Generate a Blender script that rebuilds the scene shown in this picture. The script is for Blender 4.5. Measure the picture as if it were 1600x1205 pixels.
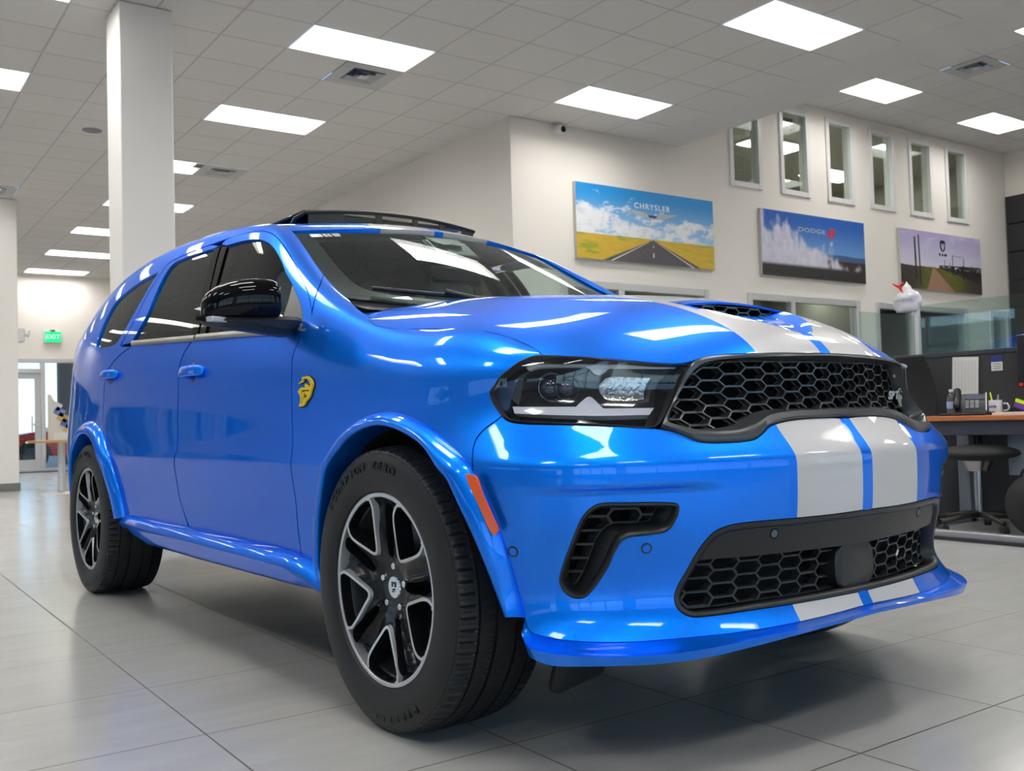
import bpy, bmesh, math, random
import numpy as np
from mathutils import Vector, Matrix, Euler
from mathutils.geometry import delaunay_2d_cdt
random.seed(7)
for o in list(bpy.data.objects): bpy.data.objects.remove(o)
SC = bpy.context.scene
COL = SC.collection
# ------------------------------------------------------------------ camera, world, exposure
def rot_rows(yaw, pitch, roll):
    F = np.array([math.sin(yaw)*math.cos(pitch), math.cos(yaw)*math.cos(pitch), math.sin(pitch)])
    r = np.array([math.cos(yaw), -math.sin(yaw), 0.0]); u = np.cross(r, F)
    c, s = math.cos(roll), math.sin(roll)
    return c*r+s*u, -s*r+c*u, F
_r, _u, _f = rot_rows(.61185, .03471, -.02847)
cam = bpy.data.cameras.new('camera'); camo = bpy.data.objects.new('camera', cam); COL.objects.link(camo)
camo.matrix_world = Matrix(((_r[0], _u[0], -_f[0], 0), (_r[1], _u[1], -_f[1], 0), (_r[2], _u[2], -_f[2], .835), (0, 0, 0, 1)))
cam.sensor_fit = 'HORIZONTAL'; cam.sensor_width = 36; cam.lens = 36*1526.8/1600
cam.clip_start = .05; cam.clip_end = 300
cam.dof.use_dof = True; cam.dof.focus_distance = 3.0; cam.dof.aperture_fstop = 7.0
SC.camera = camo
w = bpy.data.worlds.new('outside_sky'); SC.world = w; w.use_nodes = True
_b = w.node_tree.nodes['Background']
_sky = w.node_tree.nodes.new('ShaderNodeTexSky'); _sky.sky_type = 'HOSEK_WILKIE'; _sky.turbidity = 3.5
_sky.sun_direction = Vector((-.5, -.45, .7)).normalized(); _sky.ground_albedo = .35
w.node_tree.links.new(_sky.outputs[0], _b.inputs[0]); _b.inputs[1].default_value = 8.0
SC.view_settings.view_transform = 'Standard'; SC.view_settings.look = 'None'
SC.view_settings.gamma = 1; SC.view_settings.use_curve_mapping = False
SC.view_settings.exposure = 0.32
SC.cycles.max_bounces = 10; SC.cycles.diffuse_bounces = 5; SC.cycles.glossy_bounces = 5
SC.cycles.transmission_bounces = 8; SC.cycles.transparent_max_bounces = 12
SC.cycles.sample_clamp_indirect = 6; SC.cycles.use_denoising = True
SC.cycles.caustics_reflective = False; SC.cycles.caustics_refractive = False
LAMP = 16      # brightness of a ceiling lamp's diffuser
# ------------------------------------------------------------------ materials
MATS = {}
def hexc(h):
    h = h.lstrip('#'); c = [int(h[i:i+2], 16)/255 for i in (0, 2, 4)]
    return tuple(x/12.92 if x <= .04045 else ((x+.055)/1.055)**2.4 for x in c)
def mat(name, color=(.5, .5, .5), rough=.5, metal=0.0, coat=0.0, coat_rough=.03, spec=.5, emit=None, estr=0, trans=0, ior=1.45, alpha=1, noise=None, bump=None, sheen=0):
    if name in MATS: return MATS[name]
    if isinstance(color, str): color = hexc(color)
    m = bpy.data.materials.new(name); m.use_nodes = True; nt = m.node_tree; b = nt.nodes['Principled BSDF']
    b.inputs['Base Color'].default_value = (*color, 1); b.inputs['Roughness'].default_value = rough
    b.inputs['Metallic'].default_value = metal; b.inputs['Coat Weight'].default_value = coat
    b.inputs['Coat Roughness'].default_value = coat_rough; b.inputs['Specular IOR Level'].default_value = spec
    b.inputs['IOR'].default_value = ior; b.inputs['Transmission Weight'].default_value = trans; b.inputs['Alpha'].default_value = alpha
    b.inputs['Sheen Weight'].default_value = sheen
    if emit is not None:
        if isinstance(emit, str): emit = hexc(emit)
        b.inputs['Emission Color'].default_value = (*emit, 1); b.inputs['Emission Strength'].default_value = estr
    # a little procedural variation on every surface
    amp, scale = noise if noise else (.04, 9.0)
    tc = nt.nodes.new('ShaderNodeTexCoord'); n = nt.nodes.new('ShaderNodeTexNoise'); n.inputs['Scale'].default_value = scale; n.inputs['Detail'].default_value = 4
    nt.links.new(tc.outputs['Object'], n.inputs['Vector'])
    mx = nt.nodes.new('ShaderNodeMix'); mx.data_type = 'RGBA'
    mx.inputs['A'].default_value = (*[c*(1-amp) for c in color], 1); mx.inputs['B'].default_value = (*[min(1, c*(1+amp)) for c in color], 1)
    nt.links.new(n.outputs['Fac'], mx.inputs['Factor']); nt.links.new(mx.outputs['Result'], b.inputs['Base Color'])
    if bump:
        bp = nt.nodes.new('ShaderNodeBump'); bp.inputs['Strength'].default_value = bump[0]; bp.inputs['Distance'].default_value = bump[2] if len(bump) > 2 else .002
        n2 = nt.nodes.new('ShaderNodeTexNoise'); n2.inputs['Scale'].default_value = bump[1]; n2.inputs['Detail'].default_value = 3
        nt.links.new(tc.outputs['Object'], n2.inputs['Vector']); nt.links.new(n2.outputs['Fac'], bp.inputs['Height']); nt.links.new(bp.outputs['Normal'], b.inputs['Normal'])
    MATS[name] = m
    return m
class NB:
    """small helper to write node graphs as expressions"""
    def __init__(s, m): s.nt = m.node_tree; s.L = s.nt.links
    def n(s, t, **k):
        x = s.nt.nodes.new(t)
        for a, b in k.items(): setattr(x, a, b)
        return x
    def _in(s, sock, v):
        if hasattr(v, 'is_output') or isinstance(v, bpy.types.NodeSocket): s.L.new(v, sock)
        else: sock.default_value = v
    def m(s, op, a, b=0.0, c=0.0):
        x = s.n('ShaderNodeMath', operation=op); s._in(x.inputs[0], a); s._in(x.inputs[1], b); s._in(x.inputs[2], c); return x.outputs[0]
    def mix(s, f, a, b):
        x = s.n('ShaderNodeMix', data_type='RGBA'); s._in(x.inputs['Factor'], f)
        for k, v in (('A', a), ('B', b)):
            s._in(x.inputs[k], (*v, 1) if isinstance(v, tuple) and len(v) == 3 else v)
        return x.outputs['Result']
    def xyz(s, coord='Object'):
        t = s.n('ShaderNodeTexCoord'); x = s.n('ShaderNodeSeparateXYZ'); s.L.new(t.outputs[coord], x.inputs[0]); return t.outputs[coord], x.outputs[0], x.outputs[1], x.outputs[2]
    def comb(s, a, b, c=0.0):
        x = s.n('ShaderNodeCombineXYZ'); s._in(x.inputs[0], a); s._in(x.inputs[1], b); s._in(x.inputs[2], c); return x.outputs[0]
    def noise(s, vec, scale, detail=3, rough=.5, out='Fac'):
        x = s.n('ShaderNodeTexNoise'); s.L.new(vec, x.inputs['Vector']); x.inputs['Scale'].default_value = scale; x.inputs['Detail'].default_value = detail; x.inputs['Roughness'].default_value = rough; return x.outputs[out]
    def smooth(s, v, a, b):
        x = s.n('ShaderNodeMapRange', interpolation_type='SMOOTHSTEP'); s._in(x.inputs[0], v); x.inputs[1].default_value = a; x.inputs[2].default_value = b; return x.outputs[0]
    def line(s, v, period, offset, half):
        """1 inside a joint of half width around every offset+k*period"""
        f = s.m('FRACT', s.m('ADD', s.m('DIVIDE', s.m('SUBTRACT', v, offset), period), .5+1000))
        d = s.m('MULTIPLY', s.m('ABSOLUTE', s.m('SUBTRACT', f, .5)), period)
        return s.smooth(d, half, half*.55)
def tinted(name, tint, refl=.06, rough=.0):
    m = bpy.data.materials.new(name); m.use_nodes = True; g = NB(m); nt = m.node_tree
    nt.nodes.remove(nt.nodes['Principled BSDF']); out = nt.nodes['Material Output']
    t = g.n('ShaderNodeBsdfTransparent'); t.inputs[0].default_value = (*tint, 1)
    gl = g.n('ShaderNodeBsdfGlossy'); gl.inputs['Roughness'].default_value = rough; gl.inputs['Color'].default_value = (.95, 1, 1, 1)
    ge = g.n('ShaderNodeNewGeometry'); dt = g.n('ShaderNodeVectorMath', operation='DOT_PRODUCT'); g.L.new(ge.outputs['Normal'], dt.inputs[0]); g.L.new(ge.outputs['Incoming'], dt.inputs[1])
    fz = g.m('ADD', .045, g.m('MULTIPLY', .9, g.m('POWER', g.m('SUBTRACT', 1.0, g.m('ABSOLUTE', dt.outputs['Value'])), 5.0)))
    vec, X, Y, Z = g.xyz(); nn = g.noise(vec, 3, 2)
    mx = g.n('ShaderNodeMixShader'); g.L.new(g.m('ADD', fz, g.m('MULTIPLY', nn, refl)), mx.inputs[0]); g.L.new(t.outputs[0], mx.inputs[1]); g.L.new(gl.outputs[0], mx.inputs[2]); g.L.new(mx.outputs[0], out.inputs[0])
    return m
# ------------------------------------------------------------------ objects
def link(o, parent=None):
    COL.objects.link(o)
    if parent is not None: o.parent = parent
    return o
def tag(o, label=None, cat=None, group=None, kind=None):
    if label: o['label'] = label
    if cat: o['category'] = cat
    if group: o['group'] = group
    if kind: o['kind'] = kind
    return o
def thing(name, label, cat, loc=(0, 0, 0), rz=0, group=None):
    o = bpy.data.objects.new(name, None); o.empty_display_size = .1; COL.objects.link(o)
    o.location = loc; o.rotation_euler = (0, 0, rz)
    return tag(o, label, cat, group)
def obj(name, bm, m, parent=None, smooth=False, bevel=0, loc=None, rot=None, angle=40, segs=2, subd=0):
    me = bpy.data.meshes.new(name)
    if isinstance(bm, bmesh.types.BMesh):
        bmesh.ops.recalc_face_normals(bm, faces=bm.faces); bm.to_mesh(me); bm.free()
    else:
        me.from_pydata([tuple(map(float, v)) for v in bm[0]], [], [tuple(map(int, f)) for f in bm[1]])
    ms = m if isinstance(m, (list, tuple)) else [m]
    for x in ms: me.materials.append(x)
    o = bpy.data.objects.new(name, me); link(o, parent)
    if loc is not None: o.location = loc
    if rot is not None: o.rotation_euler = rot
    if bevel:
        b = o.modifiers.new('bevel', 'BEVEL'); b.width = bevel; b.segments = segs; b.limit_method = 'ANGLE'; b.angle_limit = math.radians(angle)
    if subd:
        b = o.modifiers.new('subdivision', 'SUBSURF'); b.levels = subd; b.render_levels = subd
    if smooth or bevel:
        for p in me.polygons: p.use_smooth = True
        if not smooth or smooth == 'auto':
            me.set_sharp_from_angle(angle=math.radians(angle))
    return o
def BM(): return bmesh.new()
def box(bm, c, s, rot=None, mi=0):
    M = Matrix.Translation(Vector(c)) @ ((Euler(rot).to_matrix().to_4x4()) if rot is not None else Matrix.Identity(4)) @ Matrix.Diagonal((*s, 1))
    r = bmesh.ops.create_cube(bm, size=1, matrix=M)
    for v in r['verts']:
        for f in v.link_faces: f.material_index = mi
    return r['verts']
def cyl(bm, p, q, r, r2=None, n=24, caps=True, mi=0):
    p = Vector(p); q = Vector(q); d = q-p
    M = Matrix.Translation((p+q)/2) @ d.to_track_quat('Z', 'Y').to_matrix().to_4x4()
    x = bmesh.ops.create_cone(bm, cap_ends=caps, segments=n, radius1=r, radius2=r if r2 is None else r2, depth=d.length, matrix=M)
    for v in x['verts']:
        for f in v.link_faces: f.material_index = mi
    return x['verts']
def tube(bm, pts, r, n=10, closed=False, taper=None):
    pts = [Vector(p) for p in pts]; N = len(pts); rings = []
    for i, p in enumerate(pts):
        a = pts[(i-1) % N] if (closed or i > 0) else p; b = pts[(i+1) % N] if (closed or i < N-1) else p
        t = (b-a).normalized(); q = t.to_track_quat('Z', 'Y'); rr = r*(taper[i] if taper else 1)
        if rings:   # keep the twist small
            x0 = (rings[-1][0].co-pts[i-1]); x = (x0-t*x0.dot(t)).normalized()
        else: x = q @ Vector((1, 0, 0))
        y = t.cross(x)
        rings.append([bm.verts.new(p+(x*math.cos(k*2*math.pi/n)+y*math.sin(k*2*math.pi/n))*rr) for k in range(n)])
    for i in range(N if closed else N-1):
        A = rings[i]; B2 = rings[(i+1) % N]
        for k in range(n): bm.faces.new((A[k], A[(k+1) % n], B2[(k+1) % n], B2[k]))
    if not closed:
        bm.faces.new(rings[0][::-1]); bm.faces.new(rings[-1])
def lathe(bm, prof, n=48, M=None, closed=False):
    """prof: (r, h) pairs turned about Z"""
    M = M or Matrix.Identity(4); rings = []
    for r, h in prof:
        rings.append([bm.verts.new(M @ Vector((r*math.cos(a*2*math.pi/n), r*math.sin(a*2*math.pi/n), h))) for a in range(n)])
    R = len(rings)
    for i in range(R if closed else R-1):
        A = rings[i]; B2 = rings[(i+1) % R]
        for k in range(n): bm.faces.new((A[k], A[(k+1) % n], B2[(k+1) % n], B2[k]))
def prism(bm, pts2, f0, f1, mi=0):
    """closed outline; f0, f1 map a 2D point to the two faces"""
    a = [bm.verts.new(f0(p)) for p in pts2]; b = [bm.verts.new(f1(p)) for p in pts2]; n = len(pts2)
    fs = [bm.faces.new(a[::-1]), bm.faces.new(b)]
    for i in range(n): fs.append(bm.faces.new((a[i], a[(i+1) % n], b[(i+1) % n], b[i])))
    for f in fs: f.material_index = mi
FONT = None
def text_obj(name, s, size, m, parent, M, extrude=.001, shear=0, width=None, align='CENTER', bold=0.0, spacing=1.0, xs=1.0):
    cu = bpy.data.curves.new(name, 'FONT'); cu.body = s; cu.size = size; cu.extrude = extrude; cu.align_x = align; cu.align_y = 'CENTER'; cu.shear = shear; cu.offset = bold; cu.space_character = spacing
    cu.materials.append(m)
    o = bpy.data.objects.new(name, cu)
    COL.objects.link(o)
    dg = bpy.context.evaluated_depsgraph_get(); me = bpy.data.meshes.new_from_object(o.evaluated_get(dg)); bpy.data.objects.remove(o)
    me.materials.clear(); me.materials.append(m)
    if width:
        xsn = [v.co.x for v in me.vertices]; k = width/(max(xsn)-min(xsn))
        me.transform(Matrix.Diagonal((k, 1, 1, 1)))
    me.transform(M)
    o2 = bpy.data.objects.new(name, me); link(o2, parent)
    return o2
# ------------------------------------------------------------------ outlines and panels on a net
def spline(pts, step=.35, closed=True, per=6):
    """smooth closed line through pts; a point given as (a, b, 1) stays a corner"""
    n = len(pts); P = [np.array(p[:2], float) for p in pts]; C = [len(p) > 2 for p in pts]; out = []
    rng = range(n) if closed else range(n-1)
    for i in rng:
        j = (i+1) % n; a, b = P[i], P[j]
        pa = (2*a-b) if (C[i] or (not closed and i == 0)) else P[(i-1) % n]
        pb = (2*b-a) if (C[j] or (not closed and j == n-1)) else P[(j+1) % n]
        if C[i] and C[j]:
            m_ = max(1, per*2 if per < 20 else 1)
            out += [a+(b-a)*k/m_ for k in range(m_)]; continue
        d0 = max(np.linalg.norm(a-pa), 1e-6)**.5; d1 = max(np.linalg.norm(b-a), 1e-6)**.5; d2 = max(np.linalg.norm(pb-b), 1e-6)**.5
        t0, t1, t2, t3 = 0, d0, d0+d1, d0+d1+d2
        for k in range(per):
            t = t1+(t2-t1)*k/per
            A1 = (t1-t)/(t1-t0)*pa+(t-t0)/(t1-t0)*a; A2 = (t2-t)/(t2-t1)*a+(t-t1)/(t2-t1)*b; A3 = (t3-t)/(t3-t2)*b+(t-t2)/(t3-t2)*pb
            B1 = (t2-t)/(t2-t0)*A1+(t-t0)/(t2-t0)*A2; B2 = (t3-t)/(t3-t1)*A2+(t-t1)/(t3-t1)*A3
            out.append((t2-t)/(t2-t1)*B1+(t-t1)/(t2-t1)*B2)
    if not closed: out.append(P[-1])
    return np.array(out)
def inside(P, poly):
    x, y = P[:, 0], P[:, 1]; r = np.zeros(len(P), bool); q = poly; n = len(q); j = n-1
    for i in range(n):
        xi, yi, xj, yj = q[i][0], q[i][1], q[j][0], q[j][1]
        c = ((yi > y) != (yj > y)) & (x < (xj-xi)*(y-yi)/((yj-yi) if yj != yi else 1e-12)+xi); r ^= c; j = i
    return r
def inset(poly, d, hold=None):
    """move a closed line inwards by d (in its own units)"""
    P = np.array(poly); n = len(P)
    area = .5*np.sum(P[:, 0]*np.roll(P[:, 1], -1)-np.roll(P[:, 0], -1)*P[:, 1]); s = 1 if area > 0 else -1
    e = np.roll(P, -1, 0)-P; L = np.linalg.norm(e, axis=1, keepdims=True)+1e-12; nrm = np.stack([-e[:, 1], e[:, 0]], 1)/L*s
    m = nrm+np.roll(nrm, 1, 0); m /= np.maximum(np.linalg.norm(m, axis=1, keepdims=True), 1e-9)
    c = np.clip((m*nrm).sum(1, keepdims=True), .5, 1)
    Q = P+m*d/c
    if hold is not None: Q[hold] = P[hold]
    return Q
def dedupe(P, eps=1e-5):
    out = [P[0]]
    for p in P[1:]:
        if np.linalg.norm(p-out[-1]) > eps: out.append(p)
    if np.linalg.norm(out[-1]-out[0]) < eps: out.pop()
    return np.array(out)
class Surf:
    """a net in car axes on the near (right-hand) side, with metric scales for triangulating"""
    def __init__(s, net, su=.2, sv=.06, off=0.0): s.net = net; s.su = su; s.sv = sv; s.off = off
    def nrm(s, u, v):
        e = 2e-3
        du = s.net(u+e, v)-s.net(u-e, v); dv = s.net(u, v+e)-s.net(u, v-e); n = np.cross(du, dv)
        n /= np.linalg.norm(n, axis=1, keepdims=True)+1e-12
        p = s.net(u, v); c = p-np.array([-.8, 0, .7]); c[:, 1] = p[:, 1]
        g = np.sign((n*c).sum(1, keepdims=True)); g[g == 0] = 1
        return n*g
    def __call__(s, u, v, off=0.0):
        p = s.net(u, v); n = s.nrm(u, v); p = p+n*(s.off+off)
        f = np.array([1, -1, 1.])
        return p*f, n*f
def panel(name, S, outer, m, parent, holes=(), step=(.1, .25), gap=.0018, rim=.014, thick=0, mirror=False, both=False, off=0.0, fn=None, centre=None, uvfn=None, rim_holes=True):
    """cut a sheet out of a net: CDT of the outline in scaled (u, v), lifted to 3D with the net's own normals; edges turn inwards by rim"""
    su, sv = S.su, S.sv
    scl = np.array([su, sv])
    P = dedupe(np.array(outer)[:, :2]*scl)
    hold = None
    if centre is not None: hold = np.abs(P[:, centre[0]]-centre[1]*scl[centre[0]]) < 1e-6
    if gap: P = inset(P, gap, hold)
    H = [dedupe(np.array(h)[:, :2]*scl) for h in holes]
    if gap: H = [inset(h, -gap) for h in H]
    loops = [P]+H; V = [p for L in loops for p in L]; E = []; k = 0
    for L in loops:
        n = len(L); E += [(k+i, k+(i+1) % n) for i in range(n)]; k += n
    nb = len(V)
    a0, b0 = P.min(0); a1, b1 = P.max(0)
    ga = np.arange(a0, a1, step[0]*su); gb = np.arange(b0, b1, step[1]*sv)
    if len(ga) and len(gb):
        GA, GB = np.meshgrid(ga+step[0]*su/2, gb+step[1]*sv/2); G = np.stack([GA.ravel(), GB.ravel()], 1)
        ok = inside(G, P)
        for h in H: ok &= ~inside(G, h)
        G = G[ok]
        if len(G):  # keep clear of the outline
            BP = np.array(V); dmin = .33*min(step[0]*su, step[1]*sv)
            d = np.min(np.hypot(G[:, None, 0]-BP[None, :, 0], G[:, None, 1]-BP[None, :, 1]), axis=1) if len(G)*len(BP) < 4e7 else np.ones(len(G))
            V += list(G[d > dmin])
    r = delaunay_2d_cdt([Vector(p) for p in V], E, [], 0, 1e-7)
    VV = np.array([tuple(p) for p in r[0]]); T = np.array([f for f in r[2]])
    c = VV[T].mean(1); ok = inside(c, P)
    for h in H: ok &= ~inside(c, h)
    T = T[ok]
    used = np.unique(T); re = -np.ones(len(VV), int); re[used] = np.arange(len(used)); VV = VV[used]; T = re[T]
    uv = VV/scl
    X, N = S(uv[:, 0], uv[:, 1], off)
    if fn is not None: X, N = fn(uv, X, N)
    # orient
    fn_ = np.cross(X[T[:, 1]]-X[T[:, 0]], X[T[:, 2]]-X[T[:, 0]]); flip = (fn_*N[T[:, 0]]).sum(1) < 0
    T[flip] = T[flip][:, ::-1]
    def build(X, N, T, sgn):
        V3 = list(X); F = [tuple(t) for t in T]; NN = list(N)
        if rim:
            ec = {}
            for t in F:
                for i in range(3):
                    e = (t[i], t[(i+1) % 3]); ec[e] = ec.get(e, 0)+1
            bnd = [e for e in ec if (e[1], e[0]) not in ec]
            cl = (lambda i: both and abs(X[i][1]) < 1e-4)
            mp = {}
            for a, b in bnd:
                if cl(a) and cl(b): continue
                for q in (a, b):
                    if q not in mp:
                        mp[q] = (len(V3), len(V3)+1); V3.append(X[q]); V3.append(X[q]-N[q]*rim); NN.append(None); NN.append(None)
                F.append((mp[b][0], mp[a][0], mp[a][1], mp[b][1]))
        return V3, F, NN
    def make(X, N, T, nm):
        V3, F, NN = build(X, N, T, 1)
        me = bpy.data.meshes.new(nm); me.from_pydata([tuple(map(float, v)) for v in V3], [], [tuple(map(int, f)) for f in F])
        for q in (m if isinstance(m, (list, tuple)) else [m]): me.materials.append(q)
        for p in me.polygons: p.use_smooth = True
        me.update()
        vn = [tuple(v.normal) for v in me.vertices]
        me.normals_split_custom_set_from_vertices([tuple(map(float, n)) if n is not None else vn[i] for i, n in enumerate(NN)])
        o = bpy.data.objects.new(nm, me); link(o, parent); return o
    fl = np.array([1, -1, 1.])
    if both:
        i0 = np.abs(X[:, 1]) < 1e-4; X[i0, 1] = 0; N[i0, 1] = 0; N[i0] /= np.linalg.norm(N[i0], axis=1, keepdims=True)+1e-12
        mp = np.arange(len(X))+len(X); mp[i0] = np.arange(len(X))[i0]
        X2 = np.concatenate([X, X*fl]); N2 = np.concatenate([N, N*fl]); T2 = np.concatenate([T, mp[T][:, ::-1]])
        # drop unused duplicates
        used = np.unique(T2); re = -np.ones(len(X2), int); re[used] = np.arange(len(used))
        return make(X2[used], N2[used], re[T2], name)
    o = make(X, N, T, name)
    if mirror: make(X*fl, N*fl, T[:, ::-1], name)
    return o
# ================================================================== the showroom
ZC, ZU, YF, XR, XS, XE, YB = 4.27, 5.25, 8.92, 6.33, 8.95, 16.95, 23.2
XL, YN = -9.0, -5.5
GX0, GY0, TL = 2.2154, 7.6962, .6096
def wallmat():
    m = mat('warm_white_paint', (.80, .76, .715), .75, noise=(.02, 3), bump=(.12, 60, .001)); return m
M_wall = wallmat()
M_white = mat('white_gloss_frame', (.72, .72, .72), .35)
M_alu = mat('pale_aluminium_frame', (.62, .63, .64), .35, metal=.3)
M_glass = tinted('clear_window_glass', (.86, .92, .91), .01)
M_dark = mat('dark_charcoal', (.02, .021, .023), .6)
def struct(name, bm, m, **k): return tag(obj(name, bm, m, **k), kind='structure')
# --- floor: large rectified tiles
fm = bpy.data.materials.new('grey_porcelain_tile'); fm.use_nodes = True; g = NB(fm); b = fm.node_tree.nodes['Principled BSDF']
vec, X, Y, Z = g.xyz()
tx, ty = .605, .6033
j = g.m('MAXIMUM', g.line(X, tx, .8439, .0036), g.line(Y, ty, 2.7038, .0036))
cid = g.comb(g.m('FLOOR', g.m('DIVIDE', g.m('SUBTRACT', X, .8439), tx)), g.m('FLOOR', g.m('DIVIDE', g.m('SUBTRACT', Y, 2.7038), ty)))
wn = g.n('ShaderNodeTexWhiteNoise', noise_dimensions='3D'); g.L.new(cid, wn.inputs[0])
st = g.noise(g.comb(g.m('MULTIPLY', X, 1.2), g.m('MULTIPLY', Y, 5.0)), 2.2, 6, .6)
c = g.mix(st, (.37, .365, .355), (.50, .495, .485))
c = g.mix(g.m('MULTIPLY', wn.outputs[0], .30), c, (.40, .395, .388))
c = g.mix(j, c, (.085, .07, .05)); g.L.new(c, b.inputs['Base Color'])
r = g.m('ADD', g.m('MULTIPLY', g.noise(vec, 3.0, 4), .14), .12); g.L.new(g.m('ADD', r, g.m('MULTIPLY', j, .4)), b.inputs['Roughness'])
bp = g.n('ShaderNodeBump'); bp.inputs['Strength'].default_value = .35; bp.inputs['Distance'].default_value = .0012
g.L.new(g.m('SUBTRACT', g.m('MULTIPLY', g.noise(vec, 140, 2), .10), j), bp.inputs['Height']); g.L.new(bp.outputs[0], b.inputs['Normal'])
bm = BM(); box(bm, ((XL+XE)/2, (YN+YB)/2, -.05), (XE-XL+.4, YB-YN+.4, .1)); struct('floor', bm, fm)
# --- ceiling tiles, with the lamp and vent cells left open
cm = bpy.data.materials.new('acoustic_ceiling_tile'); cm.use_nodes = True; g = NB(cm); b = cm.node_tree.nodes['Principled BSDF']
vec, X, Y, Z = g.xyz()
j = g.m('MAXIMUM', g.line(X, TL, GX0, .011), g.line(Y, TL, GY0, .011))
cid = g.comb(g.m('FLOOR', g.m('DIVIDE', g.m('SUBTRACT', X, GX0), TL)), g.m('FLOOR', g.m('DIVIDE', g.m('SUBTRACT', Y, GY0), TL)))
wn = g.n('ShaderNodeTexWhiteNoise', noise_dimensions='3D'); g.L.new(cid, wn.inputs[0])
c = g.mix(wn.outputs[0], (.61, .60, .585), (.65, .64, .625)); c = g.mix(g.noise(vec, 160, 2), c, (.60, .59, .575))
c = g.mix(g.m('MULTIPLY', j, .8), c, (.39, .385, .375)); g.L.new(c, b.inputs['Base Color']); b.inputs['Roughness'].default_value = .85
bp = g.n('ShaderNodeBump'); bp.inputs['Strength'].default_value = .4; bp.inputs['Distance'].default_value = .004
g.L.new(j, bp.inputs['Height']); g.L.new(bp.outputs[0], b.inputs['Normal'])
M_soffit = mat('soffit_paint', (.60, .59, .58), .8)
def cells(x0, x1, y0, y1, z, skip):
    """ceiling as cells of the tile grid; skip = set of (i, j) left open"""
    i0 = math.floor((x0-GX0)/TL); i1 = math.ceil((x1-GX0)/TL); j0 = math.floor((y0-GY0)/TL); j1 = math.ceil((y1-GY0)/TL)
    V = {}; F = []; vl = []
    def v(x, y):
        k = (round(x, 4), round(y, 4))
        if k not in V: V[k] = len(vl); vl.append((x, y, z))
        return V[k]
    for i in range(i0, i1):
        for jx in range(j0, j1):
            if (i, jx) in skip: continue
            a = max(GX0+i*TL, x0); b_ = min(GX0+(i+1)*TL, x1); c_ = max(GY0+jx*TL, y0); d = min(GY0+(jx+1)*TL, y1)
            if b_-a < 1e-3 or d-c_ < 1e-3: continue
            F.append((v(a, c_), v(a, d), v(b_, d), v(b_, c_)))
    return vl, F
lamps = []; skip = set()
for ix in (-8, -3, 2, 7):
    for jy in range(-26, 26, 4):
        if GY0+jy*TL > YB-1 or GY0+jy*TL < YN+.3: continue
        if ix == 7 and jy > 1: continue
        if GX0+ix*TL < XL: continue
        lamps.append((ix, jy+2)); skip |= {(ix, jy+2), (ix+1, jy+2)}
vents = [(3, 1, .0), (3, 8, .0), (-1, 12, .0)]
skip |= {(i, q) for i, q, _ in vents}
V, F = cells(XL, 8.25, YN, YB, ZC, skip); struct('ceiling', (V, F), cm)
bm = BM(); box(bm, (8.6, (YN+YF)/2, ZC+.04), (.70, YF-YN, .08)); box(bm, (XS-.03, (YN+YF)/2, (ZC+ZU)/2+.04), (.06, YF-YN, ZU-ZC-.08))
struct('trim_1', bm, M_soffit)
ulamps = [(11.45, 7.72), (14.12, 7.72), (11.45, 5.28), (8.78+.35, 5.28), (14.12, 5.28), (11.45, 2.84), (14.12, 2.84), (11.45, .4), (14.12, .4)]
uskip = set(); ucell = []
for x, y in ulamps:
    i = round((x-GX0)/TL); q = round((y-GY0)/TL); ucell.append((i, q)); uskip |= {(i, q), (i+1, q)}
uv_ = (round((12.25-GX0)/TL), round((6.5-GY0)/TL)); uskip.add(uv_)
V, F = cells(XS, XE, YN, YF, ZU, uskip); o = struct('ceiling', (V, F), cm)
# --- lamps: recessed two by four troffers
M_lens = mat('lamp_diffuser', (.9, .9, .9), .5, emit=(1.0, .975, .935), estr=LAMP)
M_tray = mat('white_lamp_tray', (.88, .87, .84), .45)
bm = BM(); L_, W_, D_ = 2*TL-.03, TL-.03, .15
def ring(bm, l, w_, z): return [bm.verts.new((sx*l/2, sy*w_/2, z)) for sx, sy in ((-1, -1), (1, -1), (1, 1), (-1, 1))]
rs = [ring(bm, 2*TL-.004, TL-.004, 0), ring(bm, L_, W_, 0), ring(bm, L_-.05, W_-.10, D_), ]
for a, b2 in zip(rs, rs[1:]):
    for k in range(4): bm.faces.new((a[k], a[(k+1) % 4], b2[(k+1) % 4], b2[k]))
me_tray = bpy.data.meshes.new('tray'); bm.to_mesh(me_tray); bm.free(); me_tray.materials.append(M_tray)
bm = BM(); box(bm, (0, 0, D_-.006), (L_-.055, W_-.105, .01)); me_lens = bpy.data.meshes.new('lens'); bm.to_mesh(me_lens); bm.free(); me_lens.materials.append(M_lens)
def troffer(cx, cy, z, label, group):
    t = thing('ceiling_light', label, 'ceiling light', (cx, cy, z), 0, group)
    a = bpy.data.objects.new('tray', me_tray); link(a, t); c = bpy.data.objects.new('diffuser', me_lens); link(c, t); return t
ordn = ['first', 'second', 'third', 'fourth', 'fifth', 'sixth', 'seventh', 'eighth', 'ninth', 'tenth', 'eleventh', 'twelfth', 'thirteenth', 'fourteenth']
rows = {}
colname = {7: 'nearest the soffit', 2: 'over the car', -3: 'left of the column', -8: 'farthest left'}
for ix, jy in sorted(lamps, key=lambda q: (q[0], -q[1])):
    k = rows.setdefault(ix, 0); rows[ix] += 1
    troffer(GX0+(ix+1)*TL, GY0+(jy+.5)*TL, ZC-.002, 'recessed ceiling light, %s from the far end in the row %s' % (ordn[k], colname[ix]), 'recessed ceiling lights of the showroom')
place = ['by the high windows, behind the soffit edge', 'by the far right corner of the upper ceiling', 'behind the soffit, above the office glass', 'tucked against the soffit at the top of the frame', 'at the right frame edge', 'out of frame on the right, middle row', 'out of frame at far right, middle row', 'out of frame on the right, near row', 'out of frame at far right, near row']
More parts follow.
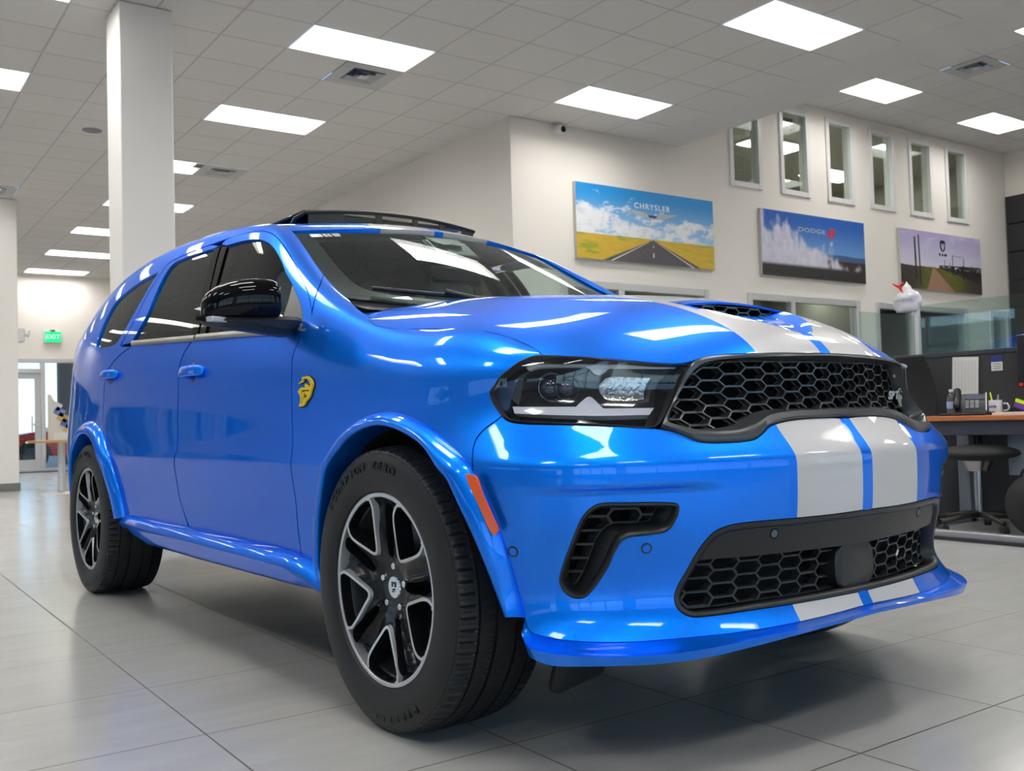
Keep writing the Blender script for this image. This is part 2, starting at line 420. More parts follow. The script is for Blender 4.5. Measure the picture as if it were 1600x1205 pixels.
for (i, q), pl in zip(ucell, place):
    troffer(GX0+(i+1)*TL, GY0+(q+.5)*TL, ZU-.002, 'recessed light in the higher ceiling '+pl, 'recessed lights of the higher ceiling')
# --- air vents
M_ventw = mat('vent_white', (.45, .45, .45), .5); M_ventd = mat('vent_slot_dark', (.03, .03, .035), .8)
def vent(cx, cy, z, label):
    t = thing('air_vent', label, 'air vent', (cx, cy, z), 0, 'square ceiling air vents')
    bm = BM(); box(bm, (0, 0, .10), (TL-.01, TL-.01, .01)); obj('backing', bm, M_ventd, t)
    bm = BM(); s = TL/2-.004
    for r0, r1, z0, z1 in ((s, s-.13, 0, .002), (s-.13, s-.16, .0, .03), (.19-.03, .165-.045, -.008, .03), (.115-.02, .085-.03, -.012, .028), (.05, 0, -.012, -.012)):
        def rg(r, zz): return [bm.verts.new((a*r, b_*r, zz)) for a, b_ in ((-1, -1), (1, -1), (1, 1), (-1, 1))]
        A = rg(r0, z0)
        if r1 > 0:
            B_ = rg(r1, z1)
            for k in range(4): bm.faces.new((A[k], A[(k+1) % 4], B_[(k+1) % 4], B_[k]))
        else: bm.faces.new(A)
    obj('louvre', bm, M_ventw, t)
for (i, q, _), lb in zip(vents, ['square white air vent in the ceiling right of the second lamp', 'square air vent in the ceiling between the third and fourth lamps behind the column', 'air vent in the ceiling above the far left column']):
    vent(GX0+(i+.5)*TL, GY0+(q+.5)*TL, ZC-.003, lb)
vent(GX0+(uv_[0]+.5)*TL, GY0+(uv_[1]+.5)*TL, ZU-.003, 'square air vent in the higher ceiling at top right')
bm = BM(); lathe(bm, [(.001, -.006), (.085, -.006), (.105, -.002), (.11, .003)], 32)
o = obj('ceiling_speaker', bm, mat('speaker_grille_grey', (.2, .2, .24), .7), smooth=True, loc=(2.49, 11.75, ZC-.002)); tag(o, 'round grey ceiling speaker left of the white column', 'speaker')
bm = BM(); lathe(bm, [(.001, -.05), (.03, -.045), (.05, -.02), (.055, 0)], 24)
o = obj('smoke_detector', bm, M_white, smooth=True, loc=(2.3, 18.6, ZC-.001)); tag(o, 'small white smoke detector on the ceiling beside the far left column', 'smoke detector')
# --- walls with openings: cut into cells
def wall_cells(name, axis, pos, th, a0, a1, z0, z1, holes, m):
    As = sorted({a0, a1, *[h[0] for h in holes], *[h[1] for h in holes]}); Zs = sorted({z0, z1, *[h[2] for h in holes], *[h[3] for h in holes]})
    full = {}
    for i in range(len(As)-1):
        for k in range(len(Zs)-1):
            ca = (As[i]+As[i+1])/2; cz = (Zs[k]+Zs[k+1])/2
            full[i, k] = not any(h[0] < ca < h[1] and h[2] < cz < h[3] for h in holes)
    vl = []; V = {}; F = []
    def v(a, d, z):
        p = (a, pos+d, z) if axis == 'x' else (pos+d, a, z); q = tuple(round(t, 4) for t in p)
        if q not in V: V[q] = len(vl); vl.append(p)
        return V[q]
    for (i, k), f in full.items():
        if not f: continue
        A, B_, C_, D = As[i], As[i+1], Zs[k], Zs[k+1]
        for d in (0, th): F.append((v(A, d, C_), v(B_, d, C_), v(B_, d, D), v(A, d, D)))
        for (di, dk), (p, q) in {(-1, 0): ((A, C_), (A, D)), (1, 0): ((B_, C_), (B_, D)), (0, -1): ((A, C_), (B_, C_)), (0, 1): ((A, D), (B_, D))}.items():
            if not full.get((i+di, k+dk), False): F.append((v(p[0], 0, p[1]), v(q[0], 0, q[1]), v(q[0], th, q[1]), v(p[0], th, p[1])))
    bm = BM(); vs = [bm.verts.new(p) for p in vl]
    for f in F: bm.faces.new([vs[t] for t in f])
    return struct(name, bm, m)
HW = [(9.94+1.0335*k, 10.54+1.0335*k, 3.91, 5.11) for k in range(6)]
LW = [(7.02, 9.41, 0, 2.43), (10.21, 12.62, 0, 2.43), (13.06, 15.54, 0, 2.43), (16.27, 16.86, .9, 2.43)]
wall_cells('wall_front', 'x', YF, .16, XR, XE, 0, ZU+.1, HW+LW, M_wall)
wall_cells('wall_return', 'y', XR, .16, YF+.16, YB, 0, ZC+.1, [], M_wall)
BW = [(-8.2, -4.4, 0, 2.42), (-3.9, -.2, 0, 2.42), (.3, 6.1, 0, 2.42)]
wall_cells('wall_back', 'x', YB, .2, XL, XR, 0, ZC+.1, BW, M_wall)
LF = [(-4.9, -1, .1, 3.2), (0, 5.2, .1, 3.2), (7.5, 10.5, .1, 3.2), (12, 19, .1, 3.2)]
wall_cells('wall_left', 'y', XL-.2, .2, YN, YB, 0, ZC+.1, LF, M_wall)
NW = [(-7.5, -1.5, .1, 3.4), (-.8, 6.8, .1, 3.4), (8.5, 15.5, .1, 3.4)]
wall_cells('wall_near', 'x', YN-.2, .2, XL, XE, 0, ZU+.1, NW, M_wall)
wall_cells('wall_right', 'y', XE, .16, YN, YF+4, 0, ZU+.1, [], M_wall)
# frames and panes
nwin = [0]; ndoor = [0]
def pane_set(axis, pos, a0, a1, z0, z1, mull=(), trans=(), fw=.05, fd=.07, m=M_white, kind='window', glass=True, gl=None, proud=.02):
    """frame with mullions at the given positions and one pane of glass"""
    n = nwin if kind == 'window' else ndoor; n[0] += 1
    bm = BM()
    def bar(a, b_, c_, d):
        cx, cz = (a+b_)/2, (c_+d)/2
        p = (cx, pos+fd/2-proud, cz) if axis == 'x' else (pos+fd/2-proud, cx, cz); s = (b_-a, fd, d-c_) if axis == 'x' else (fd, b_-a, d-c_)
        box(bm, p, s)
    zb_ = z0-(fw*.3 if z0 > .2 else 0); bar(a0-fw*.3, a0+fw*.7, zb_, z1+fw*.3); bar(a1-fw*.7, a1+fw*.3, zb_, z1+fw*.3); bar(a0+fw*.7, a1-fw*.7, z1-fw*.7, z1+fw*.3)
    bar(a0+fw*.7, a1-fw*.7, z0-(fw*.3 if z0 > .2 else 0), z0+fw*.7)
    for q in mull: bar(q-fw/2, q+fw/2, z0+fw*.7, z1-fw*.7)
    for (z, p, q) in trans: bar(p, q, z-fw/2, z+fw/2)
    f = tag(obj('%s_%d' % (kind, n[0]), bm, m, bevel=.004, segs=1), kind='structure')
    if glass:
        bm = BM(); p = ((a0+a1)/2, pos+fd*.6-proud, (z0+z1)/2); s = (a1-a0-fw, .008, z1-z0-fw)
        if axis == 'y': p = (p[1], p[0], p[2]); s = (s[1], s[0], s[2])
        box(bm, p, s); obj('pane', bm, gl or M_glass, f)
    return f
for h in HW: pane_set('x', YF, *h, fw=.075, fd=.09, proud=.025)
M_blind = mat('grey_olive_blind', (.20, .195, .165), .7); M_blind2 = mat('dark_brown_post', (.10, .085, .07), .6)
pane_set('x', YF, *LW[0], mull=(7.92,), fw=.09, fd=.1, m=M_alu)
pane_set('x', YF, *LW[1], mull=(11.11,), fw=.09, fd=.1, m=M_alu)
pane_set('x', YF, *LW[2], mull=(14.0,), fw=.09, fd=.1, m=M_alu)
pane_set('x', YF, *LW[3], fw=.09, fd=.1, m=M_alu)
pane_set('x', YB, *BW[2], mull=(.95, 1.95, 3.84, 5.0), trans=((2.18, .3, 3.8), (.90, 3.88, 6.05)), fw=.09, fd=.12, m=M_alu)
pane_set('x', YB, *BW[0], mull=(-6.9, -5.6), fw=.09, fd=.12, m=M_alu); pane_set('x', YB, *BW[1], mull=(-2.6, -1.3), fw=.09, fd=.12, m=M_alu)
for h in LF: pane_set('y', XL-.2, *h, mull=[h[0]+(h[1]-h[0])*k/3 for k in (1, 2)], trans=((2.4, h[0], h[1]),), fw=.08, fd=.12, m=M_alu, proud=-.06)
for h in NW: pane_set('x', YN-.2, *h, mull=[h[0]+(h[1]-h[0])*k/4 for k in (1, 2, 3)], trans=((2.4, h[0], h[1]),), fw=.08, fd=.12, m=M_alu, proud=-.06)
# glazed door leaf at the far left of the back wall
ndoor[0] += 1; bm = BM(); z1 = 2.13
for a, b_, c_, d in ((2.6, 2.72, 0, z1), (3.68, 3.80, 0, z1), (2.72, 3.68, 0, .26), (2.72, 3.68, z1-.12, z1)): box(bm, ((a+b_)/2, YB+.05, (c_+d)/2), (b_-a, .05, d-c_))
dl = tag(obj('door_1', bm, M_alu, bevel=.004, segs=1), kind='structure')
bm = BM(); box(bm, (3.62, YB-.01, 1.02), (.03, .04, .36)); box(bm, (3.70, YB-.0, 1.02), (.12, .03, .03)); obj('door_handle', bm, M_white, dl)
bm = BM(); box(bm, (3.4, YB-.25, .004), (2.0, .5, .01)); struct('trim_2', bm, M_dark)   # threshold mat strip
# columns
M_col = mat('column_white_paint', (.90, .87, .84), .6, noise=(.01, 2), bump=(.10, 70, .001))
def column(x0, x1, y0, y1, n):
    bm = BM(); box(bm, ((x0+x1)/2, (y0+y1)/2, ZC/2), (x1-x0, y1-y0, ZC-.004)); c_ = struct('trim_%d' % n, bm, M_col, bevel=.012, segs=2)
    bm = BM(); t = .012; box(bm, ((x0+x1)/2, (y0+y1)/2, .06), (x1-x0+2*t, y1-y0+2*t, .115)); obj('column_base', bm, mat('base_cove_grey', (.2, .2, .19), .5), c_)
column(1.91, 2.33, 8.03, 8.45, 3); column(1.88, 2.29, 15.8, 16.22, 4)
# skirting
bm = BM(); box(bm, (XR-.01, (YF+YB)/2, .05), (.02, YB-YF-.1, .10)); struct('baseboard_return', bm, mat('base_cove_grey'))
# black slat wall at the far right
bm = BM()
for k in range(9): box(bm, (XE-.04, 6.2, .26+k*.497), (.06, 5.38, .475))
box(bm, (XE-.015, 6.2, 2.25), (.03, 5.4, 4.3)); struct('trim_5', bm, mat('black_slat_panel', (.018, .018, .02), .45), bevel=.004)
# rooms behind the front wall
M_inroom = mat('office_olive_wall', (.30, .29, .245), .8)
M_inceil = mat('office_ceiling', (.42, .40, .35), .8)
def room(x0, x1, y0, y1, z0, z1, name, m):
    t = .05
    for c_, s_ in ((((x0+x1)/2, y1+t/2, (z0+z1)/2), (x1-x0, t, z1-z0)), ((x0-t/2, (y0+y1)/2, (z0+z1)/2), (t, y1-y0, z1-z0)), ((x1+t/2, (y0+y1)/2, (z0+z1)/2), (t, y1-y0, z1-z0))):
        bm = BM(); box(bm, c_, s_); struct(name, bm, m)
    if z0 > 1: bm = BM(); box(bm, ((x0+x1)/2, (y0+y1)/2, z0-t/2), (x1-x0, y1-y0, t)); struct('floor_upstairs', bm, m)
    bm = BM(); box(bm, ((x0+x1)/2, (y0+y1)/2, z1+t/2), (x1-x0, y1-y0, t)); struct('ceiling', bm, M_inceil)
room(6.6, 16.9, YF+.17, 13.6, 3.3, 5.2, 'wall_upstairs', M_inroom)
room(6.6, 9.9, YF+.17, 12.6, 0, 2.75, 'wall_office_1', M_inroom); room(10.0, 12.8, YF+.17, 12.6, 0, 2.75, 'wall_office_2', M_inroom); room(12.95, 16.95, YF+.17, 12.6, 0, 2.75, 'wall_office_3', M_inroom)
M_lens2 = mat('office_lamp_diffuser', (.9, .9, .9), .5, emit=(1.0, .96, .86), estr=18.0)
def strip_light(x, y, z, sx, sy, label):
    t = thing('strip_light', label, 'ceiling light', (x, y, z), 0, 'office ceiling lights behind glass')
    bm = BM(); box(bm, (0, 0, -.015), (sx, sy, .03)); obj('housing', bm, M_tray, t, bevel=.004); bm = BM(); box(bm, (0, 0, -.035), (sx-.04, sy-.04, .012)); obj('diffuser', bm, M_lens2, t)
strip_light(10.6, 10.6, 5.195, 1.2, .5, 'office lamp seen through the leftmost high window'); strip_light(12.6, 10.4, 5.195, 1.2, .5, 'office lamp seen high in the second high window from the left')
strip_light(15.2, 11.2, 5.195, 1.2, .6, 'wide office lamp seen through the fourth high window from the left'); strip_light(8.4, 10.6, 2.75, 1.2, .3, 'office lamp behind the leftmost lower window')
strip_light(12.2, 9.75, 2.75, 1.3, .16, 'long strip lamp along the top of the middle lower window'); strip_light(15.6, 10.6, 2.75, 1.2, .3, 'office lamp behind the wide right lower window')
# things seen through the glass
def blinds(x0, x1, z0, z1, y, label, m):
    t = thing('window_blind', label, 'blind', (x0, y, z0), 0, 'blinds behind the wall windows')
    bm = BM(); n = int((z1-z0)/.035)
    for k in range(n): box(bm, ((x1-x0)/2, 0, k*.035+.01), (x1-x0, .026, .002), (.5, 0, 0))
    o = obj('slat', bm, m, t); o['kind'] = 'stuff'
    bm = BM(); box(bm, ((x1-x0)/2, 0, z1-z0), (x1-x0, .04, .05)); obj('head_rail', bm, m, t)
blinds(10.0, 10.5, 4.0, 5.06, YF+.22, 'half open blind behind the leftmost high window', M_blind)
blinds(11.03, 11.52, 4.6, 5.06, YF+.22, 'short blind behind the second high window from the left', M_blind)
def cabinet(name, label, cat, x, y, z, sx, sy, sz, m, grp=None):
    t = thing(name, label, cat, (x, y, z), 0, grp)
    bm = BM(); box(bm, (0, 0, sz/2), (sx, sy, sz)); obj('body', bm, m, t, bevel=.008)
    for k in range(2):
        bm = BM(); box(bm, ((k-.5)*sx*.49, -sy/2-.008, sz/2), (sx*.47, .016, sz*.94)); d = obj('door', bm, m, t, bevel=.003)
        bm = BM(); box(bm, ((k-.5)*sx*.08, -sy/2-.03, sz*.6), (.015, .03, .12)); obj('handle', bm, M_alu, d)
cabinet('cupboard', 'dark cupboard behind the third high window', 'cupboard', 13.3, 12.8, 3.3, 2.2, .45, 1.35, mat('dark_brown_wood', (.05, .035, .03), .5))
cabinet('cupboard', 'reddish cupboard behind the right high windows', 'cupboard', 15.9, 12.6, 3.3, 1.5, .5, 1.0, mat('red_brown_wood', (.20, .045, .03), .5))
cabinet('cupboard', 'dark low cupboard behind the middle lower window', 'cupboard', 12.0, 12.2, 0, 1.4, .5, 1.6, mat('dark_brown_wood'))
cabinet('cupboard', 'tall grey cupboard behind the leftmost lower window', 'cupboard', 9.1, 12.2, 0, 1.0, .5, 1.9, mat('grey_laminate', (.12, .12, .125), .5))
# trailing plant in the right-hand high window
cabinet('cupboard', 'low cupboard under the plant in the rightmost high window', 'cupboard', 15.5, 9.42, 3.3, 1.0, .42, .65, mat('dark_brown_wood'))
t = thing('potted_plant', 'trailing green plant in the rightmost high window', 'plant', (15.45, 9.35, 3.95))
bm = BM(); lathe(bm, [(.001, 0), (.10, 0), (.13, .18), (.115, .18), (.10, .15), (.001, .15)], 24); obj('pot', bm, mat('terracotta', (.35, .12, .05), .7), t, smooth=True)
bm = BM(); rnd = random.Random(3)
for k in range(90):
    a = rnd.uniform(0, 6.28); r_ = rnd.uniform(.03, .22); p = Vector((math.cos(a)*r_, math.sin(a)*r_*.7, .15+rnd.uniform(-.02, .55)*(1-r_*1.5)))
    M = Matrix.Translation(p) @ Euler((rnd.uniform(-1, 1), rnd.uniform(-1, 1), a)).to_matrix().to_4x4(); L = rnd.uniform(.05, .11)
    q = [bm.verts.new(M @ Vector(c_)) for c_ in ((0, 0, 0), (L*.5, L*.32, .01), (L, 0, -.015), (L*.5, -L*.32, .01))]; bm.faces.new(q)
obj('foliage', bm, mat('leaf_green', (.10, .28, .02), .5), t)
# wall clutter: cctv camera
t = thing('security_camera', 'small white dome security camera under the ceiling, left of the pictures', 'camera', (6.99, YF, 4.19))
bm = BM(); cyl(bm, (0, 0, 0), (0, -.04, 0), .055); obj('mount', bm, M_white, t, smooth='auto')
bm = BM(); bmesh.ops.create_uvsphere(bm, u_segments=24, v_segments=16, radius=.058, matrix=Matrix.Translation((0, -.065, 0))); obj('ball', bm, M_white, t, smooth=True)
bm = BM(); cyl(bm, (.012, -.10, -.004), (.02, -.128, -.006), .034); obj('lens', bm, mat('black_gloss', (.004, .004, .004), .08), t, smooth='auto')
t = thing('emergency_light', 'small white box lamp on the right side of the far left column', 'wall lamp', (2.29, 15.95, 2.28))
bm = BM(); box(bm, (.05, 0, 0), (.10, .2, .2)); obj('housing', bm, M_white, t, bevel=.01); bm = BM(); cyl(bm, (.1, -.05, .03), (.16, -.07, .02), .04, .055); obj('lamp_head', bm, M_white, t, smooth='auto')
# exit sign hanging at the back
t = thing('exit_sign', 'green lit exit sign hanging above the back doors', 'sign', (4.04, 23.17, 2.80))
bm = BM(); box(bm, (0, 0, .12), (.36, .05, .26)); obj('housing', bm, M_white, t, bevel=.008)
bm = BM(); box(bm, (0, -.027, .12), (.33, .006, .23)); obj('face', bm, mat('green_lit_face', (.0, .35, .10), .4, emit=(.0, .75, .22), estr=.9), t)
text_obj('lettering', 'EXIT', .14, mat('pale_green_letters', (.6, 1, .7), .4, emit=(.5, 1, .6), estr=1.0), t, Matrix.Translation((0, -.032, .12)) @ Matrix.Rotation(math.pi/2, 4, 'X'))
bm = BM(); cyl(bm, (0, 0, .24), (0, 0, .27), .05); obj('mount', bm, M_dark, t)
# --- outside
M_asph = mat('asphalt', (.22, .22, .22), .9, noise=(.1, 30))
bm = BM(); box(bm, (0, 0, -.16), (160, 160, .1)); o = tag(obj('ground', bm, M_asph), kind='structure')
bm = BM(); box(bm, (4.2, 24.3, -.055), (12, 1.8, .1)); struct('trim_6', bm, mat('pale_concrete', (.5, .49, .46), .85))
bm = BM(); box(bm, (11.4, 31.4, 2.6), (11.6, .3, 5.4)); struct('wall_added_backdrop', bm, mat('dark_backdrop_wall', (.045, .047, .05), .8))  # dark wall added outside so the right-hand back pane looks dark
for x0, x1 in ((-8.9, -4.1), (-4.0, 2.3)):  # unseen dark boxes added so the car's flank reflects a dark band
    for c_, s_ in ((((x0+x1)/2, 27.5, 1.6), (x1-x0, .1, 3.3)), ((x0, 25.45, 1.6), (.1, 4.0, 3.3)), ((x1, 25.45, 1.6), (.1, 4.0, 3.3)), (((x0+x1)/2, 25.45, 3.3), (x1-x0, 4.1, .1))):
        bm = BM(); box(bm, c_, s_); struct('wall_added_dark_box', bm, mat('dark_backdrop_wall'))
M_green = mat('hedge_green', (.05, .13, .03), .9, noise=(.5, 3))
for k, (x, y, s_) in enumerate(((-8, 44, 3.2), (14.5, 50, 2.2), (20, 54, 3.4), (-15, 42, 3.0), (-26, -2, 3.5), (-27, 9, 3.0), (-24, 17, 3.2))):
    t = thing('tree', ['round green tree outside beyond the left back windows', 'smaller green tree outside behind the added dark wall', 'tall green tree outside right of the added dark wall', 'green tree outside at the far left'][min(k, 3)] if k < 4 else ['', '', '', '', 'green tree outside the left windows, nearest the camera', 'green tree outside the left windows, middle one', 'green tree outside the left windows, farthest one'][k], 'tree', (x, y, -.1), 0, 'trees outside')
    bm = BM(); cyl(bm, (0, 0, 0), (0, 0, s_), .16, .09, 10); obj('trunk', bm, mat('bark', (.10, .07, .05), .9), t)
    bm = BM(); bmesh.ops.create_icosphere(bm, subdivisions=4, radius=s_*.62, matrix=Matrix.Translation((0, 0, s_*1.15)))
    from mathutils import noise as mn
    for v in bm.verts: v.co += v.normal*mn.noise(v.co*1.6+Vector((k, 0, 0)))*s_*.22+v.normal*mn.noise(v.co*5)*s_*.10
    obj('crown', bm, M_green, t)
bm = BM(); box(bm, (-30, 6, 2.2), (6, 40, 4.6)); struct('wall_across_street', bm, mat('pale_building', (.5, .5, .52), .8))
# ================================================================== pictures on the wall
def poster(name, label, x0, x1, z0, z1, build):
    t = thing(name, label, 'picture', ((x0+x1)/2, YF, (z0+z1)/2), 0, 'canvas prints on the picture wall')
    bm = BM(); box(bm, (0, -.025, 0), (x1-x0, .045, z1-z0)); obj('canvas_edge', bm, mat('canvas_side_white', (.5, .49, .47), .7), t, bevel=.003)
    m = bpy.data.materials.new(name+'_print'); m.use_nodes = True; g = NB(m); b = m.node_tree.nodes['Principled BSDF']; b.inputs['Roughness'].default_value = .5
    vec, X, Y, Z = g.xyz(); build(g, b, vec, X, Z)
    bm = BM(); box(bm, (0, -.0495, 0), (x1-x0-.006, .003, z1-z0-.006)); obj('printed_face', bm, m, t); return t
def sm_mask(g, v, a, b2): return g.smooth(v, a, b2)
def art_road(g, b, vec, X, Z):
    # half size 1.15 x .455
    c = g.mix(g.smooth(Z, -.25, .42), (.36, .58, .80), (.0, .24, .62))
    v2 = g.comb(g.m('MULTIPLY', X, 1.0), 0.0, g.m('MULTIPLY', Z, 2.4)); n = g.noise(v2, 2.6, 8, .62)
    band = g.m('MULTIPLY', g.smooth(Z, .38, .02), .20); left = g.m('MULTIPLY', g.smooth(X, .3, -1.1), .09)
    cl = g.smooth(g.m('ADD', g.m('ADD', n, band), left), .64, .76); c = g.mix(cl, c, (.78, .80, .84)); c = g.mix(g.m('MULTIPLY', g.smooth(g.noise(v2, 5, 6), .5, .7), g.m('MULTIPLY', cl, .5)), c, (.50, .56, .68))
    hz = g.m('ADD', -.155, g.m('MULTIPLY', g.noise(vec, 1.2, 2), .02))
    f = g.mix(g.noise(g.comb(X, 0.0, g.m('MULTIPLY', Z, 4)), 6, 6, .7), (.42, .27, .02), (.72, .50, .05)); f = g.mix(g.smooth(g.noise(g.comb(X, 0.0, g.m('MULTIPLY', Z, 7)), 1.6, 3), .55, .65), f, (.30, .33, .03))
    c = g.mix(g.smooth(g.m('SUBTRACT', Z, hz), .006, -.006), c, f)
    d = g.m('SUBTRACT', -.150, Z); ax = g.m('ABSOLUTE', g.m('SUBTRACT', X, .07))
    road = g.m('MULTIPLY', g.smooth(g.m('SUBTRACT', ax, g.m('MULTIPLY', d, 2.75)), .01, -.01), g.smooth(d, 0.0, .004))
    rc = g.mix(g.noise(vec, 30, 4), (.055, .05, .06), (.11, .10, .115)); c = g.mix(road, c, rc)
    e = g.m('ABSOLUTE', g.m('SUBTRACT', ax, g.m('MULTIPLY', d, 2.30))); c = g.mix(g.m('MULTIPLY', g.smooth(g.m('SUBTRACT', e, g.m('MULTIPLY', d, .05)), .004, 0.0), g.smooth(d, .02, .05)), c, (.75, .75, .75))
    das = g.m('MULTIPLY', g.smooth(g.m('SUBTRACT', ax, g.m('MULTIPLY', d, .03)), .003, 0.0), g.m('ADD', g.m('MULTIPLY', g.m('GREATER_THAN', d, .16), g.m('LESS_THAN', d, .22)), g.m('MULTIPLY', g.m('GREATER_THAN', d, .07), g.m('LESS_THAN', d, .095))))
    c = g.mix(das, c, (.75, .75, .75)); g.L.new(c, b.inputs['Base Color'])
def art_smoke(g, b, vec, X, Z):
    c = g.mix(g.smooth(Z, -.2, .42), (.13, .30, .62), (.0, .09, .42))
    c = g.mix(g.m('MULTIPLY', g.smooth(g.m('SUBTRACT', Z, g.m('MULTIPLY', g.noise(g.comb(X, 0.0), 2.5, 3), .06)), -.10, -.12), g.smooth(X, -.2, .2)), c, (.05, .10, .24))
    c = g.mix(g.smooth(Z, -.15, -.17), c, (.035, .022, .018)); c = g.mix(g.smooth(Z, -.27, -.29), c, (.028, .025, .027))
    top = g.m('SUBTRACT', .10, g.m('MULTIPLY', X, .34)); nz = g.noise(g.comb(g.m('MULTIPLY', X, 1.4), 0.0, g.m('MULTIPLY', Z, 1.0)), 3.2, 5, .5)
    s_ = g.m('ADD', g.m('SUBTRACT', top, Z), g.m('MULTIPLY', g.m('SUBTRACT', nz, .55), 1.3)); col = g.smooth(g.m('ABSOLUTE', g.m('SUBTRACT', g.m('FRACT', g.m('MULTIPLY', g.m('ADD', X, 3.02), 2.4)), .5)), .5, .05); s_ = g.m('ADD', s_, g.m('MULTIPLY', col, .14))
    s_ = g.m('MULTIPLY', g.smooth(s_, .0, .30), g.smooth(Z, -.31, -.25)); sc = g.mix(g.noise(g.comb(X, 0.0, Z), 7, 7, .65), (.32, .33, .48), (.86, .84, .92)); c = g.mix(s_, c, sc)
    g.L.new(c, b.inputs['Base Color'])
def art_track(g, b, vec, X, Z):
    c = g.mix(g.smooth(Z, -.1, .45), (.62, .60, .74), (.42, .37, .62)); c = g.mix(g.m('MULTIPLY', g.smooth(g.noise(g.comb(X, 0.0, g.m('MULTIPLY', Z, 3)), 2, 5), .5, .7), .5), c, (.66, .62, .74))
    gr = g.mix(g.noise(vec, 14, 6, .7), (.05, .05, .02), (.20, .20, .04)); gr = g.mix(g.smooth(g.m('ABSOLUTE', X), .35, .9), gr, g.mix(g.noise(vec, 25, 5), (.015, .013, .012), (.09, .075, .07)))
    c = g.mix(g.smooth(g.m('ADD', Z, g.m('MULTIPLY', g.noise(vec, 6, 3), .04)), -.07, -.085), c, gr)
    d = g.m('SUBTRACT', -.09, Z); xc = g.m('ADD', -.27, g.m('MULTIPLY', d, .55)); rd = g.m('MULTIPLY', g.smooth(g.m('SUBTRACT', g.m('ABSOLUTE', g.m('SUBTRACT', X, xc)), g.m('MULTIPLY', d, 1.05)), .02, -.02), g.smooth(d, 0.0, .01))
    rc = g.mix(g.noise(g.comb(g.m('DIVIDE', g.m('SUBTRACT', X, xc), g.m('ADD', d, .05)), 0.0, 0.0), 5, 3), (.22, .11, .07), (.42, .27, .19)); c = g.mix(rd, c, rc)
    def post(px, hw, z0_, z1_): return g.m('MULTIPLY', g.smooth(g.m('ABSOLUTE', g.m('SUBTRACT', X, g.m('ADD', px, g.m('MULTIPLY', Z, -.03)))), hw, hw*.6), g.m('MULTIPLY', g.m('GREATER_THAN', Z, z0_), g.m('LESS_THAN', Z, z1_)))
    for q in ((-.75, .028, -.30, .36), (-.64, .022, -.40, .40), (.30, .012, -.2, .13), (.62, .012, -.2, .10), (.06, .008, -.12, .05), (.22, .008, -.12, .02), (.60, .035, -.25, -.02), (.86, .008, -.1, .0)): c = g.mix(post(*q), c, (.035, .02, .018))
    fe = g.m('MULTIPLY', g.m('MULTIPLY', g.smooth(X, -.12, -.08), g.m('LESS_THAN', Z, g.m('ADD', -.05, g.m('MULTIPLY', X, .03)))), g.m('GREATER_THAN', Z, g.m('SUBTRACT', -.10, g.m('MULTIPLY', g.m('ADD', X, .1), .17)))); c = g.mix(g.m('MULTIPLY', fe, g.smooth(g.noise(g.comb(X, 0.0, g.m('MULTIPLY', Z, 3)), 12, 3), .36, .46)), c, (.03, .022, .022))
    wire = g.m('MULTIPLY', g.smooth(g.m('ABSOLUTE', g.m('SUBTRACT', Z, g.m('ADD', .12, g.m('MULTIPLY', g.m('MULTIPLY', g.m('SUBTRACT', X, .46), g.m('SUBTRACT', X, .46)), .5)))), .005, .002), g.m('MULTIPLY', g.m('GREATER_THAN', X, .30), g.m('LESS_THAN', X, .62))); c = g.mix(wire, c, (.1, .07, .07))
    g.L.new(c, b.inputs['Base Color'])
P1 = poster('picture', 'wide canvas print of a straight road through yellow fields with a winged logo', 7.21, 9.52, 2.71, 3.62, art_road)
P2 = poster('picture', 'canvas print of white tyre smoke against deep blue sky', 10.45, 12.76, 2.71, 3.63, art_smoke)
P3 = poster('picture', 'canvas print of a dirt track with fence posts under a lilac sky', 13.66, 15.97, 2.71, 3.65, art_track)
RX = Matrix.Rotation(math.pi/2, 4, 'X')
M_silver = mat('printed_silver', (.42, .44, .48), .4); M_red = mat('printed_red', (.62, .02, .02), .5); M_navy = mat('printed_navy', (.02, .04, .2), .5); M_ink = mat('printed_black', (.012, .012, .014), .5)
M_wht = mat('printed_white', (.80, .82, .84), .5)
text_obj('lettering', 'CHRYSLER', .095, M_wht, P1, Matrix.Translation((.07, -.0515, .258)) @ RX, spacing=1.25, width=.60, bold=.001)
bm = BM()
def fl(pts, y=-.0515, th=.0012):
    a = [bm.verts.new((x, y, z)) for x, z in pts]; b2 = [bm.verts.new((x, y-th, z)) for x, z in pts]; bm.faces.new(a); bm.faces.new(b2[::-1]); n = len(pts)
    for i in range(n): bm.faces.new((a[i], a[(i+1) % n], b2[(i+1) % n], b2[i]))
fl([(-.38, .205), (-.1, .19), (.0, .165), (.03, .14), (.11, .14), (.14, .165), (.24, .19), (.52, .205), (.30, .135), (.16, .115), (.07, .105), (-.02, .115), (-.16, .135)])
obj('wing_emblem', bm, M_silver, P1); bm = BM(); fl([(-.01, .158), (.15, .158), (.125, .128), (.015, .128)], -.053); obj('emblem_centre', bm, M_navy, P1)
text_obj('lettering', 'DODGE', .085, M_silver, P2, Matrix.Translation((-.07, -.0515, .235)) @ RX, spacing=1.1, width=.60, bold=.001)
for k in range(2): bm = BM(); fl([(.27+k*.075, .165), (.325+k*.075, .165), (.385+k*.075, .30), (.33+k*.075, .30)], -.0515); obj('red_slash', bm, M_red, P2)
text_obj('lettering', 'RAM', .055, M_ink, P3, Matrix.Translation((.02, -.0515, .12)) @ RX, spacing=1.3, width=.22, bold=.003)
bm = BM(); fl([(-.055, .34), (-.06, .26), (-.035, .20), (.02, .165), (.075, .20), (.10, .26), (.095, .34), (.06, .36), (-.02, .36)]); obj('shield_emblem', bm, M_ink, P3)
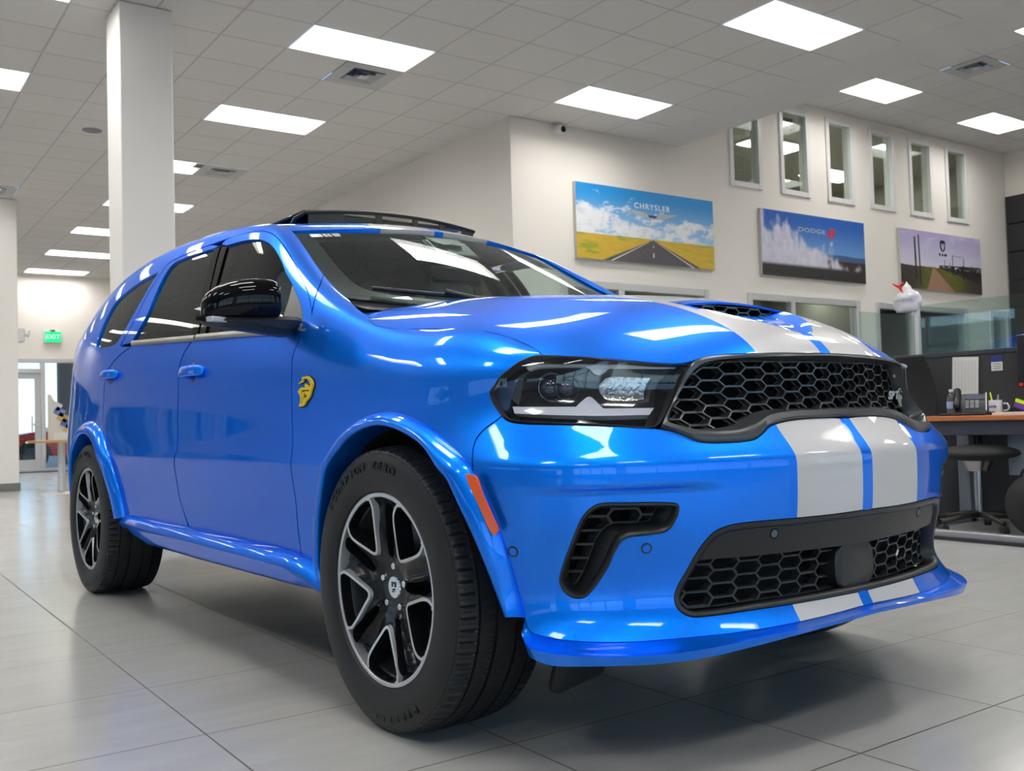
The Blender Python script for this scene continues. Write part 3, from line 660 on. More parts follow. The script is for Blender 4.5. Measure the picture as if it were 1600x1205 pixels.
bm = BM(); fl([(-.03, .29), (.0, .31), (.02, .25), (.04, .31), (.07, .29), (.05, .23), (.02, .185), (-.01, .23)], -.0535); obj('shield_detail', bm, mat('printed_lilac', (.5, .46, .6), .5), P3)
# ================================================================== office desk behind the car's nose
M_part = mat('charcoal_partition_fabric', (.045, .047, .052), .85, noise=(.15, 200), bump=(.3, 300, .001)); M_desk = mat('cherry_wood_top', (.42, .14, .045), .35, noise=(.15, 6)); M_dgrey = mat('dark_grey_steel', (.05, .055, .065), .4, metal=.3)
bm = BM(); box(bm, (7.03, 3.55, .62), (.06, 3.0, 1.20)); pt = tag(obj('office_partition', bm, M_part, bevel=.006), 'charcoal desk partition with a glass strip on top, behind the desk', 'partition')
bm = BM(); box(bm, (7.03, 3.55, 1.235), (.075, 3.0, .035)); obj('top_rail', bm, M_dgrey, pt, bevel=.004); bm = BM(); box(bm, (7.03, 3.23, 1.44), (.012, 2.36, .39)); gp = obj('glass_screen', bm, M_side_glass := tinted('green_edge_glass', (.80, .88, .86), .02), pt)
bm = BM(); box(bm, (7.03, 4.44, 1.46), (.035, .035, .45)); obj('glass_post', bm, M_alu, pt, bevel=.003)
bm = BM(); box(bm, (8.3, 5.03, .62), (2.5, .06, 1.20)); p2 = tag(obj('office_partition', bm, M_part, bevel=.006), 'side wing of the charcoal partition running away from the camera', 'partition')
bm = BM(); box(bm, (8.2, 4.98, 1.45), (2.3, .012, .40)); obj('glass_screen', bm, M_side_glass, p2)
# desk
t = thing('desk', 'cherry wood topped desk on dark legs beside the front of the blue car', 'desk', (6.64, 2.8, 0))
bm = BM(); box(bm, (0, 0, .755), (.68, 2.5, .035)); obj('desktop', bm, M_desk, t, bevel=.006)
bm = BM(); box(bm, (-.28, 0, .69), (.06, 2.4, .10)); obj('apron', bm, M_dgrey, t, bevel=.004)
bm = BM(); box(bm, (-.17, .59, .51), (.03, .14, .28)); obj('cable_bracket', bm, mat('pale_grey_leg', (.20, .23, .27), .4), t, bevel=.004)
for y in (1.18, -1.15): bm = BM(); box(bm, (.20, y, .36), (.07, .09, .72)); box(bm, (-.0, y, .02), (.55, .09, .04)); obj('leg', bm, mat('pale_grey_leg', (.20, .23, .27), .4), t, bevel=.004)
bm = BM(); box(bm, (.28, 0, .36), (.02, 2.4, .68)); obj('modesty_panel', bm, M_part, t)
# floor rail along the front of the work place
bm = BM(); box(bm, (5.80, 3.0, .03), (.07, 4.2, .055)); o = obj('floor_rail', bm, mat('brushed_aluminium', (.42, .42, .42), .35, metal=.7), bevel=.004); tag(o, 'low brushed metal rail on the floor in front of the desk', 'rail')
bm = BM(); box(bm, (5.755, 3.0, .012), (.03, 4.2, .02)); obj('dark_base_strip', bm, M_dark, o)  # dark strip along the rail's lower front edge
def office_chair(x, y, rz, label, back=True):
    t = thing('office_chair', label, 'chair', (x, y, 0), rz, 'black office chairs at the desk'); M_ch = mat('black_mesh_fabric', (.012, .012, .013), .7, bump=(.4, 500, .001)); M_cb = mat('dark_bronze_frame', (.03, .027, .025), .4, metal=.4)
    bm = BM(); bmesh.ops.create_uvsphere(bm, u_segments=24, v_segments=12, radius=1, matrix=Matrix.Translation((0, 0, .52)) @ Matrix.Diagonal((.27, .26, .055, 1))); obj('seat', bm, M_ch, t, smooth=True)
    rows = []
    for k in range(9):
        z = .70+k*.065; yb = .25+.05*math.sin(k/8*math.pi)-.03*(k/8); wd_ = .235-.05*(k/8)**3; rows.append([(x_*wd_, yb-.03*(x_**2)*1.2, z) for x_ in np.linspace(-1, 1, 9)])
    bm = BM(); R_ = [[bm.verts.new(p) for p in r] for r in rows]; R2 = [[bm.verts.new((p[0], p[1]+.025, p[2])) for p in r] for r in rows]
    for i in range(8):
        for j in range(8): bm.faces.new((R_[i][j], R_[i][j+1], R_[i+1][j+1], R_[i+1][j])); bm.faces.new((R2[i][j+1], R2[i][j], R2[i+1][j], R2[i+1][j+1]))
        for j in (0, 8): bm.faces.new((R_[i][j], R_[i+1][j], R2[i+1][j], R2[i][j]))
    for i in (0, 8):
        for j in range(8): bm.faces.new((R_[i][j], R_[i][j+1], R2[i][j+1], R2[i][j]))
    if back: obj('backrest', bm, M_ch, t, smooth='auto')
    else: bm.free()
    bm = BM(); tube(bm, [(0, .05, .44), (0, .28, .46), (0, .33, .60), (0, .315, .85)] if back else [(0, .10, .50), (0, .12, .58), (0, .13, .63)], .018, 8); obj('back_support', bm, M_cb, t, smooth=True)
    for s_ in ((1, -1) if back else ()): bm = BM(); tube(bm, [(.20*s_, 0, .48), (.30*s_, 0, .50), (.30*s_, 0, .66)], .014, 8); box(bm, (.30*s_, -.02, .68), (.07, .25, .03)); obj('armrest', bm, M_cb, t, smooth='auto')
    bm = BM(); cyl(bm, (0, 0, .10), (0, 0, .47), .026, n=16); cyl(bm, (0, 0, .40), (0, 0, .47), .07, .1, 16); obj('gas_lift', bm, M_chrome_dull := mat('dull_chrome', (.35, .35, .36), .25, metal=1), t, smooth='auto')
    for k in range(5):
        a = k*2*math.pi/5+.3; c_, s_ = math.cos(a), math.sin(a); bm = BM(); tube(bm, [(0, 0, .11), (.15*c_, .15*s_, .10), (.31*c_, .31*s_, .075)], .022, 8, taper=[1.2, 1, .7]); L = obj('base_arm', bm, M_cb, t, smooth=True)
        bm = BM(); cyl(bm, (.31*c_-.02*s_, .31*s_+.02*c_, .03), (.31*c_+.02*s_, .31*s_-.02*c_, .03), .03, n=20); obj('castor', bm, M_ch, L, smooth='auto')
office_chair(6.36, 3.62, -1.2, 'black backless swivel stool pushed under the desk, below the phone', back=False); office_chair(6.50, 4.36, -math.pi/2+.12, 'black high backed office chair left of the desk phone, behind the car nose')
t = thing('handbag', 'black rounded bag on the floor under the right end of the desk', 'bag', (6.22, 3.16, 0)); bm = BM(); bmesh.ops.create_uvsphere(bm, u_segments=28, v_segments=18, radius=1, matrix=Matrix.Translation((0, 0, .20)) @ Matrix.Diagonal((.12, .20, .20, 1))); obj('bag_body', bm, mat('black_mesh_fabric'), t, smooth=True)
bm = BM(); tube(bm, [(0, -.12, .34), (0, -.08, .42), (0, 0, .45), (0, .08, .42), (0, .12, .34)], .01, 8); obj('strap', bm, mat('black_mesh_fabric'), t, smooth=True)
# on the desk
DZ = .7735
t = thing('desk_phone', 'black desk telephone with grey keys standing on the cherry desk', 'telephone', (6.62, 3.81, DZ), math.radians(-62))
bm = BM(); prism(bm, [(-.11, 0), (.11, 0), (.11, .02), (-.07, .15), (-.11, .15)], lambda p: (-.10, -p[0], p[1]), lambda p: (.11, -p[0], p[1])); obj('phone_body', bm, mat('phone_black', (.012, .012, .014), .35), t, bevel=.006)
PM = Matrix.Translation((.035, -.01, .092)) @ Matrix.Rotation(math.radians(36), 4, 'X')
bm = BM(); box(bm, PM @ Vector((0, .055, .0)), (.13, .05, .006), (math.radians(36), 0, 0)); obj('phone_screen', bm, mat('phone_lcd', (.09, .10, .13), .2), t)
for r_ in range(4):
    for c_ in range(3): bm = BM(); box(bm, PM @ Vector(((c_-1)*.032-.015, .005-r_*.024, .003)), (.022, .014, .008), (math.radians(36), 0, 0)); obj('phone_key', bm, mat('phone_key_grey', (.30, .30, .32), .4), t, bevel=.002)
bm = BM(); box(bm, PM @ Vector((.075, 0, .0)), (.008, .21, .012), (math.radians(36), 0, 0)); obj('silver_edge', bm, M_alu, t)
bm = BM(); tube(bm, [(-.075, -.11, .05), (-.075, -.09, .085), (-.075, 0, .115), (-.075, .07, .175), (-.075, .10, .165)], .022, 12, taper=[1.15, 1.1, .8, 1.1, 1.15]); obj('handset', bm, mat('phone_black'), t, smooth=True)
t = thing('water_bottle', 'small clear plastic water bottle with white cap behind the desk phone', 'bottle', (6.72, 4.0, DZ))
bm = BM(); lathe(bm, [(.001, 0), (.030, 0), (.033, .01), (.033, .12), (.026, .15), (.013, .165), (.013, .175), (.001, .175)], 24); obj('bottle_body', bm, mat('clear_plastic', (.85, .9, .95), .08, trans=.9), t, smooth='auto'); bm = BM(); cyl(bm, (0, 0, .172), (0, 0, .19), .016, n=20); obj('cap', bm, M_white, t); bm = BM(); lathe(bm, [(.0337, .05), (.0337, .10)], 24); obj('label_band', bm, mat('bottle_label', (.35, .42, .75), .5), t, smooth=True)
t = thing('mug', 'white mug with blue print holding pens on the desk', 'mug', (6.64, 3.63, DZ))
bm = BM(); lathe(bm, [(.001, 0), (.040, 0), (.043, .005), (.043, .098), (.040, .10), (.038, .097), (.038, .01), (.001, .008)], 32); obj('mug_body', bm, mat('mug_white', (.75, .75, .76), .2), t, smooth='auto')
bm = BM(); tube(bm, [(.02, -.042, .075), (.03, -.068, .075), (.034, -.078, .05), (.03, -.068, .028), (.02, -.042, .025)], .006, 8); obj('handle', bm, mat('mug_white'), t, smooth=True)
text_obj('print', 'BARBER', .018, mat('print_blue', (.05, .10, .45), .5), t, Matrix.Translation((-.0432, .002, .055)) @ Matrix.Rotation(-math.pi/2, 4, 'Z') @ RX, bold=.0008)
def pen(x, y, z, tx, ty, L, m, label):
    t = thing('pen', label, 'pen', (x, y, z)); bm = BM(); cyl(bm, (0, 0, 0), (tx, ty, L), .0055, n=12); obj('barrel', bm, m, t, smooth='auto'); bm = BM(); cyl(bm, (tx, ty, L), (tx*1.15, ty*1.15, L*1.15), .006, .004, n=12); obj('pen_cap', bm, m, t, smooth='auto')
pen(6.64, 3.64, DZ+.012, 0, .022, .125, mat('highlighter_yellow', (.65, .80, .02), .4), 'yellow highlighter standing in the white mug'); pen(6.645, 3.625, DZ+.012, .0, -.012, .11, mat('pen_grey', (.30, .30, .32), .4), 'grey pen standing in the white mug')
bm = BM(); box(bm, (0, 0, .009), (.14, .34, .018)); o = tag(obj('keyboard', bm, mat('keyboard_black', (.015, .015, .017), .5), bevel=.006, loc=(6.40, 3.70, DZ)), 'thin black keyboard at the front edge of the desk', 'keyboard')
bm = BM()
for r_ in range(4):
    for c_ in range(14): box(bm, (-.048+r_*.031, -.152+c_*.0232, .020), (.024, .019, .005))
k_o = obj('keys', bm, mat('phone_black'), o); k_o['kind'] = 'stuff'
bm = BM(); box(bm, (0, 0, .008), (.22, .30, .016)); o = tag(obj('paper_stack', bm, mat('paper_white', (.72, .72, .70), .7), loc=(6.48, 3.36, DZ)), 'stack of white paper on the desk right of the mug', 'paper')
t = thing('desk_tray', 'black tilted desk tray with bright folders at the right frame edge', 'tray', (6.72, 3.47, DZ))
bm = BM(); prism(bm, [(-.12, 0), (.10, 0), (.10, .12), (.08, .12)], lambda p: (-.08, -p[0], p[1]), lambda p: (.10, -p[0], p[1])); obj('tray_body', bm, mat('phone_black'), t, bevel=.003)
bm = BM(); box(bm, (-.083, -.03, .08), (.006, .10, .025), (math.radians(20), 0, 0)); obj('yellow_tab', bm, mat('highlighter_yellow'), t); bm = BM(); box(bm, (-.084, -.03, .045), (.006, .12, .03), (math.radians(20), 0, 0)); obj('purple_tab', bm, mat('folder_purple', (.15, .05, .35), .5), t)
t = thing('monitor', 'back of a large black computer monitor at the right frame edge', 'monitor', (6.87, 3.27, DZ))
bm = BM(); box(bm, (0, 0, .37), (.035, .62, .37)); obj('monitor_shell', bm, mat('monitor_black', (.010, .010, .011), .4), t, bevel=.008); bm = BM(); box(bm, (.03, 0, .12), (.04, .10, .24)); box(bm, (.02, 0, .006), (.16, .24, .012)); obj('monitor_stand', bm, mat('monitor_black'), t, bevel=.004)
bm = BM(); box(bm, (-.0185, .285, .205), (.001, .028, .022)); obj('red_sticker', bm, M_red, t)
pm = bpy.data.materials.new('printed_table_sheet'); pm.use_nodes = True; g = NB(pm); b = pm.node_tree.nodes['Principled BSDF']; vec, X_, Y_, Z_ = g.xyz()
ln = g.m('MAXIMUM', g.line(Y_, .026, 0.0, .0012), g.line(Z_, .012, 0.0, .0010)); ln = g.m('MULTIPLY', ln, g.m('MULTIPLY', g.m('LESS_THAN', g.m('ABSOLUTE', Y_), .085), g.m('LESS_THAN', g.m('ABSOLUTE', Z_), .11))); g.L.new(g.mix(g.m('MULTIPLY', ln, .6), (.74, .74, .73), (.25, .25, .27)), b.inputs['Base Color'])
bm = BM(); box(bm, (0, 0, 0), (.002, .205, .282), (0, 0, 0)); o = tag(obj('price_sheet', bm, pm, loc=(6.985, 4.04, 1.065), rot=(.05, 0, 0)), 'white printed table sheet pinned to the charcoal partition', 'paper')
t = thing('wall_calendar', 'tiny calendar card with a dark header pinned to the partition', 'calendar', (6.997, 3.80, 1.14)); bm = BM(); box(bm, (-.002, 0, .038), (.003, .092, .045)); obj('header', bm, M_navy, t); bm = BM(); box(bm, (-.002, 0, -.018), (.003, .085, .065)); obj('date_sheet', bm, mat('paper_white'), t)
for k in range(3):
    bm = BM(); box(bm, (-.004, 0, .0-k*.016), (.001, .06, .003)); obj('printed_line', bm, M_ink, t)
# plastic bag with a red and white thing stuck on the glass corner post
t = thing('plastic_bag', 'white translucent goodie bag with a red tie hung on the corner glass post', 'bag', (7.03, 4.52, 1.60))
bm = BM(); bmesh.ops.create_icosphere(bm, subdivisions=4, radius=1, matrix=Matrix.Translation((0, 0, .07)) @ Matrix.Diagonal((.07, .115, .11, 1)))
from mathutils import noise as mnz
for v in bm.verts: v.co += v.normal*(mnz.noise(v.co*22)*.016+mnz.noise(v.co*60)*.006); v.co.z = max(v.co.z, .0)
obj('bag_body', bm, mat('crinkled_white_plastic', (.72, .72, .80), .25, trans=.15), t, smooth=True)
bm = BM(); lathe(bm, [(.045, .15), (.038, .18), (.028, .205), (.012, .22), (.0005, .245)], 20); obj('gathered_top', bm, mat('paper_white'), t, smooth=True)
for a in (.5, 2.6, 4.5):
    bm = BM(); d = Vector((0, math.cos(a), math.sin(a)*.6+.3)).normalized(); tube(bm, [Vector((-.03, .045, .20)), Vector((-.04, .045, .20))+d*.035, Vector((-.045, .045, .20))+d*.065], .010, 8, taper=[1.2, .9, .2]); obj('red_tie', bm, mat('bright_red_plastic', (.75, .02, .01), .35), t, smooth=True)
text_obj('print', 'SPRING', .035, mat('bag_print_grey', (.30, .36, .42), .5), t, Matrix.Translation((-.073, .0, .085)) @ Matrix.Rotation(-math.pi/2, 4, 'Z') @ RX, width=.15)
# ================================================================== brochure table near the back doors
t = thing('bistro_table', 'small wooden topped table on a steel post near the back doors', 'table', (2.62, 14.5, 0))
bm = BM(); cyl(bm, (0, 0, .70), (0, 0, .73), .42, n=48); obj('table_top', bm, mat('light_maple', (.50, .30, .13), .4), t, smooth='auto'); bm = BM(); cyl(bm, (0, 0, .01), (0, 0, .70), .045, n=24); obj('post', bm, M_alu, t, smooth='auto'); bm = BM(); lathe(bm, [(.0005, .03), (.06, .028), (.28, .010), (.29, .0)], 40); obj('base', bm, M_alu, t, smooth=True)
t = thing('brochure_stand', 'tiered acrylic brochure stand full of leaflets on the small table', 'brochure stand', (2.58, 14.42, .731))
bm = BM(); prism(bm, [(-.12, 0), (.14, 0), (.14, .12), (-.12, .62)], lambda p: (p[0], -.11, p[1]), lambda p: (p[0], .11, p[1])); obj('stand', bm, mat('white_card_stand', (.66, .62, .56), .5), t)
for k, c_ in enumerate(((.55, .38, .12), (.10, .12, .40), (.45, .30, .10), (.16, .2, .5), (.6, .6, .62))):
    f = k/5; bm = BM(); box(bm, (.11-.20*f, -.115, .14+.40*f), (.13, .012, .10), (0, .5, 0)); obj('leaflet', bm, mat('leaflet_%d' % k, c_, .45), t)
bm = BM(); box(bm, (.02, -.118, .05), (.22, .008, .10)); obj('title_card', bm, M_white, t)
# ================================================================== the red car outside the doors
RC = thing('car', 'red coupe parked outside beyond the glass doors at far left', 'car', (5.4, 26.3, -.06))
M_redp = mat('red_car_paint', (.70, .012, .008), .3, coat=1)
prof = [(-2.3, .35), (-2.35, .55), (-2.25, .78), (-1.5, .90), (-1.0, .95), (-.45, 1.30), (.7, 1.34), (1.5, 1.02), (2.2, .98), (2.35, .70), (2.3, .35), (1.9, .30)]
def wheelcut(cx): return [(cx+.40*math.cos(a), .34+.40*math.sin(a)) for a in np.linspace(0, math.pi, 12)]
out = prof[:-1]+wheelcut(1.45)+wheelcut(-1.42)
bm = BM()
secs = [(-.92, .0), (-.80, .05), (.80, .05), (.92, .0)]
rows_ = []
for y, ins in ((-.93, .04), (-.90, .0), (.90, .0), (.93, .04)): rows_.append([bm.verts.new((x*(1-ins*.3), y*(1-.22*max(0, (z-.95)/.4)), z-(ins*.3 if z > .6 else 0))) for x, z in out])
n = len(out)
for i in range(3):
    for k in range(n): bm.faces.new((rows_[i][k], rows_[i][(k+1) % n], rows_[i+1][(k+1) % n], rows_[i+1][k]))
bm.faces.new(rows_[0][::-1]); bm.faces.new(rows_[-1]); obj('body', bm, M_redp, RC, smooth='auto', angle=30)
bm = BM(); prism(bm, [(-.85, .98), (-.42, 1.25), (.62, 1.28), (1.2, 1.04)], lambda p: (p[0], -.905+.25*max(0, (p[1]-.95)), p[1]), lambda p: (p[0], -.86+.25*max(0, (p[1]-.95)), p[1])); obj('side_window', bm, mat('black_gloss', (.004, .004, .004), .08), RC)
for cx in (-1.42, 1.45):
    for s_ in (-1, 1):
        bm = BM(); cyl(bm, (cx, .70*s_, .33), (cx, .91*s_, .33), .335, n=36); wv = obj('wheel', bm, mat('tyre_black_far', (.02, .02, .02), .7), RC, smooth='auto', bevel=.02)
        bm = BM(); cyl(bm, (cx, .90*s_, .33), (cx, .915*s_, .33), .225, n=30)
        for k in range(5): a = k*2*math.pi/5; box(bm, (cx+.11*math.cos(a), .925*s_, .33+.11*math.sin(a)), (.2, .02, .05), (0, -a, 0))
        obj('rim', bm, mat('dark_alloy', (.12, .13, .16), .3, metal=.8), wv)
bm = BM(); box(bm, (5.1, 24.9, -.02), (3.5, .12, .04)); tag(obj('kerb_line', bm, mat('yellow_road_paint', (.65, .42, .03), .7)), 'yellow painted kerb line outside under the red car', 'kerb')
# ---- surface kernel: uniform cubic B-spline nets over hand-set nodes (car axes: x forward, w outward, z up)
import numpy as np
def _basis(t):
    return np.stack([(1-t)**3, 3*t**3-6*t**2+4, -3*t**3+3*t**2+3*t+1, t**3], -1)/6.0
class Net:
    def __init__(s, nodes, mirror_u_end=False, mirror_v_start=False, mirror_v_end=False):
        N=np.array(nodes,float)            # [nu][nv][3]  (x, w, z)
        s.nu,s.nv=N.shape[:2]
        flip=np.array([1,-1,1.])
        first=2*N[:1]-N[1:2]; last=N[-2:-1]*flip if mirror_u_end else 2*N[-1:]-N[-2:-1]
        P=np.concatenate([first,N,last],0)
        a=P[:,1:2]*flip if mirror_v_start else 2*P[:,:1]-P[:,1:2]
        b=P[:,-2:-1]*flip if mirror_v_end else 2*P[:,-1:]-P[:,-2:-1]
        s.P=np.concatenate([a,P,b],1)
    def __call__(s,u,v):
        u=np.atleast_1d(np.asarray(u,float)); v=np.atleast_1d(np.asarray(v,float))
        iu=np.clip(np.floor(u).astype(int),0,s.nu-2); iv=np.clip(np.floor(v).astype(int),0,s.nv-2)
        bu=_basis(u-iu); bv=_basis(v-iv)
        out=np.zeros(u.shape+(3,))
        for a in range(4):
            for b in range(4):
                out+=(bu[...,a]*bv[...,b])[...,None]*s.P[iu+a,iv+b]
        return out
def lerp(a,b,t): return a+(b-a)*t
def interp_row(xs,ys,x):
    return np.interp(x,xs,ys)
# ------------------------------------------------------------------ body side + nose net
ZR=[.29,.38,.48,.58,.685,.713,.735,.785,.86,.94,1.02]          # rows 0..10
def side_profile(x):
    # half width at the eleven lower rows for a station of the flank
    mid=np.array([.888,.897,.908,.924,.948,.957,.955,.946,.939,.933,.925])
    hip=np.array([.905,.915,.925,.938,.948,.951,.951,.948,.944,.938,.928])
    t=np.clip((-x-2.0)/.9,0,1); t=t*t*(3-2*t)
    f=np.clip((x+.75)/.75,0,1); f=f*f*(3-2*f)
    fen=np.array([.90,.912,.922,.932,.940,.942,.942,.938,.932,.922,.902])
    p=lerp(mid,hip,t); p=lerp(p,fen,f)
    tail=np.clip((-x-3.1)/.95,0,1)
    return p-tail**1.6*.10
def belt_z(x): return 1.150+max(0,(-x-.745))*.054
RAIL=[(-4.1,1.50),(-3.86,1.60),(-3.3,1.705),(-2.75,1.752),(-2.0,1.742),(-1.52,1.70),(-1.32,1.655)]
def rail_z(x): return float(np.interp(x,[a for a,b in RAIL],[b for a,b in RAIL]))
def body_nodes():
    cols=[]
    def low(x,n=11): 
        p=side_profile(x); return [(x,p[i],ZR[i]) for i in range(n)]
    # cabin stations
    for x in (-4.12,-4.02,-3.8,-3.45,-3.05,-2.6,-2.2,-1.8,-1.4):
        c=low(x); q=side_profile(x)[10]-.925
        sh=0
        if x<-3.9: 
            k=(-x-3.9)/.22; c=[(a+.0,b-.10*k,z) for a,b,z in c]; q-=.10*k
        zb=belt_z(x); zr=rail_z(x-.06)
        c.append((x,.915+q,1.09+ (zb-1.15)*.5)); c.append((x,.896+q,zb))
        for k,(fr,w,dx) in enumerate(((.20,.874,0),(.47,.826,-.02),(.76,.764,-.05),(.95,.694,-.08),(1.0,.62,-.10))):
            c.append((x+dx*(1 if x>-3.5 else .3),w+q,lerp(zb,zr,fr)))
        cols.append(c)
    def up(x,lst):
        c=low(x); c+=lst; cols.append(c)
    up(-1.02,[(-1.02,.914,1.09),(-1.02,.894,1.165),(-1.05,.873,1.27),(-1.12,.826,1.41),(-1.20,.764,1.535),(-1.30,.692,1.625),(-1.36,.62,1.655)])
    up(-.75,[(-.75,.910,1.085),(-.76,.892,1.150),(-.84,.871,1.25),(-.95,.822,1.38),(-1.06,.76,1.49),(-1.16,.683,1.58),(-1.225,.615,1.615)])
    up(-.52,[(-.52,.902,1.075),(-.53,.888,1.125),(-.60,.865,1.20),(-.69,.822,1.28),(-.78,.772,1.35),(-.87,.715,1.405),(-.93,.675,1.43)])
    up(-.34,[(-.34,.892,1.065),(-.35,.876,1.105),(-.38,.855,1.15),(-.43,.825,1.19),(-.49,.79,1.22),(-.56,.758,1.25),(-.62,.735,1.27)])
    def nose(base,lst): cols.append(base+lst)
    def pad(p,q,n=7):
        return [tuple(lerp(np.array(p),np.array(q),np.array([1,0,0])*0+t**1.0)) for t in np.linspace(0,1,n)]
    # fender top
    c=low(-.15)[:10]; c.append((-.15,.912,1.005))
    c+=[(-.15,.896,1.045),(-.155,.877,1.075),(-.165,.857,1.098),(-.175,.838,1.113),(-.19,.820,1.124),(-.205,.802,1.132),(-.22,.785,1.138)]; cols.append(c)
    c=low(.05)[:10]; c[9]=(.05,.920,.925); c.append((.05,.905,.985))
    c+=[(.05,.888,1.02),(.05,.869,1.046),(.045,.850,1.064),(.04,.832,1.077),(.035,.812,1.087),(.03,.793,1.094),(.025,.775,1.10)]; cols.append(c)
    # plan curves of the nose at four levels, (x, w) per station
    A=[(.22,.905),(.365,.905),(.485,.888),(.595,.842),(.685,.763),(.757,.662),(.812,.543),(.852,.41),(.876,.275),(.888,.137),(.890,0)]
    Bc=[(.22,.918),(.35,.903),(.455,.860),(.542,.797),(.62,.716),(.68,.626),(.735,.522),(.78,.394),(.81,.268),(.826,.135),(.83,0)]
    Cc=[(.22,.942),(.37,.930),(.495,.896),(.60,.836),(.685,.753),(.745,.650),(.793,.535),(.832,.40),(.862,.27),(.876,.135),(.88,0)]
    D=[(.17,.915),(.28,.895),(.385,.858),(.475,.805),(.555,.735),(.62,.645),(.675,.53),(.722,.40),(.755,.27),(.772,.135),(.778,0)]
    top=[(.21,.745,1.098),(.34,.752,1.062),(.45,.757,1.012),(.545,.715,.992),(.60,.66,.987),(.66,.58,.985),(.70,.49,.986),(.735,.385,.99),(.757,.265,.995),(.765,.135,.997),(.768,0,.998)]
    for k in range(11):
        a,b,c_,d=[np.array(q[k]) for q in (A,Bc,Cc,D)]
        b58=lerp(b,c_,.75)
        rows=[a,b,lerp(b,c_,.55),lerp(b,c_,.95),c_,c_,c_-np.array([.004,.001]),lerp(c_,d,.45),lerp(c_,d,.93),d]
        c=[(r[0],r[1],ZR[i]) for i,r in enumerate(rows)]
        zt=top[k][2]
        # heights of rows 9.. compress towards the hood edge
        c[9]=(d[0],d[1],min(.94,zt-.07) if k>1 else (.915,.90)[k])
        p=np.array(c[9]); q=np.array(top[k])
        n=8
        for i in range(1,n+1):
            t=i/n; e=np.sin(t*np.pi/2) ; g=1-np.cos(t*np.pi/2)
            c.append((lerp(p[0],q[0],g),lerp(p[1],q[1],g),lerp(p[2],q[2],e)))
        cols.append(c)
    return cols
class Brow:
    """the nose net with the brow over the corner intakes: the skin below it is set back a little"""
    def __init__(s,net): s.net=net; s.nu=net.nu; s.nv=net.nv
    def __call__(s,u,v):
        p=s.net(u,v).copy(); x,w,z=p[...,0],p[...,1],p[...,2]
        sm=lambda t: t*t*(3-2*t)
        k=sm(np.clip((.678-z)/.022,0,1))*sm(np.clip((z-.36)/.16,0,1))*sm(np.clip((w-.46)/.16,0,1))*sm(np.clip((.90-w)/.09,0,1))*(x>.2)
        p[...,0]-=.016*k; p[...,1]-=.004*k
        return p
BODY=Brow(Net(body_nodes(),mirror_u_end=True))
# ------------------------------------------------------------------ hood net  (u: rear->front, v: centre->edge)
def hood_nodes():
    W=[0,.13,.26,.40,.54,.66,.76,.84]
    T=[(-.62,[1.264,1.264,1.264,1.260,1.234,1.220,1.200,1.175]),
       (-.45,[1.262,1.262,1.262,1.257,1.228,1.210,1.188,1.158]),
       (-.25,[1.252,1.252,1.251,1.244,1.210,1.190,1.162,1.125]),
       (-.05,[1.236,1.236,1.233,1.220,1.183,1.160,1.128,1.088]),
       (.15,[1.213,1.213,1.209,1.190,1.152,1.126,1.092,1.048]),
       (.32,[1.184,1.184,1.179,1.159,1.119,1.088,1.052,1.00]),
       (.46,[1.153,1.153,1.147,1.120,1.086,1.046,.999,.94]),
       (.58,[1.110,1.110,1.104,1.070,1.030,.985,.93,.86]),
       (.675,[1.070,1.069,1.060,1.018,.97,.915,.85,.78]),
       (.745,[1.022,1.02,1.006,.955,.90,.84,.77,.70]),
       (.785,[.965,.963,.945,.89,.83,.77,.70,.63]),
       (.80,[.90,.90,.88,.82,.76,.70,.63,.56])]
    return [[(x,w,z) for w,z in zip(W,zz)] for x,zz in T]
HOOD=Net(hood_nodes(),mirror_v_start=True)
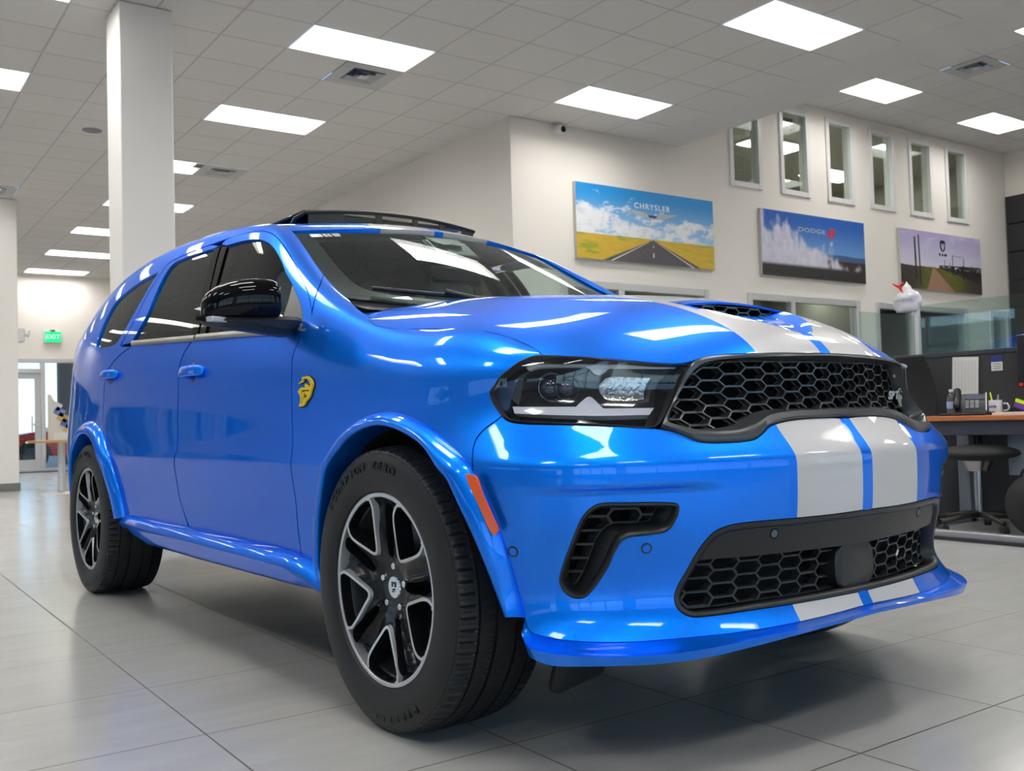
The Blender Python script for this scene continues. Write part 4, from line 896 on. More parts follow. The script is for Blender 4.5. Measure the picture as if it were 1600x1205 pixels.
# outlines of the body parts, as positions on the nets
UVD = {'U': {'front_door_lower': [(7.546,12.021,1),(7.314,11.286),(7.26,10.852),(7.297,9.472),(7.337,8.018),(7.403,6.442),(7.25,3.587),(7.216,2.782),(7.267,2.131),(7.39,1.473,1),(8.402,1.393),(9.822,1.366),(10.673,1.352,1),(10.675,2.147),(10.788,3.436),(10.885,6.568),(10.766,8.334),(10.651,9.937),(10.593,10.592),(10.614,11.097),(10.614,11.097),(10.713,11.611),(10.955,12.187,1),(10.13,12.034),(8.925,11.983),(8.219,11.983)],
 'front_frame': [(7.491,15.276,1),(7.582,15.543),(8.258,15.798),(8.873,15.893),(9.57,15.757),(10.393,15.303),(10.902,14.51),(11.094,13.787),(11.147,13.285),(11.147,13.285),(11.124,12.718),(10.955,12.187,1),(10.799,12.321,1),(10.851,12.915),(10.785,13.457),(10.563,14.029),(10.306,14.401),(10.092,14.778),(9.704,15.1),(9.283,15.269),(8.772,15.348),(8.175,15.296),(7.701,15.186,1)],
 'front_glass': [(7.717,15.143,1),(8.188,15.265),(8.785,15.316),(9.263,15.232),(9.684,15.059),(10.072,14.748),(10.287,14.358),(10.544,13.986),(10.765,13.431),(10.83,12.893),(10.781,12.348,1),(10.131,12.077),(7.834,12.079,1)],
 'front_applique': [(7.524,15.24,1),(7.717,15.196,1),(7.81,14.255),(7.847,12.119,1),(7.651,12.077,1),(7.672,13.69)],
 'rear_applique': [(7.314,15.187,1),(7.498,15.233,1),(7.652,13.693),(7.614,12.074,1),(7.408,12.06,1),(7.434,13.727)],
 'rear_glass': [(6.152,14.903),(6.402,14.99),(7.314,15.134,1),(7.414,13.73),(7.397,12.07,1),(5.548,12.136,1),(5.658,12.682),(5.825,13.302),(5.893,13.862),(6.004,14.594)],
 'rear_frame': [(7.487,15.263,1),(7.16,15.392,1),(6.604,15.28),(6.195,15.179),(5.872,15.035),(5.795,14.83),(5.567,14.178),(5.359,13.298),(5.13,12.402),(5.018,12.023,1),(5.409,12.079,1),(5.615,12.702),(5.784,13.322),(5.85,13.885),(5.968,14.628),(6.114,14.942),(6.364,15.029),(7.309,15.148,1),(7.498,15.233,1)],
 'rear_door_lower': [(7.512,11.998,1),(7.314,11.286),(7.26,10.852),(7.297,9.472),(7.337,8.018),(7.403,6.442),(7.25,3.587),(7.216,2.782),(7.267,2.131),(7.353,1.49,1),(6.106,1.601),(5.49,1.539,1),(5.354,2.604),(5.226,4.072),(4.908,6.907),(4.548,8.155),(4.281,8.998),(4.251,9.974),(4.359,10.881),(4.471,11.329),(4.802,11.604),(5.023,11.992,1),(5.439,12.046),(6.475,12.006)],
 'quarter_glass': [(5.615,14.782,1),(4.89,14.605),(4.389,14.349),(4.161,14.09),(4.011,13.416),(3.921,12.007,1),(4.745,12.135),(4.951,12.552),(5.266,13.596),(5.499,14.363)],
 'moulding_front': [(7.657,12.034),(8.921,12.024),(10.13,12.048),(10.778,12.302)],
 'moulding_rear': [(5.487,12.055),(6.471,12.035),(7.604,12.014)],
 'hood_cut': [(12.216,15.503),(12.412,15.685),(12.605,15.469),(12.716,14.59),(12.919,14.184),(13.198,14.333),(13.668,15.036),(14.654,15.26),(15.727,15.767),(16.405,16.395),(16.984,16.463),(17.771,14.728)],
 'head': [(17.808,14.551),(17.599,13.005),(17.46,10.806),(17.213,9.041),(17.07,8.68),(17.073,8.426),(17.174,8.08),(17.295,7.794),(17.5,7.626),(18.076,7.53),(18.843,7.454),(19.678,7.36),(20.429,7.265,1),(20.745,7.607),(21.121,8.501),(21.333,10.225),(21.439,12.081,1),(20.647,12.675),(19.704,13.811),(18.639,14.778)],
 'bumper_seam': [(17.276,7.774),(16.484,6.961),(16.057,6.222)],
 'bumper_top': [(17.279,7.795,1),(17.392,7.63),(17.664,7.534),(18.837,7.433),(20.443,7.23),(20.76,7.107),(20.97,6.897),(21.166,6.654),(21.776,6.57),(22.28,6.657),(22.543,6.885),(22.839,7.169),(23.139,7.297),(23.513,7.372),(24.47,7.412),(25,7.347)],
 'splitter_seam': [(17.361,0.783),(17.469,0.489),(17.718,0.395),(18.511,0.298),(19.443,0.272),(20.369,0.285),(21.954,0.3),(23.576,0.356),(24.933,0.397)],
 'flare_f_out': [(11.383,0.719),(11.259,1.223),(11.438,2.622),(11.752,3.498),(12.288,6.236),(12.772,7.48),(13.397,7.976),(13.954,8.085),(14.68,7.846),(15.451,7.251),(16.057,6.222),(16.403,4.299),(16.825,3.038),(17.104,2.112),(17.376,0.822)],
 'flare_f_in': [(11.61,0.773),(11.586,1.288),(11.81,2.668),(12.167,3.819),(12.562,6.063),(13.002,7.103),(13.584,7.559),(14.073,7.595),(14.676,7.326),(15.248,6.759),(15.718,5.197),(16.087,3.757),(16.459,2.885),(16.75,2.033),(17.091,0.803)],
 'flare_r_out': [(2.293,4.558),(2.556,6.487),(2.956,7.749),(3.399,8.328),(3.764,8.529),(3.998,8.48),(4.298,8.205),(4.579,7.63),(4.813,6.951),(5.055,5.665),(5.184,3.834),(5.291,2.91),(5.439,1.81),(5.495,1.356)],
 'flare_r_in': [(2.591,3.344),(2.912,5.09),(3.063,7.226),(3.423,7.915),(3.74,8.075),(3.977,8.003),(4.197,7.762),(4.444,7.278),(4.647,6.578),(4.865,4.676),(4.973,3.481),(5.062,2.632),(5.147,1.703),(5.209,1.281)],
 'marker': [(16.279,4.871,1),(16.478,4.77),(16.66,3.878),(16.891,3.235),(16.977,2.977),(16.877,2.845),(16.82,2.903),(16.582,3.486),(16.363,4.161)],
 'corner_intake': [(19.105,3.534),(19.437,3.526),(20.441,3.465),(20.538,3.419),(20.555,3.299),(20.488,3.07),(20.384,2.895),(20.254,2.82),(19.893,2.782),(19.578,2.754),(19.445,2.687),(19.318,2.454),(19.146,2.004),(18.885,1.58),(18.715,1.368),(18.596,1.324),(18.411,1.344),(18.253,1.479),(18.17,1.695),(18.202,1.884),(18.328,2.317),(18.483,2.795),(18.617,3.153),(18.773,3.382),(18.929,3.499)],
 'corner_mesh': [(19.104,3.479),(19.436,3.465),(20.287,3.393),(20.199,3.138),(20.113,2.963),(19.843,2.927),(19.304,2.915),(19.128,2.805),(18.955,2.521),(18.827,2.148),(18.612,1.693),(18.442,1.505),(18.326,1.533),(18.242,1.722),(18.274,1.939),(18.418,2.424),(18.572,2.845),(18.705,3.151),(18.817,3.342),(18.95,3.444)],
 'lower_intake': [(24.928,2.927,1),(23.912,2.912),(22.145,2.918),(21.644,2.897),(21.404,2.842),(21.229,2.743),(21.065,2.527),(20.932,2.252),(20.779,1.853),(20.605,1.456),(20.546,1.231),(20.576,1.002),(20.676,0.859),(20.832,0.772),(21.232,0.76),(22.238,0.792),(24.055,0.807),(25,0.793,1)],
 'lower_bar': [(24.928,2.927,1),(23.912,2.912),(22.145,2.918),(21.644,2.897),(21.404,2.842),(21.229,2.743),(21.065,2.527),(20.932,2.252),(20.864,2.041,1),(21.235,2.06),(22.222,2.051),(23.17,2.053),(24.032,2.039),(25,2.032,1)],
 'lower_mesh': [(25,2.032,1),(24.032,2.039),(23.17,2.053),(22.222,2.051),(21.235,2.06),(20.864,2.041,1),(20.749,1.739),(20.63,1.408),(20.61,1.211),(20.661,1.055),(20.792,0.969,1),(21.368,0.956),(22.273,0.983),(24.105,0.981),(25,0.971,1)],
 'grille_out': [(24.971,14.161,1),(23.944,14.109),(23.034,14.228),(22.272,14.285),(21.767,13.863),(21.517,13.019),(21.4,11.558),(21.252,9.017),(21.018,8.106),(20.77,7.606),(20.58,7.256,1),(20.764,7.118),(20.974,6.909),(21.17,6.667),(21.781,6.584),(22.285,6.671),(22.548,6.898),(22.843,7.181),(23.144,7.308),(23.518,7.384),(24.475,7.424,1)],
 'grille_in': [(24.938,12.388,1),(23.925,12.268),(22.994,12.365),(22.568,12.355),(22.263,12.349),(21.976,11.992),(21.798,11.336),(21.627,10.386),(21.484,9.236),(21.317,8.59),(21.136,8.114),(20.963,7.734),(20.901,7.552),(20.923,7.427),(21.036,7.343),(21.404,7.291),(21.858,7.312),(22.159,7.374),(22.419,7.565),(22.667,7.71),(22.908,7.819),(23.244,7.858),(23.703,7.863),(24.668,7.865,1)],
 'sensor': [(19.943,2.452),(17.152,2.426)],
 'bar_sensor': [(22.564,2.565)],
 'fender_top': [(11.728,15.086),(12.216,15.503)],
 'ws_edge': [(9.819,17),(10.457,16.696),(11.064,16.238),(11.531,15.504),(11.761,15.27),(11.941,15.216),(12.166,15.507)],
 'roofline': [(3.661,14.573),(4.334,15.08),(5.296,15.703),(6.12,16.407),(6.893,16.519),(7.628,16.6),(8.607,16.722),(9.223,17),(9.819,17)],
 'emblem': [(11.257,9.007)],
 'handles': [(7.712,10.425),(4.805,10.723)],
 'sill_top': [(5.371,1.51),(6.251,1.723),(7.285,1.577),(8.406,1.443),(9.829,1.424),(10.656,1.39),(10.977,1.248),(11.294,0.957)],
 'hd_front': [(17.711,15.001,1),(18.593,15.026),(19.682,14.007),(20.637,12.83),(21.198,12.472),(21.428,12.823),(21.694,13.908),(22.114,14.512),(23.033,14.469),(23.948,14.476),(24.978,14.553,1)]},
'H': {'hood_cut': [(0.3,5.066),(0.3,4.902),(1.17,5.917),(1.713,6.469),(2.131,6.751),(2.5,6.794),(3.006,6.639),(3.745,6.222),(4.546,5.929),(5.208,5.877),(5.704,5.854),(6.122,5.898)],
 'front': [(6.1,5.873,1),(6.663,5.369),(7.287,4.771),(7.925,4.175),(8.311,3.738),(8.427,3.501),(8.507,3.174),(8.721,2.776),(9.23,1.98),(9.502,1.062),(9.546,0,1)],
 'stripe': [(9.23,1.98),(8.39,1.926),(7.623,1.822)]},
'L': {'top': [(17.775,12.067,1),(18.113,13.735),(19.137,13.823),(20.388,13.039),(21.255,12.333,1),(21.215,11.467,1),(19.801,11.844,1),(19.706,10.765),(19.642,10.603),(19.55,10.781),(19.335,11.942),(19.121,12.366),(18.178,12.204),(17.956,11.289,1)],
 'bottom': [(17.597,8.104,1),(19.071,8.07,1),(19.364,8.442),(19.409,8.469),(19.462,8.438),(19.654,7.978,1),(20.698,7.946,1),(20.547,7.71,1),(19.547,7.713),(17.608,7.865,1)],
 'left': [(17.814,10.225,1),(18.012,11.198,1),(17.84,8.48,1),(17.748,8.176,1),(17.648,8.278,1),(17.613,8.422,1)],
 'bezel': [(17.918,11.715,1),(18.175,12.279),(19.126,12.445),(19.489,12.004),(19.922,11.951),(21.251,11.522,1),(20.718,7.947,1),(19.666,7.965),(19.076,8.039),(17.645,8.098,1),(17.739,8.381)],
 'reflector': [(19.734,9.388),(19.957,10.221),(20.751,9.874,1),(20.569,8.33,1),(20.51,8.279),(19.819,8.315),(19.714,8.491),(19.668,8.866)],
 'refl_frame': [(20.805,9.55,1),(20.896,9.445,1),(20.654,8.191,1),(20.542,8.145,1),(19.827,8.182,1),(19.786,8.279,1),(20.518,8.241,1),(20.595,8.329,1)],
 'tip': [(17.169,8.74),(17.828,9.627,1),(17.733,8.949,1),(17.51,8.052,1),(17.402,7.966),(17.266,8.192),(17.157,8.478)],
 'proj': [(18.605,8.971)],
 'proj2': [(18.944,8.931)],
 'sail': [(10.571,14.038,1),(10.734,13.634),(10.83,13.168),(10.848,12.752),(10.81,12.303,1),(10.228,12.282,1),(10.264,12.76,1),(10.453,13.394)]},
}
# ================================================================== the car (its own axes: x forward, y left, z up, origin under the front axle)
PSI = -.0405
CAR_O = np.array([1.2305, 2.397, 0])+.95*np.array([math.cos(PSI), -math.sin(PSI), 0])
CAR = thing('car', 'bright blue sports utility vehicle with twin silver stripes parked on the showroom tiles', 'car', tuple(CAR_O), math.atan2(-math.cos(PSI), -math.sin(PSI)))
UE = float(BODY.nu-1)
SB = Surf(BODY, .145, .062); SH = Surf(HOOD, .13, .12)
def U(k): return UVD['U'][k]
def Hh(k): return UVD['H'][k]
def paint(name, stripes):
    m = bpy.data.materials.new(name); m.use_nodes = True; g = NB(m); b = m.node_tree.nodes['Principled BSDF']
    vec, X, Y, Z = g.xyz()
    fl = g.noise(vec, 900, 1); blue = g.mix(g.m('MULTIPLY', fl, .15), (.0, .195, .93), (.0, .29, 1.0))
    b.inputs['Metallic'].default_value = .8; b.inputs['Roughness'].default_value = .38; b.inputs['Specular Tint'].default_value = (.0, .42, 1, 1)
    if stripes:
        a = g.m('ABSOLUTE', Y)
        s = g.m('MULTIPLY', g.smooth(a, .0215, .0235), g.smooth(a, .2705, .2685))
        lip = g.m('MULTIPLY', g.m('MULTIPLY', g.m('GREATER_THAN', X, .41), g.m('LESS_THAN', X, .52)), g.m('MULTIPLY', g.m('GREATER_THAN', Z, 1.10), g.m('LESS_THAN', a, .232))); s = g.m('MULTIPLY', s, g.m('SUBTRACT', 1.0, lip))
        blue = g.mix(s, blue, (.56, .545, .555)); g.L.new(g.m('SUBTRACT', .8, g.m('MULTIPLY', s, .7)), b.inputs['Metallic']); g.L.new(g.mix(s, (.0, .42, 1.), (1., 1., 1.)), b.inputs['Specular Tint'])
    g.L.new(blue, b.inputs['Base Color'])
    b.inputs['Coat Weight'].default_value = .85; b.inputs['Coat Roughness'].default_value = .012; b.inputs['Coat IOR'].default_value = 1.45
    # the inner side of every sheet is bare dark primer and trim
    d = g.n('ShaderNodeBsdfDiffuse'); d.inputs[0].default_value = (.012, .012, .013, 1); ge = g.n('ShaderNodeNewGeometry'); mx = g.n('ShaderNodeMixShader')
    g.L.new(ge.outputs['Backfacing'], mx.inputs[0]); g.L.new(b.outputs[0], mx.inputs[1]); g.L.new(d.outputs[0], mx.inputs[2]); g.L.new(mx.outputs[0], m.node_tree.nodes['Material Output'].inputs[0])
    return m
M_paint = paint('metallic_blue_paint', False); M_paints = paint('metallic_blue_paint_with_silver_stripes', True)
M_blk = mat('satin_black_plastic', (.015, .016, .018), .36, noise=(.1, 60), bump=(.05, 400, .0005))
M_grey = mat('gunmetal_grille_frame', (.075, .077, .082), .32, metal=.5, coat=.3, coat_rough=.2)
M_gloss = mat('piano_black', (.003, .003, .004), .04, spec=.28)
M_rub = mat('black_rubber', (.012, .012, .013), .6)
M_void = mat('unlit_cavity_black', (.003, .003, .003), .9)
M_chrome = mat('bright_chrome', (.75, .76, .78), .08, metal=1)
M_satin = mat('satin_chrome_trim', (.50, .49, .47), .28, metal=.9)
M_ws = tinted('windscreen_glass', (.80, .92, .88), .0); M_side = tinted('front_side_glass', (.80, .88, .84), .0); M_priv = tinted('privacy_glass', (.06, .065, .06), .03)
M_lamp = tinted('clear_lamp_cover', (.86, .87, .90), .0)
def cat(*ls): 
    out = []
    for l in ls: out += [tuple(p) for p in l]
    return out
def rev(l): return list(l)[::-1]
def crn(p): return (p[0], p[1], 1)
S = lambda pts, per=6: spline(pts, per=per)
# --- sheet metal
cut = U('hood_cut'); seam = U('bumper_seam'); fo = U('flare_f_out'); fi = U('flare_f_in'); ff = U('front_frame')
def side_panel(name, pts, m=M_paint, holes=(), parent=None, **k):
    parent = parent or CAR
    return panel(name, SB, S(pts), m, parent, holes=[S(h) for h in holes], mirror=True, **k)
def between(a, b, n=4):
    return [(a[0]+(b[0]-a[0])*t/n, a[1]+(b[1]-a[1])*t/n) for t in range(1, n)]
arch_f = [(p[0]*.5+q[0]*.5, p[1]*.5+q[1]*.5) for p, q in zip(fo, fi)]
# fender: door seam, pillar foot, windscreen corner, bonnet cut, lamp, bumper seam, arch
dfr = UVD['U']['front_door_lower']; n0 = [i for i, p in enumerate(dfr) if len(p) > 2]
seam_d = [p[:2] for p in dfr[n0[2]:n0[3]]]                      # bottom front corner up the front edge of the door
head = U('head')
lampback = [p[:2] for p in head[0:8]]                            # top rear corner of the lamp round its tip to the bottom
front_arch = [p[:2] for p in arch_f]
fen = cat([crn(seam_d[0])], seam_d[1:], [(11.13, 13.0), crn((11.19, 13.45))], [(11.35, 15.2), crn((11.40, 17.0))], [(11.7, 17.0), crn((12.10, 17.0))], [p for p in cut[1:-1]], [crn(cut[-1])], lampback[1:7], [crn(lampback[7])], [seam[1][:2]], [crn(front_arch[11])], rev(front_arch[1:11]), [crn(front_arch[0])], [crn((seam_d[0][0]+.28, front_arch[0][1]))])
side_panel('fender', fen)
# outer body side above and behind the doors, with the rail over the windows
def inv_u(x, v):
    """u on the net for a given car x at row v"""
    uu = np.linspace(0, 13, 500); q = BODY(uu, np.full(500, v)); return float(np.interp(x, q[:, 0], uu))
def uvw(x, z):
    uu, vv = 6.0, 6.0
    for _ in range(40):
        e = 1e-3; p = BODY(uu, vv)[0]; a = (BODY(uu+e, vv)[0]-BODY(uu-e, vv)[0])/(2*e); b = (BODY(uu, vv+e)[0]-BODY(uu, vv-e)[0])/(2*e)
        J = np.array([[a[0], b[0]], [a[2], b[2]]]); d = np.linalg.lstsq(J, np.array([x-p[0], z-p[2]]), rcond=None)[0]; d = np.clip(d, -1, 1); uu = float(np.clip(uu+d[0], 0, UE)); vv = float(np.clip(vv+d[1], 0, 17))
    return uu, vv
XR_ = -3.042
def rear_arch(r0, z0=.0, n=15, a0=4, a1=192, sq=1.0):
    out = []
    for k in range(n):
        a = math.radians(a0+(a1-a0)*k/(n-1)); out.append(uvw(XR_+.01+r0*math.cos(a)*sq, .385+r0*math.sin(a)*.98))
    return out
ra_out = rear_arch(.515); ra_in = rear_arch(.455); ra_mid = rear_arch(.485)
qtop = U('rear_frame'); dr = U('rear_door_lower'); nr = [i for i, p in enumerate(dr) if len(p) > 2]
# clockwise: windscreen foot -> along roof edge to the tail -> down -> under -> rear arch -> rear door seam -> over both doors -> back
over = [p[:2] for p in qtop[1:11]]                              # frame outer line from the B pillar back and down to the belt
fover = [p[:2] for p in ff[1:10]]
xs_seam = [(-2.42, 1.235), (-2.60, 1.20), (-2.74, 1.15), (-2.80, 1.08), (-2.79, .98), (-2.74, .90)]
sm = [uvw(*p) for p in xs_seam]
bside = cat([crn((11.40, 17.0))], [(10.6, 17.0), (9.6, 17.0), (8.4, 17.0), (6, 17.0), (4, 17.0), (2, 17.0), crn((0, 17.0))], [(0, 12), (0, 6), crn((0, .5))], [crn((ra_mid[-1][0], .5))], rev(ra_mid[4:-1]), [crn(ra_mid[4])], rev(sm)[1:-1], [crn(sm[0])], rev(over)[1:-1], [over[0]], fover[0:8], [crn((11.19, 13.45))], [(11.35, 15.2)])
side_panel('body_side', bside, holes=[U('quarter_glass')])
side_panel('front_door', U('front_door_lower'))
side_panel('front_door_frame', ff)
rd = cat([crn(dr[0][:2])], [p[:2] for p in dr[1:nr[1]]], [crn(dr[nr[1]][:2])], [uvw(-2.48, .42)], [crn(ra_mid[1])], ra_mid[2:5], rev(sm)[1:-1], [crn(sm[0])], [p for p in dr[-2:]])
side_panel('rear_door', rd)
rf = cat([crn(qtop[0])], [p[:2] for p in qtop[1:9]], [crn(qtop[9])], [p for p in qtop[10:]])
side_panel('rear_door_frame', qtop[:-1])
# glass
def glass(name, pts, m, off=-.009): return panel(name, SB, S(pts), m, CAR, mirror=True, off=off, gap=-.004, rim=.0)
glass('front_side_window', U('front_glass'), M_side); glass('rear_side_window', U('rear_glass'), M_priv); glass('quarter_window', U('quarter_glass'), M_priv)
side_panel('pillar_cover', U('front_applique'), M_gloss, off=-.002, rim=.01); side_panel('pillar_cover', U('rear_applique'), M_gloss, off=-.002, rim=.01)
def strip(name, pts, m, w=.012, h=.007, off=.004, n=60):
    """raised moulding along an open line on the flank"""
    q = spline(pts, closed=False, per=8); X, N = SB(q[:, 0], q[:, 1]); T = np.gradient(X, axis=0); T /= np.linalg.norm(T, axis=1, keepdims=True); Bn = np.cross(N, T)
    prof = [(-w, -.004), (-w, h*.6), (-w*.6, h), (w*.6, h), (w, h*.6), (w, -.004)]
    for sg in (1, -1):
        V = []; F = []
        for i in range(len(X)):
            for a, b_ in prof:
                p = X[i]+Bn[i]*a+N[i]*(b_+off); V.append(p*np.array([1, sg, 1]))
        k = len(prof)
        for i in range(len(X)-1):
            for j in range(k):
                F.append((i*k+j, i*k+(j+1) % k, (i+1)*k+(j+1) % k, (i+1)*k+j))
        F.append(tuple(range(k))); F.append(tuple((len(X)-1)*k+j for j in range(k)))
        bm = BM(); vs = [bm.verts.new(tuple(v)) for v in V]
        for f in F: bm.faces.new([vs[t] for t in f])
        obj(name, bm, m, CAR, smooth='auto', angle=50)
strip('belt_moulding', U('moulding_front'), M_satin); strip('belt_moulding', U('moulding_rear'), M_satin)
# wheel arch flares: lofted between two lines on the body, standing proud
def flare(name, inner, outer, proud=.034, n=8):
    a = spline(inner, closed=False, per=8); b_ = spline(outer, closed=False, per=8)
    A, NA = SB(a[:, 0], a[:, 1]); B_, NB_ = SB(b_[:, 0], b_[:, 1]); k = len(A)
    s = np.linspace(0, 1, n); rows = []
    for i, t in enumerate(s):
        h = proud*(1-(1-t)**2.4); e = .003
        rows.append(B_*(1-t)+A*t+(NB_*(1-t)+NA*t)*(h+e) if True else 0)
    Nm = (NA+NB_)/2; d = A-B_; d /= np.linalg.norm(d, axis=1, keepdims=True)
    last = rows[-1]
    rows.append(last+d*.006-Nm*.004); rows.append(last+d*.007-Nm*.014); rows.append(last+d*.004-Nm*.09)
    rows.insert(0, B_-NB_*.004)
    for sg in (1, -1):
        bm = BM(); R_ = [[bm.verts.new(tuple(p*np.array([1, sg, 1]))) for p in r] for r in rows]
        for i in range(len(R_)-1):
            for j in range(k-1): bm.faces.new((R_[i][j], R_[i][j+1], R_[i+1][j+1], R_[i+1][j]))
        obj(name, bm, M_paint, CAR, smooth='auto', angle=60)
    return rows
RF = flare('wheel_arch_flare', [p[:2] for p in fi], [p[:2] for p in fo])
RR = flare('wheel_arch_flare', ra_in, ra_out)
def liner(rows, inward):
    """dark wheel well behind the lip"""
    last = rows[-1]
    for sg in (1, -1):
        bm = BM(); a = [bm.verts.new((p[0], p[1]*sg, p[2])) for p in last]; b_ = [bm.verts.new((p[0]*1.0, -inward*sg*1.0 if True else 0, p[2]+.01)) for p in last]
        for j in range(len(a)-1): bm.faces.new((a[j], a[j+1], b_[j+1], b_[j]))
        c0 = bm.verts.new((sum(p[0] for p in last)/len(last), -inward*sg, .3))
        for j in range(len(a)-1): bm.faces.new((b_[j], b_[j+1], c0))
        obj('wheel_well', bm, M_void, CAR)
liner(RF, .60); liner(RR, .60)
# side marker lamp in the flare
ml = U('marker')
panel('side_marker', SB, S(ml), mat('amber_reflector', (.80, .10, .008), .15, coat=1, noise=(.25, 300)), CAR, mirror=True, off=.0305, rim=.008, step=(.05, .12))
# --- front bumper skin
bt = U('bumper_top'); ss = U('splitter_seam')
bt2 = [p[:2] for p in bt[1:-1]]+[(UE, 7.36)]
bump = cat([crn(bt[0])], bt2[:-1], [crn(bt2[-1])], [crn((UE, .42))], rev([p[:2] for p in ss[1:-1]]), [crn(ss[0])], [p for p in rev(front_arch[12:-1])], [crn(front_arch[11])], [seam[1][:2]])
li = U('lower_intake'); li2 = cat([crn((UE, li[0][1]))], [p[:2] for p in li[1:-1]], [crn((UE, .80))])
Hs = [S(U('corner_intake'))]
# the lower opening touches the centre line, so it is notched out of the outline itself
k = next(i for i in range(len(bump)) if abs(bump[i][0]-UE) < 1e-6 and abs(bump[i][1]-.42) < 1e-6)
bump2 = bump[:k]+li2+bump[k:]
bump2[k-1] = crn((UE, 7.36))
panel('front_bumper', SB, S(bump2), M_paints, CAR, holes=Hs, both=True, centre=(0, UE), step=(.09, .22))
# --- bonnet, with the raised scoop over the middle
class Raised:
    def __init__(s, net): s.net = net; s.nu = net.nu; s.nv = net.nv
    def __call__(s, u, v):
        p = s.net(u, v).copy(); x, w_ = p[..., 0], np.abs(p[..., 1])
        t = np.clip((x+.12)/.5, 0, 1); t = t*t*(3-2*t); q = np.clip(1-(w_/.235)**2, 0, 1)
        f = np.clip((.60-x)/.14, 0, 1); p[..., 2] += .009*t*q**1.3*f*f*(3-2*f); return p
HOODR = Raised(HOOD); SHR = Surf(HOODR, .13, .12)
hc = Hh('hood_cut'); hf = Hh('front')
hood = cat([crn((.35, 0))], [(.36, 2), (.34, 3.6), (.30, 4.6), (.30, 5.1), (.42, 5.5), (.80, 5.85), (1.25, 6.1)], [p[:2] for p in hc[3:-1]], [crn(hc[-1])], [p[:2] for p in hf[1:-1]], [crn((9.546, 0))])
ED = [(8.42, 0.0), (8.38, .20), (8.15, .45), (7.4, 1.02), (6.8, 1.43), (6.4, 1.62), (6.05, 1.70)]
hood2 = hood+[crn(ED[0])]+ED[1:-1]+[crn(ED[-1]), crn((5.95, 0))]
panel('bonnet', SHR, S(hood2), M_paints, CAR, both=True, centre=(1, 0), step=(.10, .14), gap=.0016, rim=.006)
def grid_mesh(name, rows, m, parent, smooth=True, mirror=False, angle=60, both=False):
    """rows of points -> one sheet; mirror adds a second object on the far side; both joins the halves"""
    sgs = (1, -1) if (mirror or both) else (1,); bm = BM()
    for sg in sgs:
        if mirror: bm = BM()
        R_ = [[bm.verts.new((float(p[0]), float(p[1])*sg, float(p[2]))) for p in r] for r in rows]
        for i in range(len(R_)-1):
            for j in range(len(R_[0])-1): bm.faces.new((R_[i][j], R_[i][j+1], R_[i+1][j+1], R_[i+1][j]))
        if mirror: o = obj(name, bm, m, parent, smooth='auto' if smooth else False, angle=angle)
    if both: bmesh.ops.remove_doubles(bm, verts=bm.verts, dist=1e-5)
    if not mirror: o = obj(name, bm, m, parent, smooth='auto' if smooth else False, angle=angle)
    return o
ed = spline(ED, closed=False, per=8); EX, _ = SHR(ed[:, 0], ed[:, 1]); rows = []
for i, p in enumerate(EX):
    t = i/(len(EX)-1); d = .020*t**1.1; r = []
    for k in range(9):
        q = k/8; r.append((p[0]+.0*q, p[1]*(1-q), p[2]-d*math.sin(min(1, q*1.5)*math.pi/2)))
    rows.append(r)
# floor of the scoop mouth carries on under the lip
last = rows[-1]; rows.append([(p[0]-.09, p[1], p[2]-.012) for p in last])
grid_mesh('scoop_floor', rows, M_paint, CAR, both=True)
SCOOP_W = float(-EX[-1][1]); SCOOP_X = float(EX[-1][0]); SCOOP_Z = float(rows[-2][-1][2])
# --- windscreen and roof nets that start on the body net's own upper edge
def edge(u): 
    p = BODY(np.array([u]), np.array([17.]))[0]; return np.array([p[0], p[1], p[2]])
ub, ut = 12.02, 9.84
rows = []
for i in range(7):
    t = i/6; u = ub+(ut-ub)*t; E_ = edge(u); E_[2] -= .006; E_[1] -= .004
    Cc_ = np.array([-.40, 0, 1.205])*(1-t)+np.array([-1.155, 0, 1.648])*t+np.array([0, 0, .018])*math.sin(math.pi*t)
    r = []
    for k in range(7):
        q = k/6; a = math.sin(q*math.pi/2); r.append((E_[0]+(Cc_[0]-E_[0])*a, E_[1]*(1-q), E_[2]+(Cc_[2]-E_[2])*a))
    rows.append(r)
WS = Net(rows, mirror_v_end=True); SW = Surf(WS, .14, .11)
wso = [crn((0, 0)), crn((6, 0)), crn((6, 6)), crn((0, 6))]
panel('windscreen', SW, S(wso), M_ws, CAR, both=True, centre=(1, 6), gap=0, rim=0, step=(.3, .3))
M_frit = mat('black_glass_border', (.006, .006, .007), .35)
wsb = wso[:3]+[crn((5.72, 6)), (5.70, 5), (5.70, 2.5), (5.60, 1.15), (5.1, .70), (4, .62), (2, .66), (1.1, .80), (.75, 1.2), crn((.65, 6)), crn((0, 6))]
panel('windscreen_border', SW, S(wsb), M_frit, CAR, both=True, centre=(1, 6), gap=0, rim=0, step=(.3, .3), off=-.005)
panel('windscreen_border', SW, S([crn((5.75, 5.1)), crn((5.75, 6)), crn((4.95, 6)), (4.85, 5.7), (5.0, 5.35)]), M_frit, CAR, both=True, centre=(1, 6), gap=0, rim=0, step=(.3, .3), off=-.0055)
rr = []
for u in [0, .6, 1.5, 2.5, 3.5, 4.5, 5.5, 6.5, 7.5, 8.3, 9.0, 9.5, 9.86]:
    E_ = edge(u); f = (u/9.86); cx = E_[0]+ (.115*max(0, (u-7.5)/2.36)**1.5); r = []
    crown = .045 if u < 9 else .045-.010*(u-9)/.86
    for k in range(7):
        q = k/6; a = math.sin(q*math.pi/2); r.append((E_[0]+(cx-E_[0])*a, E_[1]*(1-q), E_[2]+crown*a))
    rr.append(r)
RF_ = Net(rr, mirror_v_end=True); SR = Surf(RF_, .36, .10)
